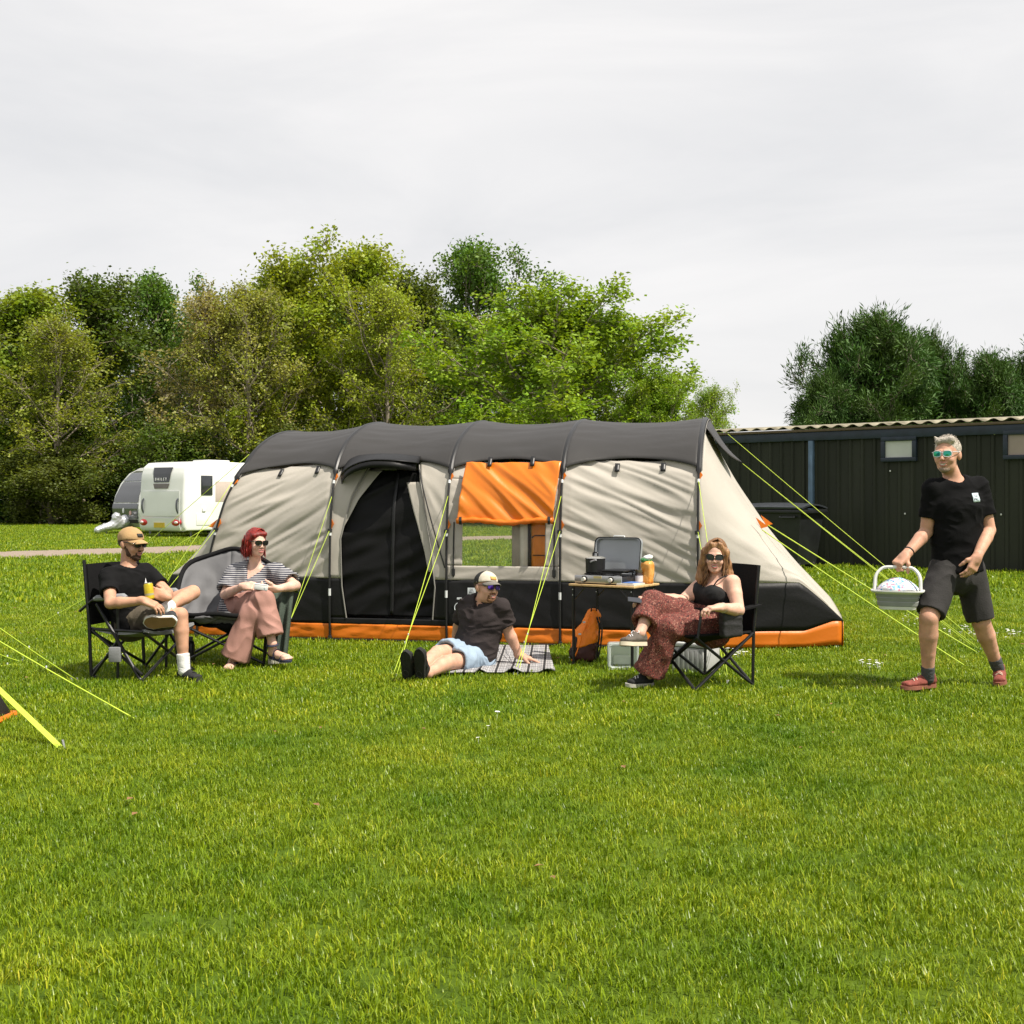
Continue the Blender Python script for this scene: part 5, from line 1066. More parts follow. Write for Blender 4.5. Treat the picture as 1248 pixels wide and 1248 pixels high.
def foot_sdf(S, an, heel, toe, toes=False, up=None):
    heel, toe, an = map(lambda a: np.array(a, float), (heel, toe, an)); f = unit(toe - heel); u = unit((an - heel) - f * ((an - heel) @ f)) if up is None else unit(up); s = np.cross(u, f)
    if not toes:
        S.rc(an, heel + u * .062 + f * .045, .033, .024, .02); S.rc(heel + u * .062 + f * .045, lerp(heel, toe, .5) + u * .05, .022, .014, .02); return
    S.rc(an, heel + u * .035 + f * .03, .033, .030, .02); S.rc(heel + u * .035 + f * .03, lerp(heel, toe, .68) + u * .024, .031, .026, .025)
    S.box(lerp(heel, toe, .66) + u * .020, (.022, .045, .004), np.stack([s, f, u], 1), .014, .02)
    for i in range(5):
        o = (.030 - .0155 * i); l = (.0, .004, -.002, -.012, -.024)[i]; a = lerp(heel, toe, .72) + s * o + u * .016; S.rc(a, toe + f * (l - .01) + s * o * 1.05 + u * .012, .013 if i == 0 else .0095, .012 if i == 0 else .0085, .008)
class Torso:
    def __init__(s, J, g=1.0, bow=0.0):
        s.side = unit(np.array(J['shL']) - np.array(J['shR'])); s.hside = unit(np.array(J['hipL']) - np.array(J['hipR'])); s.pc = lerp(J['hipR'], J['hipL'], .5); s.sc = lerp(J['shR'], J['shL'], .5); s.up = unit(s.sc - s.pc)
        s.fwd = unit(np.cross(s.side, s.up)); s.wa = lerp(s.pc, s.sc, .42) - s.fwd * bow; s.ch = lerp(s.pc, s.sc, .76) - s.fwd * bow * .4; s.g = g
    def sdf(s, S, off=0.0, wv=(.155, .132, .152, .128), dv=(.108, .098, .112, .075), k=.03, clip=()):
        g = s.g; w = [x * g + off for x in wv]; d = [x * g + off for x in dv]; side2 = unit(s.side + s.hside)
        S.ecap(s.pc - s.up * .03, s.wa, (w[0], d[0]), (w[1], d[1]), s.hside, k, 'u', clip); S.ecap(s.wa, s.ch, (w[1], d[1]), (w[2], d[2]), side2, k, 'u', clip); S.ecap(s.ch, s.sc - s.up * .01, (w[2], d[2]), (w[3], d[3]), s.side, k, 'u', clip)
def sunglasses(root, H, frame_mat, lens_mat, w=.026, h=.019, y=.112, z=.004, tilt=0.0):
    g = thing_part = None; fr = MB(); lens = []
    for sg in (-1, 1):
        ring = []
        for i in range(20):
            a = 2 * math.pi * i / 20; x = w * np.sign(math.cos(a)) * abs(math.cos(a)) ** .72; zz = h * np.sign(math.sin(a)) * abs(math.sin(a)) ** .75; X = sg * .033 + x; ring.append(H.p(X, y - 3.2 * X * X + .0, z + zz + tilt * sg * x))
        fr.tube(ring, .0032 * H.k, 6, closed=True); ctr = H.p(sg * .033, y + .002 - 3.2 * .033 ** 2, z); lens.append((ring, ctr))
        fr.tube([H.p(sg * (.033 + w), y - 3.2 * (.033 + w) ** 2, z + h * .5), H.p(sg * .075, .075, z + h * .55), H.p(sg * .083, .0, z + .010), H.p(sg * .084, -.02, z - .004)], .003 * H.k, 6)
    fr.tube([H.p(-.010, y - .001, z + .006), H.p(0, y + .003, z + .010), H.p(.010, y - .001, z + .006)], .0035 * H.k, 6)
    f = fr.build('sunglasses', frame_mat, root, True)
    for ring, ctr in lens: MB().add(list(ring) + [ctr], [(i, (i + 1) % 20, 20) for i in range(20)]).build('lens', lens_mat, f, True)
def mouth(root, H, lip, teeth=True):
    m = MB(); 
    up = [H.p(x, .1040 - 8 * x * x, -.0575 + 8 * x * x * .9) for x in np.linspace(-.026, .026, 11)]; lo = [H.p(x, .1010 - 8 * x * x, -.0765 + 16 * x * x * 1.1) for x in np.linspace(-.024, .024, 11)]
    prof = [.0015 + .003 * math.sin(math.pi * i / 10) for i in range(11)]; m.tube(up, prof, 6); m.tube(lo, [p * 1.25 for p in prof], 6); o = m.build('lips', lip, root, True)
    if teeth: MB().grid(np.array([[tuple(H.p(x, .1015 - 8 * x * x, -.0585 - zz * .0130 * (1 - (x / .024) ** 2) + 8 * x * x * .9)) for x in np.linspace(-.021, .021, 9)] for zz in (0, .5, 1)]), .002).build('teeth', M('teeth', (.75, .72, .66), .25), o, True)
def shoe(root, an, heel, toe, up, upper, sole, solebot=None, lace=None, th=.024, name='shoe', high=.06, wd=1.0):
    heel, toe, an = map(lambda a: np.array(a, float), (heel, toe, an)); f = unit(toe - heel); u = np.array(up, float); u = unit(u - f * (u @ f)); s = np.cross(u, f) * wd; Ln = np.linalg.norm(toe - heel); heel = heel - f * .012; Ln += .02
    S = SDF(); base = heel + u * th
    S.ecap(base + f * .035 + u * .022, base + f * Ln * .42 + u * .022, (.034, .026), (.038, .028), s, .02); S.ecap(base + f * Ln * .42 + u * .020, base + f * (Ln - .045) + u * .014, (.040, .026), (.040, .020), s, .02); S.rc(base + f * .045 + u * .03, base + f * .055 + u * high, .034, .036, .02); S.rc(base + f * .06 + u * high * .9, base + f * Ln * .55 + u * .028, .034, .026, .02)
    S.rc(base + f * .05 + u * (high + .03), base + f * .05 + u * (high + .06), .032, .036, .004, 's'); S.cut(base - u * .001, -u)
    o = soft(S, name, upper, root, .005, .0015, (30, 30, 30)); n = 28; out = []
    for i in range(n):
        a = 2 * math.pi * i / n; x = (1 - math.cos(a)) / 2; wdt = np.interp(x, [0, .1, .3, .5, .72, .9, 1], [.012, .036, .037, .039, .047, .036, .012]); out.append(heel + f * (x * Ln) + s * (wdt * np.sign(math.sin(a)) * min(1, abs(math.sin(a)) * 2.5)) + u * (.006 * max(0, x - .7) / .3))
    so = MB().prism([tuple(p) for p in out], u * (th + .001)).build('sole', sole, o)
    if solebot is not None: MB().prism([tuple(lerp(p, heel + f * Ln * .5, .06) - u * .0025) for p in out], u * .003).build('tread', solebot, so)
    if lace is not None:
        m = MB()
        for i in range(4):
            t = .40 + .085 * i; c = base + f * Ln * t + u * (.060 - .045 * (t - .36)); m.tube(spline([c - s * .024 - u * .010, c + u * .004, c + s * .024 - u * .010 + f * .012], 3), .0035, 5)
        for sg in (-1, 1): c = base + f * Ln * .38 + u * .064; m.tube(spline([c, c + s * sg * .022 + u * .014, c + s * sg * .034 + f * .012, c + s * sg * .012 + f * .008], 3), .003, 5)
        m.build('laces', lace, o)
    return o
def sock(root, an, kn, mat, ln=.12, r=.040):
    an, kn = np.array(an, float), np.array(kn, float); d = unit(kn - an); S = SDF(); S.rc(an - d * .03, an + d * ln, r, r + .004, .01, 'u', [(an + d * ln, d)]); return soft(S, 'sock', mat, root, .005, .002, (20, 20, 60))
def sleeve(S, sh, el, frac, r0, r1, k=.03):
    e = lerp(sh, el, frac); d = unit(np.array(el, float) - np.array(sh, float)); S.rc(sh, e + d * .03, r0, r1, k, 'u', [(e, d)])
def sleeve_open(S, sh, el, frac, r): 
    e = lerp(sh, el, frac); d = unit(np.array(el, float) - np.array(sh, float)); S.rc(e - d * (.02 - r * .2), e + d * .08, r, r, .004, 's')
def strands(MBo, H, roots, length, rad, wave=.012, seed=0, out=.3, down=None, flow=None):
    rg2 = np.random.RandomState(seed); dn = np.array([0, 0, -1.]) if down is None else np.array(down)
    for r in roots:
        L_ = length * rg2.uniform(.75, 1.1); p = r.copy(); o = unit(r - H.c); ph = rg2.uniform(0, 6.28); pts = []; n = 10; sd = unit(np.cross(o, dn))
        for i in range(n): 
            t = i / (n - 1); pts.append(tuple(p + sd * wave * math.sin(ph + t * 9) * t + o * wave * .6 * math.cos(ph + t * 8) * t)); p = p + unit(o * out * (1 - t) ** 2 + dn * (.35 + t) + (flow if flow is not None else 0)) * L_ / n
        MBo.tube(pts, [rad * (.7 + .5 * math.sin(math.pi * min(1, i / (n - 1) + .15))) * (1 - .6 * (i / (n - 1)) ** 3) for i in range(n)], 5)
def cap_hat(root, H, mat, brim_mat, back_mat=None, lift=0.0, logo=None):
    S = SDF(); R = H.R; k = H.k
    S.ell(H.p(0, -.012, .040), (.088 * k, .108 * k, .088 * k), R, .01); S.cut(H.p(0, 0, .026 + lift), -(H.u * 1 - H.f * .18)); S.ell(H.p(0, -.012, .028), (.080 * k, .100 * k, .080 * k), R, .004, 's')
    o = soft(S, 'cap', mat, root, .005, .0012, (20, 20, 20)); G = []
    for j in range(7):
        r = j / 6; G.append([tuple(H.p(.083 * math.sin(a) * (1 - .06 * r), -.012 + (.100 + .078 * r) * math.cos(a) * (1 if True else 0) + (.0 if abs(a) < 1 else 0), .046 + lift - .014 * r - .030 * (math.sin(a)) ** 2 - .004 * r * r * 2)) for a in np.linspace(-1.12, 1.12, 19)])
    br = MB().grid(np.array(G), .004).build('brim', brim_mat, o, True)
    MB().lathe([(.008, 0), (.006, .004), (0, .005)], H.p(0, -.012, .127 + .0), H.u, 10).build('button', mat, o)
    if back_mat is not None:
        S = SDF(); S.ell(H.p(0, -.012, .040), (.0895 * k, .1095 * k, .0892 * k), R, .01); S.cut(H.p(0, 0, .026 + lift), -(H.u - H.f * .18)); S.cut(H.p(0, .012, .04), H.f); S.ell(H.p(0, -.012, .028), (.082 * k, .102 * k, .082 * k), R, .004, 's'); soft(S, 'mesh_back', back_mat, o, .005)
    if logo is not None: MB().grid(np.array([[tuple(H.p(x, -.012 + .1085 * math.sqrt(max(0, 1 - (x / .088) ** 2 - ((z - .040) / .088) ** 2)) + .003, z)) for x in np.linspace(-.026, .026, 7)] for z in (.062, .074, .086)]), .002).build('patch', logo, o, True)
    return o
def collar_ring(root, T, neck, r, mat, drop=.02):
    pts = [np.array(neck) + T.side * (r * math.cos(a)) + T.fwd * (r * .85 * math.sin(a)) - T.up * (drop * (1 + math.sin(a)) * .5) for a in np.linspace(0, 6.283, 29)[:-1]]; MB().tube([tuple(p) for p in pts], .006, 6, closed=True).build('collar', mat, root, True)
def drape_patch(T, cx, cz, w, h, J, off=.0): pass
def hair_mat(name, c0, c1, rough=.42):
    if name in MATS: return MATS[name]
    m = M(name, c0, rough, scale=70, bump=.5, bscale=150, col2=c1, stretch=(1, 1, .25)); t = m.node_tree; b = t.nodes['Principled BSDF']; g_ = t.nodes.new('ShaderNodeNewGeometry'); hs = t.nodes.new('ShaderNodeHueSaturation'); mr = t.nodes.new('ShaderNodeMapRange'); mr.inputs['To Min'].default_value = .55; mr.inputs['To Max'].default_value = 1.45
    src = b.inputs['Base Color'].links[0].from_socket; t.links.new(g_.outputs['Random Per Island'], mr.inputs['Value']); t.links.new(mr.outputs[0], hs.inputs['Value']); t.links.new(src, hs.inputs['Color']); t.links.new(hs.outputs['Color'], b.inputs['Base Color']); return m
def scalp_strands(mb, H, n, rx, ry, rz, hang, seed, rad=.0032, wave=.010, front=.75, part=0.0, pull=None, zc=.038, yc=-.020, crown=.02):
    "strands that start at the parting, lie on the skull and then hang"
    rg2 = np.random.RandomState(seed)
    for _ in range(n):
        a = rg2.uniform(front, 2 * math.pi - front)      # 0 = face
        y0 = rg2.uniform(-.05, .06); pts = []; ph = rg2.uniform(0, 6.28); x_e = math.sin(a); y_e = math.cos(a); L_ = hang * rg2.uniform(.7, 1.1); off = rg2.uniform(1.0, 1.07)
        for i in range(8):
            e = math.pi / 2 * (1 - i / 7) ** 1.0; c_, s_ = math.cos(e), math.sin(e)
            pts.append(H.p(part * s_ + x_e * rx * c_ * off, yc + y_e * ry * c_ * off + y0 * s_ ** 2, zc + rz * s_ * off - .012 * (i / 7)))
        d = -H.u; p = pts[-1].copy(); o = unit(H.l * x_e + H.f * y_e)
        m_ = 7 if hang > .06 else 2
        for i in range(1, m_ + 1):
            t = i / m_; p = p + (d + (pull if pull is not None else 0) * t) * L_ / m_; pts.append(p + np.cross(o, H.u) * wave * math.sin(ph + t * 8) * t + o * wave * .8 * math.cos(ph + t * 7) * t)
        N_ = len(pts); mb.tube([tuple(q) for q in pts], [rad * (.5 + .8 * math.sin(math.pi * min(.97, i / (N_ - 1) + .06)) ** .5) for i in range(N_)], 4)
LENSB = M('lens_black', (.008, .008, .010), .05, coat=.8); FRB = M('glasses_black', (.010, .010, .010), .25, coat=.4)
LIPS = M('lips', (.42, .17, .14), .4); LIPR = M('lips_rose', (.50, .16, .15), .35)
def on_front(V, T, side, up_, mat_name=None): pass
def Zm(ox, oy, k): return lambda x, y, Y: np.array(P(ox + x / k, oy + y / k, Y))
def shirt_patch(root, shirt, T, org, size, mat, text=None, tmat=None, name='logo_patch', shape='square'):
    "lay a thin print on the front of the shirt: raycast along -fwd"
    me = shirt.data; from mathutils.bvhtree import BVHTree
    Ow = np.array(origin_of(shirt)); Vv = [Vector(v.co) + Vector(Ow) for v in me.vertices]; bv = BVHTree.FromPolygons(Vv, [tuple(p.vertices) for p in me.polygons]); dirn = Vector(-T.fwd)
    def hit(a, b, o=.003):
        st = Vector(np.array(org) + T.side * a + T.up * b + T.fwd * .4); r = bv.ray_cast(st, dirn, 1.0); return (r[0] if r[0] is not None else st + dirn * .4) - dirn * o
    if shape == 'square': 
        G = np.array([[tuple(hit((i / 4 - .5) * size, (j / 4 - .5) * size)) for i in range(5)] for j in range(5)]); o = MB().grid(G, .002).build(name, mat, shirt, True)
    else:
        o = MB().add([hit(a * size, b * size) for a, b in shape], [tuple(range(len(shape)))]).build(name, mat, shirt, False)
    if text:
        V, F = text_geo(text, size * .40); mk('lettering', [hit(v.x * .95, v.y, .006) for v in V], F, tmat, shirt, False)
    return o

# ------------------------------------------------------------------ 1  man in tan cap, left
Z1 = Zm(80, 620, 3.9)
def man_cap():
    J = dict(shR=Z1(207, 322, 8.86), shL=Z1(385, 306, 9.07), elR=Z1(212, 450, 8.64), wrR=Z1(372, 438, 8.61), elL=Z1(484, 400, 8.93), wrL=Z1(478, 418, 8.70), hipR=Z1(292, 532, 8.94), hipL=Z1(335, 520, 9.09), knR=Z1(545, 505, 8.82), anR=Z1(562, 752, 8.80), knL=Z1(604, 398, 9.12), anL=Z1(482, 470, 8.79))
    c = lerp(J['hipR'], J['hipL'], .5); root = thing('person', (c[0], c[1], 0), 'person in tan cap and black T-shirt sitting with one ankle on the other knee', 'person'); sk = skin('skin_tan', (.50, .275, .18))
    H = Head(Z1(312, 166, 8.98), (.86, -.50, -.10), (.05, 0, 1), .98); T = Torso(J, 1.06, .03)
    S = SDF(); T.sdf(S); S.rc(J['shR'], J['shL'], .055, .055, .03); S.rc(T.sc + T.up * .01, H.p(0, -.02, -.075), .060, .054, .03)
    arm_sdf(S, J['shR'], J['elR'], J['wrR'], 1.02); arm_sdf(S, J['shL'], J['elL'], J['wrL'], 1.02); leg_sdf(S, J['hipR'], J['knR'], J['anR'], 1.0); leg_sdf(S, J['hipL'], J['knL'], J['anL'], 1.0)
    head_sdf(S, H, 1.03); hand_sdf(S, J['wrR'], (1, .05, -.40), (.1, .35, -1), 'R', .32, 1.0, .25); hand_sdf(S, J['wrL'], (-.85, -.1, .30), (-.2, .9, -.1), 'L', .85, 1.0)
    hR, tR_ = Z1(545, 818, 8.86), Z1(640, 826, 8.68); hL, tL_ = Z1(522, 538, 8.70), Z1(372, 546, 8.68); foot_sdf(S, J['anR'], hR, tR_, up=(0, 0, 1)); upL = (.08, .85, .52); foot_sdf(S, J['anL'], hL, tL_, up=upL)
    soft(S, 'body', sk, root, .0055)
    BT = M('tshirt_black', (.0075, .0075, .008), .9, bump=.25, bscale=150, spec=.12)
    S = SDF(); T.sdf(S, .020, k=.04); S.rc(J['shR'], J['shL'], .063, .063, .04); S.ecap(T.pc + T.up * .02 + T.fwd * .03, T.wa + T.fwd * .03, (.165, .125), (.16, .12), T.hside, .04); sleeve(S, J['shR'], J['elR'], .62, .063, .066); sleeve(S, J['shL'], J['elL'], .66, .063, .064)
    nd = unit(H.p(0, -.02, -.075) - T.sc); S.rc(T.sc + nd * .03 + T.fwd * .01, T.sc + nd * .2 + T.fwd * .01, .068, .085, .006, 's'); sleeve_open(S, J['shR'], J['elR'], .62, .056); sleeve_open(S, J['shL'], J['elL'], .66, .054); S.cut(T.pc - T.up * .06, -T.up)
    sh = soft(S, 'tshirt', BT, root, .006, .007, (9, 9, 13), seed=3); shirt_patch(root, sh, T, T.sc - T.up * .055 + T.side * .075, .080, M('print_white2', (.72, .72, .72), .6), name='tree_print', shape=[(-.02, -.5), (.10, -.5), (.08, -.30), (.30, -.32), (.12, .10), (.10, .5), (-.05, .1), (-.22, -.10), (-.02, -.22)])
    SH = M('shorts_khaki', (.085, .070, .050), .9, bump=.3, bscale=110, var=.2, scale=7); S = SDF(); S.ecap(T.pc - T.up * .04, T.pc + T.up * .08, (.17, .122), (.165, .118), T.hside, .03)
    for hp, kn, fr in ((J['hipR'], J['knR'], .80), (J['hipL'], J['knL'], .62)):
        e = lerp(hp, kn, fr); d = unit(kn - hp); S.rc(hp, e + d * .04, .102, .092, .03, 'u', [(e, d)])
    soft(S, 'shorts', SH, root, .006, .008, (11, 11, 11), seed=8)
    cap_hat(root, H, M('cap_tan', (.40, .255, .12), .9, bump=.2, bscale=120), M('cap_tan', (.40, .255, .12)), logo=M('cap_patch_black', (.02, .02, .02), .7))
    sunglasses(root, H, FRB, LENSB); mouth(root, H, LIPS, False)
    S = SDF(); k = H.k; R = H.R
    S.ell(H.p(0, .036, -.080), (.052 * k, .052 * k, .042 * k), R, .01); S.ell(H.p(0, .074, -.098), (.030 * k, .027 * k, .022 * k), R, .02)
    for sg in (-1, 1): S.rc(H.p(sg * .056, .012, -.022), H.p(sg * .044, .035, -.070), .014 * k, .022 * k, .015); S.rc(H.p(sg * .024, .090, -.068), H.p(sg * .004, .099, -.050), .006 * k, .006 * k, .006)
    S.ell(H.p(0, .10, -.065), (.022 * k, .02 * k, .010 * k), R, .006, 's'); S.cut(H.p(0, -.01, 0), -H.f)
    soft(S, 'beard', M('beard_brown', (.075, .040, .024), .85, bump=.8, bscale=260), root, .004, .0035, (70, 70, 70))
    S = SDF(); S.ell(H.p(0, -.022, .018), (.079 * k, .095 * k, .075 * k), R, .01); S.cut(H.p(0, -.005, 0), H.f); S.cut(H.p(0, 0, -.035), -H.u); S.cut(H.p(0, 0, .04), H.u); soft(S, 'hair', M('hair_cropped_brown', (.07, .045, .03), .8, bump=.6, bscale=260), root, .005, .001, (60, 60, 60))
    WS = M('sock_white', (.72, .72, .71), .9, bump=.4, bscale=180); sock(root, J['anR'], J['knR'], WS, .10, .043); sock(root, J['anL'], J['knL'], WS, .05, .043)
    SBK = M('shoe_black_canvas', (.016, .016, .017), .8, bump=.3); SWH = M('sole_white', (.66, .64, .58), .6); GUM = M('sole_gum', (.27, .15, .065), .8, bump=.5, bscale=200); SBS = M('sole_black', (.03, .03, .03), .7)
    shoe(root, J['anR'], hR, tR_, (0, 0, 1), SBK, SBS, None, M('lace_black', (.03, .03, .03), .8)); o = shoe(root, J['anL'], hL, tL_, upL, M('shoe_dark_check', (.03, .03, .033), .8, bump=.3), SWH, GUM, M('lace_white', (.7, .7, .7), .8), wd=1.22)
    cc = Z1(396, 392, 8.66); ca = thing('drinks_can', (cc[0], cc[1], cc[2] - .055), 'yellow drinks can held by the person in the tan cap', 'can'); ax = Vector((-.12, 0, 1)).normalized(); b = Vector(cc) - ax * .06
    MB().lathe([(0, 0), (.026, 0), (.033, .008), (.033, .108), (.027, .118)], b, ax, 24).build('body', M('can_yellow', (.55, .42, .02), .3, metal=.3, var=.15, scale=25), ca); MB().lathe([(.0275, .117), (.0275, .122), (.024, .1195), (0, .1195)], b, ax, 24).build('lid', STL, ca); MB().lathe([(.0335, .03), (.0335, .045)], b, ax, 24).build('print_band', M('can_grey', (.35, .33, .2), .3), ca)
man_cap()

# ------------------------------------------------------------------ 2  woman with red hair
def woman_red():
    J = dict(shR=Z1(803, 305, 9.82), shL=Z1(1000, 299, 9.75), elR=Z1(757, 408, 9.68), wrR=Z1(846, 368, 9.47), elL=Z1(1094, 366, 9.60), wrL=Z1(1003, 381, 9.44), hipR=Z1(795, 478, 9.80), hipL=Z1(880, 482, 9.84), knR=Z1(938, 432, 9.43), anR=Z1(982, 640, 9.37), knL=Z1(884, 500, 9.42), anL=Z1(795, 725, 9.40))
    c = lerp(J['hipR'], J['hipL'], .5); root = thing('person', (c[0], c[1], 0), 'person with red hair in striped top and pink trousers sitting cross-legged', 'person'); sk = skin('skin_fair', (.64, .40, .31)); H = Head(Z1(905, 160, 9.74), (.66, -.75, -.06), (.03, 0, 1), .93); T = Torso(J, .98, .02)
    S = SDF(); T.sdf(S); S.rc(J['shR'], J['shL'], .048, .048, .03); S.rc(T.sc + T.up * .01, H.p(0, -.02, -.075), .050, .046, .03); arm_sdf(S, J['shR'], J['elR'], J['wrR'], .98); arm_sdf(S, J['shL'], J['elL'], J['wrL'], .98); leg_sdf(S, J['hipR'], J['knR'], J['anR'], .98); leg_sdf(S, J['hipL'], J['knL'], J['anL'], .98); head_sdf(S, H, .91, True, True)
    hand_sdf(S, J['wrR'], (1, -.25, -.02), (.2, .6, -.5), 'R', .55, .9); hand_sdf(S, J['wrL'], (-1, -.25, .0), (-.2, .5, .6), 'L', .6, .9)
    hR, tR_ = Z1(975, 700, 9.43), Z1(1062, 722, 9.27); hL, tL_ = Z1(800, 756, 9.46), Z1(768, 770, 9.24); foot_sdf(S, J['anR'], hR, tR_, True, (-.1, -.1, 1)); foot_sdf(S, J['anL'], hL, tL_, True, (0, 0, 1)); soft(S, 'body', sk, root, .0055)
    ST = ramp_mat('striped_jersey', 'wave_z', [(0, (.018, .020, .040)), (.52, (.36, .355, .36))], 19, .85, bump=.3)
    S = SDF(); T.sdf(S, .022, k=.04); S.rc(J['shR'], J['shL'], .057, .057, .04)
    for sg in (-1, 1): S.ell(T.ch + T.fwd * .085 + T.side * sg * .075 - T.up * .03, (.068, .068, .068), None, .05)
    S.ecap(T.pc + T.fwd * .04 + T.up * .0, T.wa + T.fwd * .03, (.17, .13), (.155, .115), T.hside, .05); sleeve(S, J['shR'], J['elR'], .80, .070, .085); sleeve(S, J['shL'], J['elL'], .74, .070, .085)
    S.rc(T.sc + T.up * .03 + T.fwd * .02, T.sc + T.up * .16 + T.fwd * .03, .068, .085, .006, 's'); S.chain([T.sc + T.up * .05 + T.fwd * .08, T.sc - T.up * .055 + T.fwd * .12], [.070, .012], .006, 's'); sleeve_open(S, J['shR'], J['elR'], .80, .068); sleeve_open(S, J['shL'], J['elL'], .74, .068); S.cut(T.pc - T.up * .05, -T.up)
    top = soft(S, 'striped_top', ST, root, .006, .008, (9, 9, 9), seed=4)
    vn = MB(); 
    from mathutils.bvhtree import BVHTree
    PK = M('trousers_pink', (.34, .18, .145), .85, var=.07, scale=6, bump=.2, bscale=120); S = SDF(); S.ecap(T.pc - T.up * .05, T.pc + T.up * .07, (.172, .125), (.165, .115), T.hside, .03)
    for hp, kn, an, fr, fl in ((J['hipR'], J['knR'], J['anR'], .82, .098), (J['hipL'], J['knL'], J['anL'], .93, .118)):
        e = lerp(kn, an, fr); d = unit(an - kn); S.chain([hp, lerp(hp, kn, .5), kn], [.108, .096, .082], .035); S.rc(kn, e + d * .04, .080, fl, .04, 'u', [(e, d)]); S.rc(e - d * .015, e + d * .2, fl - .022, fl, .005, 's')
    leg_k = dict(); soft(S, 'trousers', PK, root, .006, .010, (9, 9, 5), seed=12)
    HR = hair_mat('hair_red', (.14, .008, .006), (.30, .020, .012)); S = SDF(); k = H.k; R = H.R
    S.ell(H.p(0, -.020, .038), (.084 * k, .102 * k, .088 * k), R, .01); S.rc(H.p(-.066, -.02, .02), H.p(-.064, -.045, -.11), .026, .022, .03); S.rc(H.p(.066, -.02, .02), H.p(.062, -.045, -.10), .026, .022, .03); S.ell(H.p(0, -.062, -.045), (.066, .045, .08), R, .03); S.rc(H.p(-.056, .056, .066), H.p(.046, .066, .080), .017, .018, .03)
    S.ell(H.p(0.0, .088, -.015), (.062 * k, .07 * k, .082 * k), R, .012, 's'); mb = MB(); V, F = S.mesh(.005); V = relax(V, F, 1); N = vnormals(V, F); q = V @ R; V = V + N * (.005 * pnoise(q * np.array([120, 60, 14])))[:, None]; mb.add(V, F.tolist())
    rg2 = np.random.RandomState(2); strands(mb, H, [H.p(sg * rg2.uniform(.055, .092), rg2.uniform(-.09, .01), rg2.uniform(-.02, .06)) for sg in (-1, 1) for _ in range(36)], .15, .0040, .012, 5, .10, -H.u); scalp_strands(mb, H, 330, .082 * k, .100 * k, .088 * k, .13, 14, .0032, .012, 1.0, .02); mb.build('hair', HR, root, True)
    sunglasses(root, H, FRB, LENSB, .029, .021); mouth(root, H, LIPR, True)
    SD = M('sandal_navy', (.025, .028, .055), .7); 
    for an, h_, t_, u in ((J['anR'], hR, tR_, v3(-.1, -.1, 1)), (J['anL'], hL, tL_, v3(0, 0, 1))):
        f = unit(t_ - h_); u = unit(u - f * (u @ f)); s = np.cross(u, f); Ln = np.linalg.norm(t_ - h_) + .03; hh = h_ - f * .012 - u * .012; out = []
        for i in range(24):
            a = 2 * math.pi * i / 24; x = (1 - math.cos(a)) / 2; w = np.interp(x, [0, .1, .4, .72, .9, 1], [.01, .034, .036, .047, .036, .012]); out.append(tuple(hh + f * (x * Ln) + s * (w * np.sign(math.sin(a)) * min(1, abs(math.sin(a)) * 2.5))))
        so = MB().prism(out, u * .016).build('sandal', SD, root)
        for (t2, hh2, w2) in ((.70, .050, .050), (.36, .075, .042)): c_ = hh + f * Ln * t2; MB().tube(spline([c_ - s * w2, c_ - s * w2 * .7 + u * hh2 * .75, c_ + u * hh2, c_ + s * w2 * .7 + u * hh2 * .75, c_ + s * w2], 4), .012, 6, flat=.35).build('strap', SD, so)
        aa = np.array(an, float); MB().tube([tuple(aa - u * .012 + s * .042 * math.cos(a) + f * .042 * math.sin(a)) for a in np.linspace(0, 6.283, 17)[:-1]], .010, 6, closed=True, flat=.8).build('strap', SD, so)
    cc = (J['wrR'] + J['wrL']) / 2 + v3(.0, -.03, .0); cc = Z1(930, 373, 9.39); bx = thing('small_box', (cc[0], cc[1], cc[2] - .02), 'small pale printed box held in both hands by the person with red hair', 'box'); Rb = Matrix.Rotation(.12, 3, 'Y')
    MB().box(cc, (.105, .045, .042), Rb, .004).build('carton', ramp_mat('carton_print', 'noise', [(0, (.70, .72, .72)), (.55, (.78, .79, .78)), (.62, (.35, .40, .45))], 45, .4), bx); MB().box(cc + v3(0, 0, .0225), (.107, .047, .004), Rb, .001).build('lid', M('carton_lid', (.78, .79, .78), .4), bx)
woman_red()

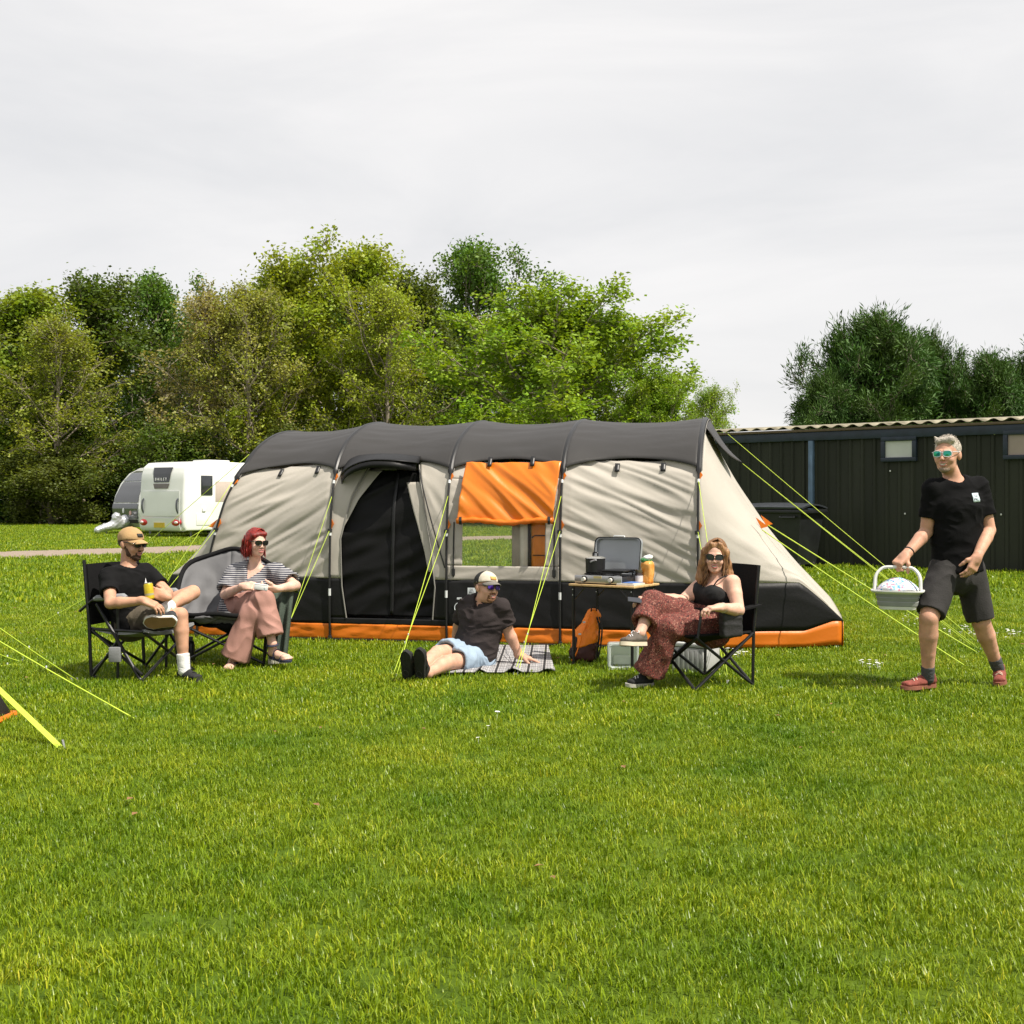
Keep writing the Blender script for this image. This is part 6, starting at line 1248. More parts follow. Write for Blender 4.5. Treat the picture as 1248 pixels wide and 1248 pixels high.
# ------------------------------------------------------------------ 3  man on the rug
Z2 = Zm(460, 660, 5.2)
def man_rug():
    J = dict(shR=Z2(570, 402, 9.55), shL=Z2(786, 408, 9.37), elR=Z2(510, 540, 9.72), wrR=Z2(498, 725, 9.84), elL=Z2(826, 560, 9.46), wrL=Z2(900, 722, 9.50), hipR=Z2(575, 705, 9.53), hipL=Z2(655, 742, 9.42), knR=Z2(380, 706, 9.12), anR=Z2(262, 818, 8.82), knL=Z2(440, 768, 9.06), anL=Z2(320, 838, 8.80))
    c = lerp(J['hipR'], J['hipL'], .5); root = thing('person', (c[0], c[1], 0), 'person in baseball cap and blue shorts leaning back on hands on the rug', 'person'); sk = skin('skin_ruddy', (.55, .315, .22)); H = Head(Z2(690, 290, 9.40), (.60, -.80, .02), (.10, .05, 1), 1.0); T = Torso(J, 1.12, .02)
    S = SDF(); T.sdf(S); S.rc(J['shR'], J['shL'], .050, .050, .03); S.rc(T.sc + T.up * .01, H.p(0, -.02, -.075), .063, .058, .03); arm_sdf(S, J['shR'], J['elR'], J['wrR'], 1.08); arm_sdf(S, J['shL'], J['elL'], J['wrL'], 1.12); leg_sdf(S, J['hipR'], J['knR'], J['anR'], 1.02); leg_sdf(S, J['hipL'], J['knL'], J['anL'], 1.02); head_sdf(S, H, 1.05)
    hand_sdf(S, J['wrL'], (1, .10, -.30), (0, 0, -1), 'L', .10, 1.05, .3); hand_sdf(S, J['wrR'] + v3(0, 0, -.0), (-.6, .8, -.5), (0, 0, -1), 'R', .1, 1.05, .3)
    hR, tR_ = Z2(184, 872, 8.74), Z2(176, 705, 8.60); hL, tL_ = Z2(268, 880, 8.72), Z2(262, 690, 8.58); uF = (.38, .90, .30); foot_sdf(S, J['anR'], hR, tR_, up=uF); foot_sdf(S, J['anL'], hL, tL_, up=uF); soft(S, 'body', sk, root, .0055)
    PB = M('polo_dark', (.036, .029, .029), .9, bump=.3, bscale=140, var=.15, scale=5, spec=.15); S = SDF(); T.sdf(S, .022, k=.04); S.rc(J['shR'], J['shL'], .062, .062, .04); S.ecap(T.pc + T.up * .06 + T.fwd * .035, T.wa + T.fwd * .035, (.175, .135), (.165, .13), T.hside, .04); sleeve(S, J['shR'], J['elR'], .70, .062, .070); sleeve(S, J['shL'], J['elL'], .70, .063, .073)
    nd = unit(H.p(0, -.02, -.075) - T.sc); S.rc(T.sc + nd * .03 + T.fwd * .01, T.sc + nd * .2 + T.fwd * .02, .070, .085, .006, 's'); S.rc(T.sc + T.up * .02 + T.fwd * .10, T.sc - T.up * .03 + T.fwd * .12, .030, .010, .005, 's'); sleeve_open(S, J['shR'], J['elR'], .70, .060); sleeve_open(S, J['shL'], J['elL'], .70, .064); S.cut(T.pc - T.up * .0, -T.up)
    sh = soft(S, 'polo_shirt', PB, root, .006, .010, (7, 7, 14), seed=17)
    e = lerp(J['shL'], J['elL'], .66); d = unit(J['elL'] - J['shL']); x_, y_, z_ = basis(d); MB().tube([tuple(e + np.array(x_) * .072 * math.cos(a) + np.array(y_) * .072 * math.sin(a)) for a in np.linspace(0, 6.283, 25)[:-1]], .010, 6, closed=True).build('sleeve_cuff', PB, sh, True)
    for sg in (-1, 1): # collar wings
        b0 = T.sc + T.up * .055 - T.fwd * .055 + T.side * sg * .035; b1 = T.sc + T.up * .045 + T.side * sg * .082; b2 = T.sc + T.up * .0 + T.fwd * .105 + T.side * sg * .055; b3 = T.sc + T.up * .015 + T.fwd * .088 + T.side * sg * .012
        up_e = spline([b0 + T.up * .035, b1 + T.up * .030 - T.side * sg * .012, b3 + T.up * .022], 6); lo_e = spline([b0, b1 + T.side * sg * .012, b2], 6); MB().grid(np.array([[tuple(q) for q in up_e], [tuple(lerp(a, b, .5) + T.side * sg * .008) for a, b in zip(up_e, lo_e)], [tuple(q) for q in lo_e]]), .004).build('collar', PB, sh, True)
    SB = M('shorts_lightblue', (.27, .35, .44), .9, var=.12, scale=8, bump=.3, bscale=120); S = SDF(); S.ecap(T.pc - T.up * .05, T.pc + T.up * .08, (.178, .130), (.172, .125), T.hside, .03)
    for hp, kn, fr in ((J['hipR'], J['knR'], .74), (J['hipL'], J['knL'], .72)):
        e = lerp(hp, kn, fr); d = unit(kn - hp); S.rc(hp, e + d * .04, .110, .102, .03, 'u', [(e, d)]); S.rc(e - d * .0, e + d * .15, .088, .09, .005, 's')
    soft(S, 'shorts', SB, root, .006, .010, (10, 10, 10), seed=21)
    TANC = M('cap_cream', (.52, .47, .38), .9, bump=.2, bscale=120); BKC = M('cap_black', (.018, .018, .018), .85, bump=.3); cap_hat(root, H, TANC, M('cap_brim_grey', (.16, .15, .13), .9), BKC, .006, M('cap_patch_orange', (.62, .30, .08), .7))
    PUR = M('lens_purple', (.10, .02, .55), .06, metal=.6, coat=.8); sunglasses(root, H, FRB, PUR, .027, .020); mouth(root, H, LIPS, True); S = SDF(); k = H.k; R = H.R
    S.ell(H.p(0, .068, -.096), (.030 * k, .029 * k, .022 * k), R, .02); S.rc(H.p(-.030, .083, -.066), H.p(-.026, .074, -.095), .008, .012, .01); S.rc(H.p(.030, .083, -.066), H.p(.026, .074, -.095), .008, .012, .01); S.rc(H.p(-.026, .091, -.050), H.p(.026, .091, -.050), .0065, .0065, .006)
    soft(S, 'beard', M('beard_ginger', (.20, .095, .045), .85, bump=.8, bscale=260), root, .004, .003, (80, 80, 80)); S = SDF(); S.ell(H.p(0, -.022, .018), (.080 * k, .096 * k, .075 * k), R, .01); S.cut(H.p(0, -.005, 0), H.f); S.cut(H.p(0, 0, -.035), -H.u); S.cut(H.p(0, 0, .04), H.u); soft(S, 'hair', M('hair_cropped_brown', (.07, .045, .03)), root, .005, .001, (60, 60, 60))
    SB1 = M('shoe_black', (.014, .014, .014), .75, bump=.3); SO = M('sole_rubber_black', (.016, .016, .016), .75, bump=.8, bscale=160); 
    for an, h_, t_ in ((J['anR'], hR, tR_), (J['anL'], hL, tL_)):
        o = shoe(root, an, h_, t_, uF, SB1, SO, M('tread_black', (.022, .022, .021), .8, bump=1.0, bscale=220), None, .028)
        f = unit(t_ - h_); u = unit(v3(*uF) - f * (v3(*uF) @ f)); s = np.cross(u, f); cR = h_ + f * .06 - u * .0045; MB().tube([tuple(cR + s * .022 * math.cos(a) + f * .026 * math.sin(a)) for a in np.linspace(0, 6.283, 21)[:-1]], .002, 5, closed=True).build('heel_ring', M('tread_grey', (.06, .06, .055), .8), o)
man_rug()

# ------------------------------------------------------------------ 4  woman with phone
Z3 = Zm(680, 640, 4.8)
def woman_phone():
    J = dict(shR=Z3(866, 322, 8.68), shL=Z3(1022, 336, 8.44), elR=Z3(728, 442, 8.56), wrR=Z3(545, 420, 8.42), elL=Z3(1056, 498, 8.34), wrL=Z3(952, 482, 8.16), hipR=Z3(848, 560, 8.68), hipL=Z3(926, 580, 8.54), knR=Z3(552, 462, 8.42), anR=Z3(480, 630, 8.24), knL=Z3(645, 605, 8.34), anL=Z3(528, 878, 8.42))
    c = lerp(J['hipR'], J['hipL'], .5); root = thing('person', (c[0], c[1], 0), 'person with long auburn hair, black strappy top and red patterned trousers, sitting', 'person'); sk = skin('skin_light', (.62, .37, .275)); H = Head(Z3(920, 182, 8.53), (-.20, -.97, -.05), (.04, .02, 1), .95); T = Torso(J, 1.0, .02)
    S = SDF(); T.sdf(S); S.rc(J['shR'], J['shL'], .052, .052, .03); S.rc(T.sc + T.up * .01, H.p(0, -.02, -.075), .054, .050, .03); arm_sdf(S, J['shR'], J['elR'], J['wrR'], 1.02); arm_sdf(S, J['shL'], J['elL'], J['wrL'], 1.08); leg_sdf(S, J['hipR'], J['knR'], J['anR'], 1.0); leg_sdf(S, J['hipL'], J['knL'], J['anL'], 1.0); head_sdf(S, H, .93, True, True)
    for sg in (-1, 1): S.ell(T.ch + T.fwd * .085 + T.side * sg * .072 - T.up * .02, (.070, .070, .068), None, .05)
    hand_sdf(S, J['wrR'], (-1, -.12, -.12), (.1, .0, -1), 'R', .45, .92); hand_sdf(S, J['wrL'], (-1, -.25, -.05), (-.1, .1, -1), 'L', .45, .92)
    hR, tR_ = Z3(508, 706, 8.28), Z3(372, 708, 8.10); hL, tL_ = Z3(552, 940, 8.45), Z3(400, 950, 8.36); foot_sdf(S, J['anR'], hR, tR_, up=(.05, .2, 1)); foot_sdf(S, J['anL'], hL, tL_, up=(0, 0, 1)); soft(S, 'body', sk, root, .0055)
    VB = M('vest_black', (.007, .007, .0075), .8, bump=.2, bscale=140); S = SDF(); T.sdf(S, .012, k=.04)
    for sg in (-1, 1): S.ell(T.ch + T.fwd * .085 + T.side * sg * .072 - T.up * .02, (.079, .079, .077), None, .05)
    S.cut(T.ch + T.up * .052, T.up - T.fwd * .12); S.ell(T.ch + T.up * .10 + T.fwd * .10, (.072, .072, .078), None, .012, 's'); 
    for sg in (-1, 1): S.rc(T.ch + T.side * sg * .155 + T.up * .02 - T.fwd * .06, T.ch + T.side * sg * .16 + T.up * .06 + T.fwd * .1, .05, .05, .01, 's')
    S.cut(T.pc + T.up * .01, -T.up); vst = soft(S, 'vest_top', VB, root, .006, .004, (10, 10, 16), seed=5)
    for sg in (-1, 1): a = T.ch + T.fwd * .135 + T.side * sg * .088 + T.up * .030; b = T.sc + T.side * sg * .105 + T.up * .050; cb2 = T.ch - T.fwd * .10 + T.side * sg * .08 + T.up * .05; MB().tube(spline([a, lerp(a, b, .55) + T.fwd * .035 + T.up * .010, b, lerp(b, cb2, .5) - T.fwd * .035, cb2], 5), .0055, 6).build('strap', VB, vst, True)
    RP = ramp_mat('trousers_floral', 'voronoi', [(0, (.13, .042, .034)), (.45, (.16, .055, .042)), (.68, (.045, .016, .016)), (.84, (.30, .15, .11)), (.92, (.24, .05, .04))], 150, .85, bump=.2); S = SDF(); S.ecap(T.pc - T.up * .05, T.pc + T.up * .07, (.185, .130), (.172, .120), T.hside, .03)
    for hp, kn, an, fr, fl in ((J['hipR'], J['knR'], J['anR'], .66, .090), (J['hipL'], J['knL'], J['anL'], .93, .115)):
        e = lerp(kn, an, fr); d = unit(an - kn); S.chain([hp, lerp(hp, kn, .5), kn], [.112, .100, .084], .035); S.rc(kn, e + d * .04, .082, fl, .04, 'u', [(e, d)]); S.rc(e - d * .01, e + d * .2, fl - .022, fl, .005, 's')
    soft(S, 'trousers', RP, root, .006, .010, (9, 9, 5), seed=31)
    HA = hair_mat('hair_auburn', (.12, .055, .024), (.26, .14, .065)); S = SDF(); k = H.k; R = H.R; S.ell(H.p(0, -.020, .036), (.086 * k, .104 * k, .094 * k), R, .01); S.ell(H.p(0, -.060, -.06), (.085, .05, .12), R, .03)
    for sg in (-1, 1): S.chain([H.p(sg * .030, .060, .098), H.p(sg * .078, .025, .035), H.p(sg * .090, .012, -.06), H.p(sg * .098, .0, -.14)], [.016, .024, .028, .030], .02)
    S.chain([H.p(.095, -.01, -.10), H.p(.115, .015, -.19), H.p(.095, .045, -.27), H.p(.070, .065, -.31)], [.034, .042, .034, .016], .02); S.chain([H.p(-.092, -.01, -.10), H.p(-.100, .0, -.17), H.p(-.085, .01, -.22)], [.032, .034, .018], .02)
    S.ell(H.p(0.0, .098, -.018), (.058 * k, .08 * k, .094 * k), R, .012, 's'); mb = MB(); V, F = S.mesh(.005); V = relax(V, F, 1); N = vnormals(V, F); q = V @ R; V = V + N * (.007 * pnoise(q * np.array([110, 60, 13]) + .8 * pnoise(q * 30)[:, None]))[:, None]; mb.add(V, F.tolist()); rg2 = np.random.RandomState(6)
    strands(mb, H, [H.p(rg2.uniform(.07, .105), rg2.uniform(-.06, .03), rg2.uniform(-.12, .05)) for _ in range(70)], .26, .0055, .020, 8, .10, -H.u * 1.0, T.fwd * .12); scalp_strands(mb, H, 380, .085 * k, .104 * k, .095 * k, .24, 15, .0034, .022, .85, .012); strands(mb, H, [H.p(-rg2.uniform(.065, .095), rg2.uniform(-.06, .03), rg2.uniform(-.10, .05)) for _ in range(45)], .19, .0050, .016, 9, .10, -H.u); mb.build('hair', HA, root, True)
    GRD = M('lens_gradient', (.03, .028, .045), .06, coat=.8); sunglasses(root, H, FRB, GRD, .0275, .0215, .114, .003, .10); mouth(root, H, LIPR, True)
    CK = M('canvas_taupe', (.10, .085, .07), .85, bump=.3); CB = M('canvas_black', (.016, .016, .018), .85, bump=.3); SC_ = M('sole_cream', (.60, .52, .40), .7); shoe(root, J['anR'], hR, tR_, (.05, .2, 1), CK, SC_, M('sole_gum', (.27, .15, .065)), M('lace_white', (.7, .7, .7)), .026); shoe(root, J['anL'], hL, tL_, (0, 0, 1), CB, M('sole_offwhite', (.45, .43, .38), .7), None, M('lace_white', (.7, .7, .7)), .024)
    wv_ = unit(J['elL'] - J['wrL']); x_, y_, _ = basis(wv_); cw = J['wrL'] + wv_ * .03; MB().tube([tuple(cw + np.array(x_) * .030 * math.cos(a) + np.array(y_) * .030 * math.sin(a)) for a in np.linspace(0, 6.283, 21)[:-1]], .006, 6, closed=True).build('watch', M('watch_strap', (.55, .48, .42), .4), root, True)
    cc = Z3(455, 440, 8.36); ph = thing('phone', (cc[0], cc[1], cc[2]), 'black smartphone held in the outstretched hand of the person with auburn hair', 'phone'); Rp = Matrix.Rotation(.10, 3, 'Y') @ Matrix.Rotation(.5, 3, 'X'); MB().box(cc, (.115, .060, .009), Rp, .004).build('case', STB, ph); MB().box(Vector(cc) + Rp @ Vector((0, 0, .0053)), (.108, .054, .001), Rp).build('screen', M('screen_glass', (.02, .022, .028), .05, coat=.8), ph)
woman_phone()

# ------------------------------------------------------------------ 5  man walking with the basket
Z4 = Zm(1040, 510, 3.567)
def man_walk():
    J = dict(shR=Z4(345, 305, 8.36), shL=Z4(545, 296, 8.44), elR=Z4(318, 492, 8.40), wrR=Z4(228, 594, 8.27), elL=Z4(590, 486, 8.42), wrL=Z4(538, 602, 8.21), hipR=Z4(398, 655, 8.38), hipL=Z4(502, 655, 8.46), knR=Z4(328, 868, 8.20), anR=Z4(324, 1112, 8.30), knL=Z4(556, 886, 8.46), anL=Z4(624, 1072, 8.58))
    c = lerp(J['hipR'], J['hipL'], .5); root = thing('person', (c[0], c[1], 0), 'person with grey hair in black T-shirt and shorts walking with a basket', 'person'); sk = skin('skin_weathered', (.52, .285, .195)); H = Head(Z4(408, 157, 8.36), (-.60, -.80, -.02), (-.02, 0, 1), 1.05); T = Torso(J, 1.10, .0)
    S = SDF(); T.sdf(S); S.rc(J['shR'], J['shL'], .056, .056, .03); S.rc(T.sc + T.up * .01, H.p(0, -.02, -.075), .062, .056, .03); arm_sdf(S, J['shR'], J['elR'], J['wrR'], 1.15); arm_sdf(S, J['shL'], J['elL'], J['wrL'], 1.16); leg_sdf(S, J['hipR'], J['knR'], J['anR'], 1.16); leg_sdf(S, J['hipL'], J['knL'], J['anL'], 1.16); head_sdf(S, H, 1.0)
    dR = unit(v3(-.72, -.25, -.62)); hand_sdf(S, J['wrR'], dR, (.35, .35, -.80), 'R', 1.18, 1.05, .02, .9); hand_sdf(S, J['wrL'], (-.42, -.12, -.90), (-.45, .85, .05), 'L', .38, 1.05)
    hR, tR_ = Z4(352, 1166, 8.36), Z4(212, 1182, 8.22); hL, tL_ = Z4(640, 1122, 8.68), Z4(638, 1166, 8.44); foot_sdf(S, J['anR'], hR, tR_, up=(0, 0, 1)); foot_sdf(S, J['anL'], hL, tL_, up=(0, .3, 1)); soft(S, 'body', sk, root, .0055)
    BT = M('tshirt_jet', (.0055, .0055, .006), .9, bump=.25, bscale=150, spec=.10); S = SDF(); T.sdf(S, .018, k=.04); S.rc(J['shR'], J['shL'], .062, .062, .04); S.ecap(T.pc + T.up * .0, T.ch, (.172, .122), (.182, .130), T.side, .04); sleeve(S, J['shR'], J['elR'], .66, .064, .069); sleeve(S, J['shL'], J['elL'], .66, .064, .071)
    nd = unit(H.p(0, -.02, -.075) - T.sc); S.rc(T.sc + nd * .03 + T.fwd * .012, T.sc + nd * .2 + T.fwd * .012, .070, .085, .006, 's'); sleeve_open(S, J['shR'], J['elR'], .66, .060); sleeve_open(S, J['shL'], J['elL'], .66, .062); S.cut(T.pc - T.up * .015, -T.up); sh = soft(S, 'tshirt', BT, root, .006, .006, (8, 8, 12), seed=41)
    shirt_patch(root, sh, T, T.sc - T.up * .070 + T.side * .072, .062, M('print_paleblue', (.50, .60, .64), .6), 'OL\nPRO', M('print_ink', (.03, .04, .05), .6))
    SG = M('shorts_charcoal', (.024, .022, .0215), .88, bump=.3, bscale=110, var=.18, scale=6); S = SDF(); S.ecap(T.pc - T.up * .05, T.pc + T.up * .06, (.178, .128), (.170, .122), T.hside, .03)
    for hp, kn, fr, r1 in ((J['hipR'], J['knR'], .90, .092), (J['hipL'], J['knL'], .94, .096)):
        e = lerp(hp, kn, fr); d = unit(kn - hp); S.rc(hp, e + d * .04, .104, r1, .03, 'u', [(e, d)]); S.rc(e - d * .01, e + d * .15, r1 - .018, r1, .005, 's')
    so = soft(S, 'shorts', SG, root, .006, .008, (9, 9, 6), seed=44)
    HG = M('hair_grey', (.44, .39, .33), .6, var=.3, scale=80, bump=.8, bscale=200); S = SDF(); k = H.k; R = H.R; S.ell(H.p(0, -.024, .040), (.082 * k, .100 * k, .086 * k), R, .01); S.rc(H.p(-.035, .055, .088), H.p(.045, .050, .098), .026, .026, .02); S.rc(H.p(-.050, .045, .10), H.p(-.062, .050, .118), .016, .008, .01); S.ell(H.p(0, .080, .005), (.066 * k, .062 * k, .072 * k), R, .012, 's'); S.cut(H.p(0, -.01, -.048), -H.u)
    mb = MB(); V, F = S.mesh(.0045); V = relax(V, F, 1); N = vnormals(V, F); V = V + N * (.003 * pnoise(V * 85) + .003 * pnoise(V * 160))[:, None]; mb.add(V, F.tolist()); rg2 = np.random.RandomState(9)
    for _ in range(160):
        a = rg2.uniform(-1.5, 1.5); e = rg2.uniform(.35, 1.5); d = H.l * math.sin(a) * math.cos(e) + H.f * math.cos(a) * math.cos(e) * .6 + H.u * math.sin(e); b = H.p(0, -.02, .042) + unit(d) * .085; mb.tube([tuple(b), tuple(b + unit(d * .5 + H.l * -.5 + rg2.normal(0, .35, 3)) * .018)], [.0032, .001], 4)
    mb.build('hair', HG, root, True); GRN = M('lens_green', (.0, .30, .28), .06, metal=.7, coat=.8, col2=(.02, .42, .20), scale=30); sunglasses(root, H, M('glasses_clear', (.50, .52, .55), .2), GRN, .027, .020); mouth(root, H, LIPS, True)
    S = SDF(); S.ell(H.p(0, .040, -.082), (.0488 * k, .048 * k, .036 * k), R, .01); S.ell(H.p(0, .073, -.101), (.026 * k, .024 * k, .018 * k), R, .02); S.ell(H.p(0, .10, -.062), (.026 * k, .025 * k, .013 * k), R, .006, 's'); S.cut(H.p(0, .01, 0), -H.f); soft(S, 'stubble', M('stubble_grey', (.30, .215, .165), .8, bump=.6, bscale=300, var=.3, scale=160), root, .004, .0015, (90, 90, 90))
    GS = M('sock_grey', (.065, .067, .072), .9, bump=.4, bscale=160); sock(root, J['anR'], J['knR'], GS, .06, .042); sock(root, J['anL'], J['knL'], GS, .06, .042)
    RD = M('trainer_red', (.22, .055, .040), .85, var=.25, scale=30, bump=.4); SW_ = M('trainer_sole', (.25, .09, .06), .7); LC = M('lace_cream', (.60, .52, .40), .8); shoe(root, J['anR'], hR, tR_, (0, 0, 1), RD, SW_, None, LC, .024); shoe(root, J['anL'], hL, tL_, (0, .3, 1), RD, SW_, None, LC, .024)
    wv_ = unit(J['elR'] - J['wrR']); x_, y_, _ = basis(wv_); cw = J['wrR'] + wv_ * .045; MB().tube([tuple(cw + np.array(x_) * .032 * math.cos(a) + np.array(y_) * .032 * math.sin(a)) for a in np.linspace(0, 6.283, 21)[:-1]], .008, 6, closed=True).build('wristband', M('band_black', (.012, .012, .012), .5), root, True)
    # basket with two arched handles, hung from the right hand
    grip = J['wrR'] + dR * .098 + v3(.012, .012, -.020); g = Vector(grip); bs = thing('folding_basket', g + Vector((0, 0, -.30)), 'white and grey collapsible basket with arched handles carried by the walking person', 'basket')
    ax = Vector((.93, -.36, 0)); ay = Vector((.36, .93, 0)); WB = M('basket_white', (.66, .66, .63), .4, var=.05); GB = M('basket_grey', (.24, .25, .24), .55, var=.08)
    rz = -.165
    def bp(a, b, z): return g + ax * a + ay * b + Vector((0, 0, z))
    def sup(w, d, z, n=36, e=.55): return [bp(w * np.sign(math.cos(t)) * abs(math.cos(t)) ** e, d * np.sign(math.sin(t)) * abs(math.sin(t)) ** e, z) for t in np.linspace(0, 2 * math.pi, n + 1)[:-1]]
    def shell(levels, name, mat, par=None, closeb=False):
        V = []; F = []; n = 36
        for (w, d, z) in levels: V += sup(w, d, z)
        for i in range(len(levels) - 1):
            for k2 in range(n): F.append((i * n + k2, i * n + (k2 + 1) % n, (i + 1) * n + (k2 + 1) % n, (i + 1) * n + k2))
        if closeb: F.append(tuple(range(n))[::-1])
        return mk(name, V, F, mat, par or bs, 'auto')
    w0, d0 = .165, .120
    shell([(w0 * .70, d0 * .70, rz - .125), (w0 * .73, d0 * .73, rz - .122), (w0 * .77, d0 * .77, rz - .098), (w0 * .75, d0 * .75, rz - .094)], 'base', WB, None, True)
    shell([(w0 * .76, d0 * .76, rz - .102), (w0 * .80, d0 * .80, rz - .098), (w0 * .84, d0 * .84, rz - .072), (w0 * .81, d0 * .81, rz - .068), (w0 * .88, d0 * .88, rz - .042), (w0 * .85, d0 * .85, rz - .038), (w0 * .93, d0 * .93, rz - .012)], 'folding_wall', GB)
    shell([(w0 * .92, d0 * .92, rz - .016), (w0 * .99, d0 * .99, rz - .012), (w0 * 1.08, d0 * 1.10, rz), (w0 * 1.08, d0 * 1.10, rz + .008), (w0 * .94, d0 * .94, rz + .008), (w0 * .86, d0 * .86, rz - .03)], 'rim', WB)
    for sy in (-1, 1): MB().tube(spline([bp(-w0 * .92, sy * d0 * .45, rz), bp(-w0 * .88, sy * d0 * .30, rz + .10), bp(-w0 * .62, sy * .012, rz + .155), bp(-.04, sy * .008, .0), bp(.04, sy * .008, .0), bp(w0 * .62, sy * .012, rz + .155), bp(w0 * .88, sy * d0 * .30, rz + .10), bp(w0 * .92, sy * d0 * .45, rz)], 6), .0105, 8).build('handle', WB, bs, True)
    cl = props(MB().grid(np.array([[tuple(bp(w0 * .86 * r * math.cos(t), d0 * .86 * r * math.sin(t), rz + .005 + .085 * math.cos(r * math.pi / 2) ** .8 + .006 * math.sin(t * 5) * r)) for t in np.linspace(0, 2 * math.pi, 37)] for r in np.linspace(.01, 1, 12)])[:, ::-1], .004).build('spotted_cloth', ramp_mat('cloth_spots', 'voronoi', [(0, (.70, .72, .74)), (.42, (.25, .50, .62)), (.55, (.72, .74, .75)), (.68, (.62, .25, .35)), (.78, (.66, .68, .70)), (.9, (.10, .30, .55))], 85, .8), None, True), 'white cloth with small coloured spots covering the basket', 'cloth')
man_walk()
# ================================================================== GRASS
def blade_clump(seed, n, rad, h0, h1, w):
    rg = np.random.RandomState(seed); V = []; F = []
    for i in range(n):
        a = rg.uniform(0, 6.283); r = rad * math.sqrt(rg.uniform()); b = np.array([math.cos(a) * r, math.sin(a) * r, -.006]); h = rg.uniform(h0, h1); az = rg.uniform(0, 6.283); lean = rg.uniform(.1, .9) * h
        d = np.array([math.cos(az), math.sin(az), 0]); sd_ = np.array([-d[1], d[0], 0]) * w * rg.uniform(.7, 1.3); k = len(V)
        V += [b - sd_, b + sd_, b + d * lean * .35 + [0, 0, h * .6] + sd_ * .8, b + d * lean * .35 + [0, 0, h * .6] - sd_ * .8, b + d * lean + [0, 0, h * rg.uniform(.8, 1)]]
        F += [(k, k + 1, k + 2, k + 3), (k + 3, k + 2, k + 4)]
    return V, F
def grass_material():
    m = bpy.data.materials.new('grass_blade'); m.use_nodes = True; t = m.node_tree; b = t.nodes['Principled BSDF']; L = t.links
    g = t.nodes.new('ShaderNodeNewGeometry'); oi = t.nodes.new('ShaderNodeObjectInfo')
    n = t.nodes.new('ShaderNodeTexNoise'); n.inputs['Scale'].default_value = 1.1; n.inputs['Detail'].default_value = 7; n.inputs['Roughness'].default_value = .72; L.new(oi.outputs['Location'], n.inputs['Vector'])
    r1 = t.nodes.new('ShaderNodeValToRGB'); e = r1.color_ramp.elements; e[0].position = .34; e[0].color = (.100, .200, .003, 1); e[1].position = .60; e[1].color = (.255, .335, .010, 1); e.new(.72).color = (.35, .345, .022, 1)
    L.new(n.outputs['Fac'], r1.inputs['Fac'])
    r2 = t.nodes.new('ShaderNodeValToRGB'); e = r2.color_ramp.elements; e[0].position = 0; e[0].color = (.55, .62, .5, 1); e[1].position = .86; e[1].color = (1.25, 1.2, 1.1, 1); e.new(.95).color = (2.0, 1.5, 3.0, 1); e.new(1.0).color = (2.3, 1.6, 4.5, 1)
    L.new(g.outputs['Random Per Island'], r2.inputs['Fac'])
    mm = t.nodes.new('ShaderNodeMix'); mm.data_type = 'RGBA'; mm.blend_type = 'MULTIPLY'; mm.inputs[0].default_value = 1
    L.new(r1.outputs['Color'], mm.inputs[6]); L.new(r2.outputs['Color'], mm.inputs[7]); L.new(mm.outputs[2], b.inputs['Base Color'])
    b.inputs['Roughness'].default_value = .38; b.inputs['Specular IOR Level'].default_value = .35
    tr = t.nodes.new('ShaderNodeBsdfTranslucent'); mix = t.nodes.new('ShaderNodeMixShader'); mix.inputs[0].default_value = .3; L.new(mm.outputs[2], tr.inputs['Color'])
    out = [q for q in t.nodes if q.type == 'OUTPUT_MATERIAL'][0]; L.new(b.outputs[0], mix.inputs[1]); L.new(tr.outputs[0], mix.inputs[2]); L.new(mix.outputs[0], out.inputs['Surface'])
    return m
GM = grass_material()
gcol = bpy.data.collections.new('grass_tufts')
def tuft(name, *a):
    V, F = blade_clump(*a); me = bpy.data.meshes.new(name); me.from_pydata([tuple(v) for v in V], [], F); me.materials.append(GM); o = bpy.data.objects.new(name, me); return o
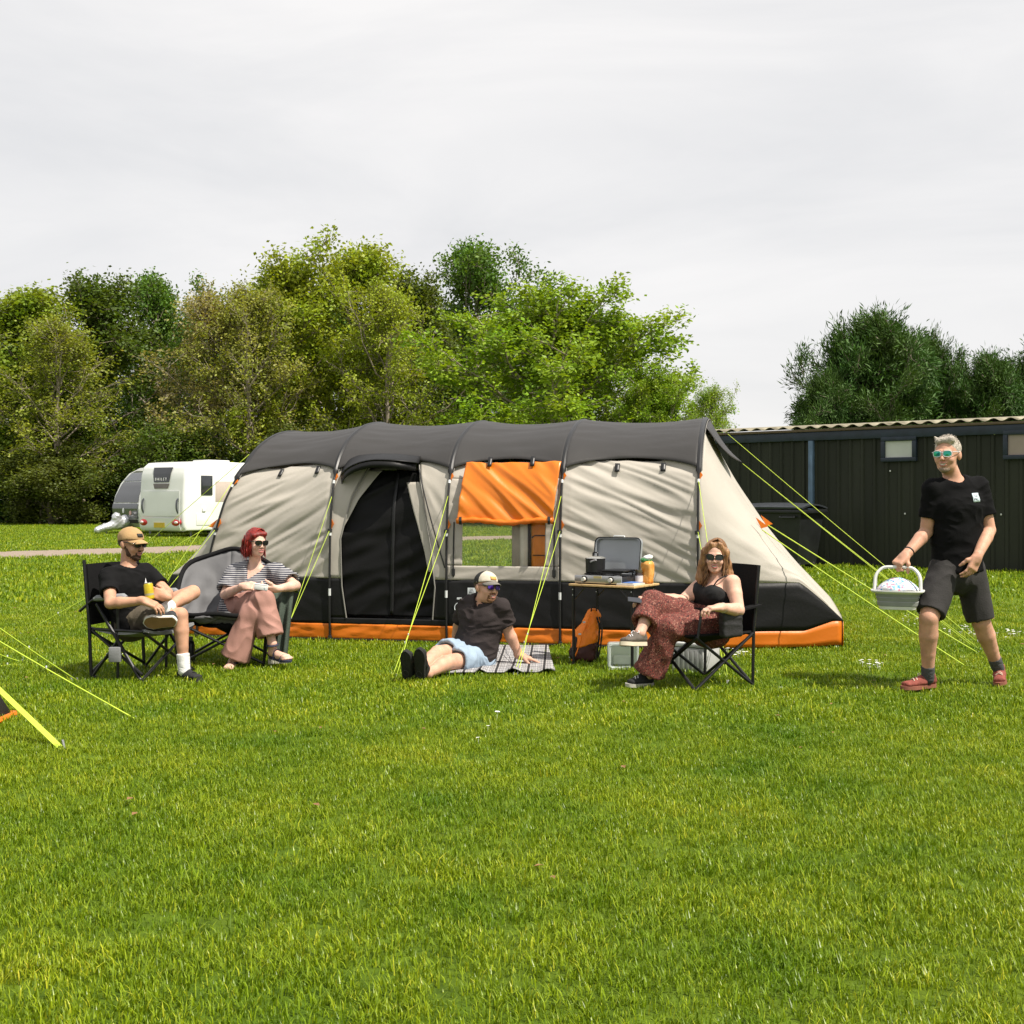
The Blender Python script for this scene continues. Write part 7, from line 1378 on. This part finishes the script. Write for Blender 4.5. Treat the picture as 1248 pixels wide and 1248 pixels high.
def instancer(name, mat_objs, pts, smin, smax, kind='stuff'):
    col = bpy.data.collections.new(name + '_source')
    for o in mat_objs: col.objects.link(o)
    me = bpy.data.meshes.new(name); me.vertices.add(len(pts)); me.vertices.foreach_set('co', np.asarray(pts, np.float32).ravel()); me.update()
    ob = bpy.data.objects.new(name, me); COL.objects.link(ob); props(ob, kind=kind)
    ng = bpy.data.node_groups.new(name + '_nodes', 'GeometryNodeTree'); ng.interface.new_socket('Geometry', in_out='INPUT', socket_type='NodeSocketGeometry'); ng.interface.new_socket('Geometry', in_out='OUTPUT', socket_type='NodeSocketGeometry')
    N = ng.nodes; gi = N.new('NodeGroupInput'); go = N.new('NodeGroupOutput'); ip = N.new('GeometryNodeInstanceOnPoints'); ci = N.new('GeometryNodeCollectionInfo'); ci.inputs['Collection'].default_value = col; ci.inputs['Separate Children'].default_value = True; ci.inputs['Reset Children'].default_value = True
    ip.inputs['Pick Instance'].default_value = True
    rr = N.new('FunctionNodeRandomValue'); rr.data_type = 'FLOAT_VECTOR'; rr.inputs[0].default_value = (-.12, -.12, 0); rr.inputs[1].default_value = (.12, .12, 6.283)
    rs_ = N.new('FunctionNodeRandomValue'); rs_.data_type = 'FLOAT'; rs_.inputs[2].default_value = smin; rs_.inputs[3].default_value = smax; rs_.inputs['Seed'].default_value = 5
    ri = N.new('FunctionNodeRandomValue'); ri.data_type = 'INT'; ri.inputs[4].default_value = 0; ri.inputs[5].default_value = len(mat_objs) - 1; ri.inputs['Seed'].default_value = 9
    ng.links.new(gi.outputs[0], ip.inputs['Points']); ng.links.new(ci.outputs[0], ip.inputs['Instance']); ng.links.new(rr.outputs[0], ip.inputs['Rotation']); ng.links.new(rs_.outputs[1], ip.inputs['Scale']); ng.links.new(ri.outputs[2], ip.inputs['Instance Index']); ng.links.new(ip.outputs[0], go.inputs[0])
    md = ob.modifiers.new('scatter', 'NODES'); md.node_group = ng
    return ob
rg = np.random.RandomState(77)
def scatter(y0, y1, dens, margin=1.25):
    a = .43 * margin; n = int(dens * a * (y1 ** 2 - y0 ** 2)); y = np.sqrt(rg.uniform(y0 ** 2, y1 ** 2, n)); x = rg.uniform(-1, 1, n) * a * y + 0
    return np.stack([x, y, np.zeros(n)], 1)
def keep(pts):
    x, y = pts[:, 0], pts[:, 1]; k = np.ones(len(pts), bool)
    for f in KEEP_OUT: k &= ~f(x, y)
    return pts[k]
def in_poly(poly):
    def f(x, y):
        ins = np.zeros(len(x), bool); n = len(poly)
        for i in range(n):
            x0, y0 = poly[i][0], poly[i][1]; x1, y1 = poly[(i + 1) % n][0], poly[(i + 1) % n][1]
            c = ((y0 > y) != (y1 > y)) & (x < (x1 - x0) * (y - y0) / (y1 - y0 + 1e-12) + x0); ins ^= c
        return ins
    return f
KEEP_OUT = [lambda x, y: (y > 20) & (track_dist(x, y) < tw + rg.uniform(-.35, .1, len(x)))] + [in_poly(p) for p in GRASS_HOLES]
near = [tuft('tuft', 100 + i, 46, .075, .015, .046, .0019) for i in range(5)]
mid = [tuft('tuft', 200 + i, 42, .12, .016, .048, .0030) for i in range(4)]
far = [tuft('tuft', 300 + i, 34, .30, .03, .075, .009) for i in range(4)]
P1 = keep(scatter(2.4, 7.0, 330)); props(instancer('lawn_grass', near, P1, .75, 1.25), 'short mown grass of the open lawn in the foreground', 'grass')
P2 = keep(scatter(7.0, 15, 150)); props(instancer('lawn_grass', mid, P2, .75, 1.25), 'short mown grass around the chairs and tent', 'grass')
P3 = keep(scatter(15, 62, 14, 1.1)); props(instancer('lawn_grass', far, P3, .7, 1.3), 'distant mown grass beyond the tent around the gravel track', 'grass')
tall = [tuft('tuft', 400 + i, 30, .05, .04, .085, .0024) for i in range(3)]
q = scatter(2.4, 13, 9); w = pnoise(q * .8 + 3.3); q = keep(q[w > .02]); props(instancer('grass_tussocks', tall, q, .6, 1.15), 'slightly longer tufts of grass scattered over the lawn', 'grass')
# daisies
def daisy(seed):
    rg2 = np.random.RandomState(seed); m = MB(); h = .05
    m.tube([(0, 0, 0), (.004, 0, h)], .0015, 4); n = 10
    for k in range(n):
        a = k * 6.283 / n; c, s = math.cos(a), math.sin(a); m.add([(c * .003, s * .003, h), (c * .012 - s * .004, s * .012 + c * .004, h + .004), (c * .018, s * .018, h + .003), (c * .012 + s * .004, s * .012 - c * .004, h + .004)], [(0, 1, 2, 3)])
    return m
dm = daisy(1); me = bpy.data.meshes.new('daisy'); me.from_pydata(dm.v, [], dm.f); me.materials.append(M('daisy_white', (.85, .85, .82), .6)); do = bpy.data.objects.new('daisy', me)
dp = []
for (px, py, n, sx, sy) in [(140, 806, 14, 28, 6), (1180, 772, 26, 26, 6), (1232, 776, 16, 14, 5), (1062, 815, 16, 14, 4), (900, 800, 18, 16, 6), (846, 797, 6, 8, 4), (590, 670, 1, 1, 1), (700, 805, 7, 8, 3), (1110, 760, 10, 20, 6), (560, 900, 3, 60, 20), (1010, 760, 5, 20, 8)]:
    for k in range(n): g_ = GP(px + rg.normal(0, sx * .5), py + rg.normal(0, sy * .5)); dp.append((g_.x, g_.y, 0.004))
props(instancer('daisies', [do], dp, .55, 1.0), 'small white daisies dotted in the lawn', 'flowers')

# dry leaves lying on the lawn
lm = MB(); lm.add([(-.02, 0, .004), (0, .012, .010), (.022, .002, .006), (.002, -.012, .008)], [(0, 1, 2, 3)]); me = bpy.data.meshes.new('dry_leaf'); me.from_pydata(lm.v, [], lm.f); me.materials.append(M('leaf_dry', (.16, .075, .03), .8, col2=(.28, .16, .07), scale=3)); lo_ = bpy.data.objects.new('dry_leaf', me)
lp_ = [tuple(GP(px, py) + Vector((0, 0, .035))) for px, py in [(92, 750), (58, 742), (100, 757), (222, 860), (18, 745)]] + [(x, y, .03) for x, y, _ in scatter(3.2, 13, .55)]
props(instancer('fallen_leaves', [lo_], lp_, .6, 1.3), 'scattered small dry brown leaves lying on the lawn', 'leaves')
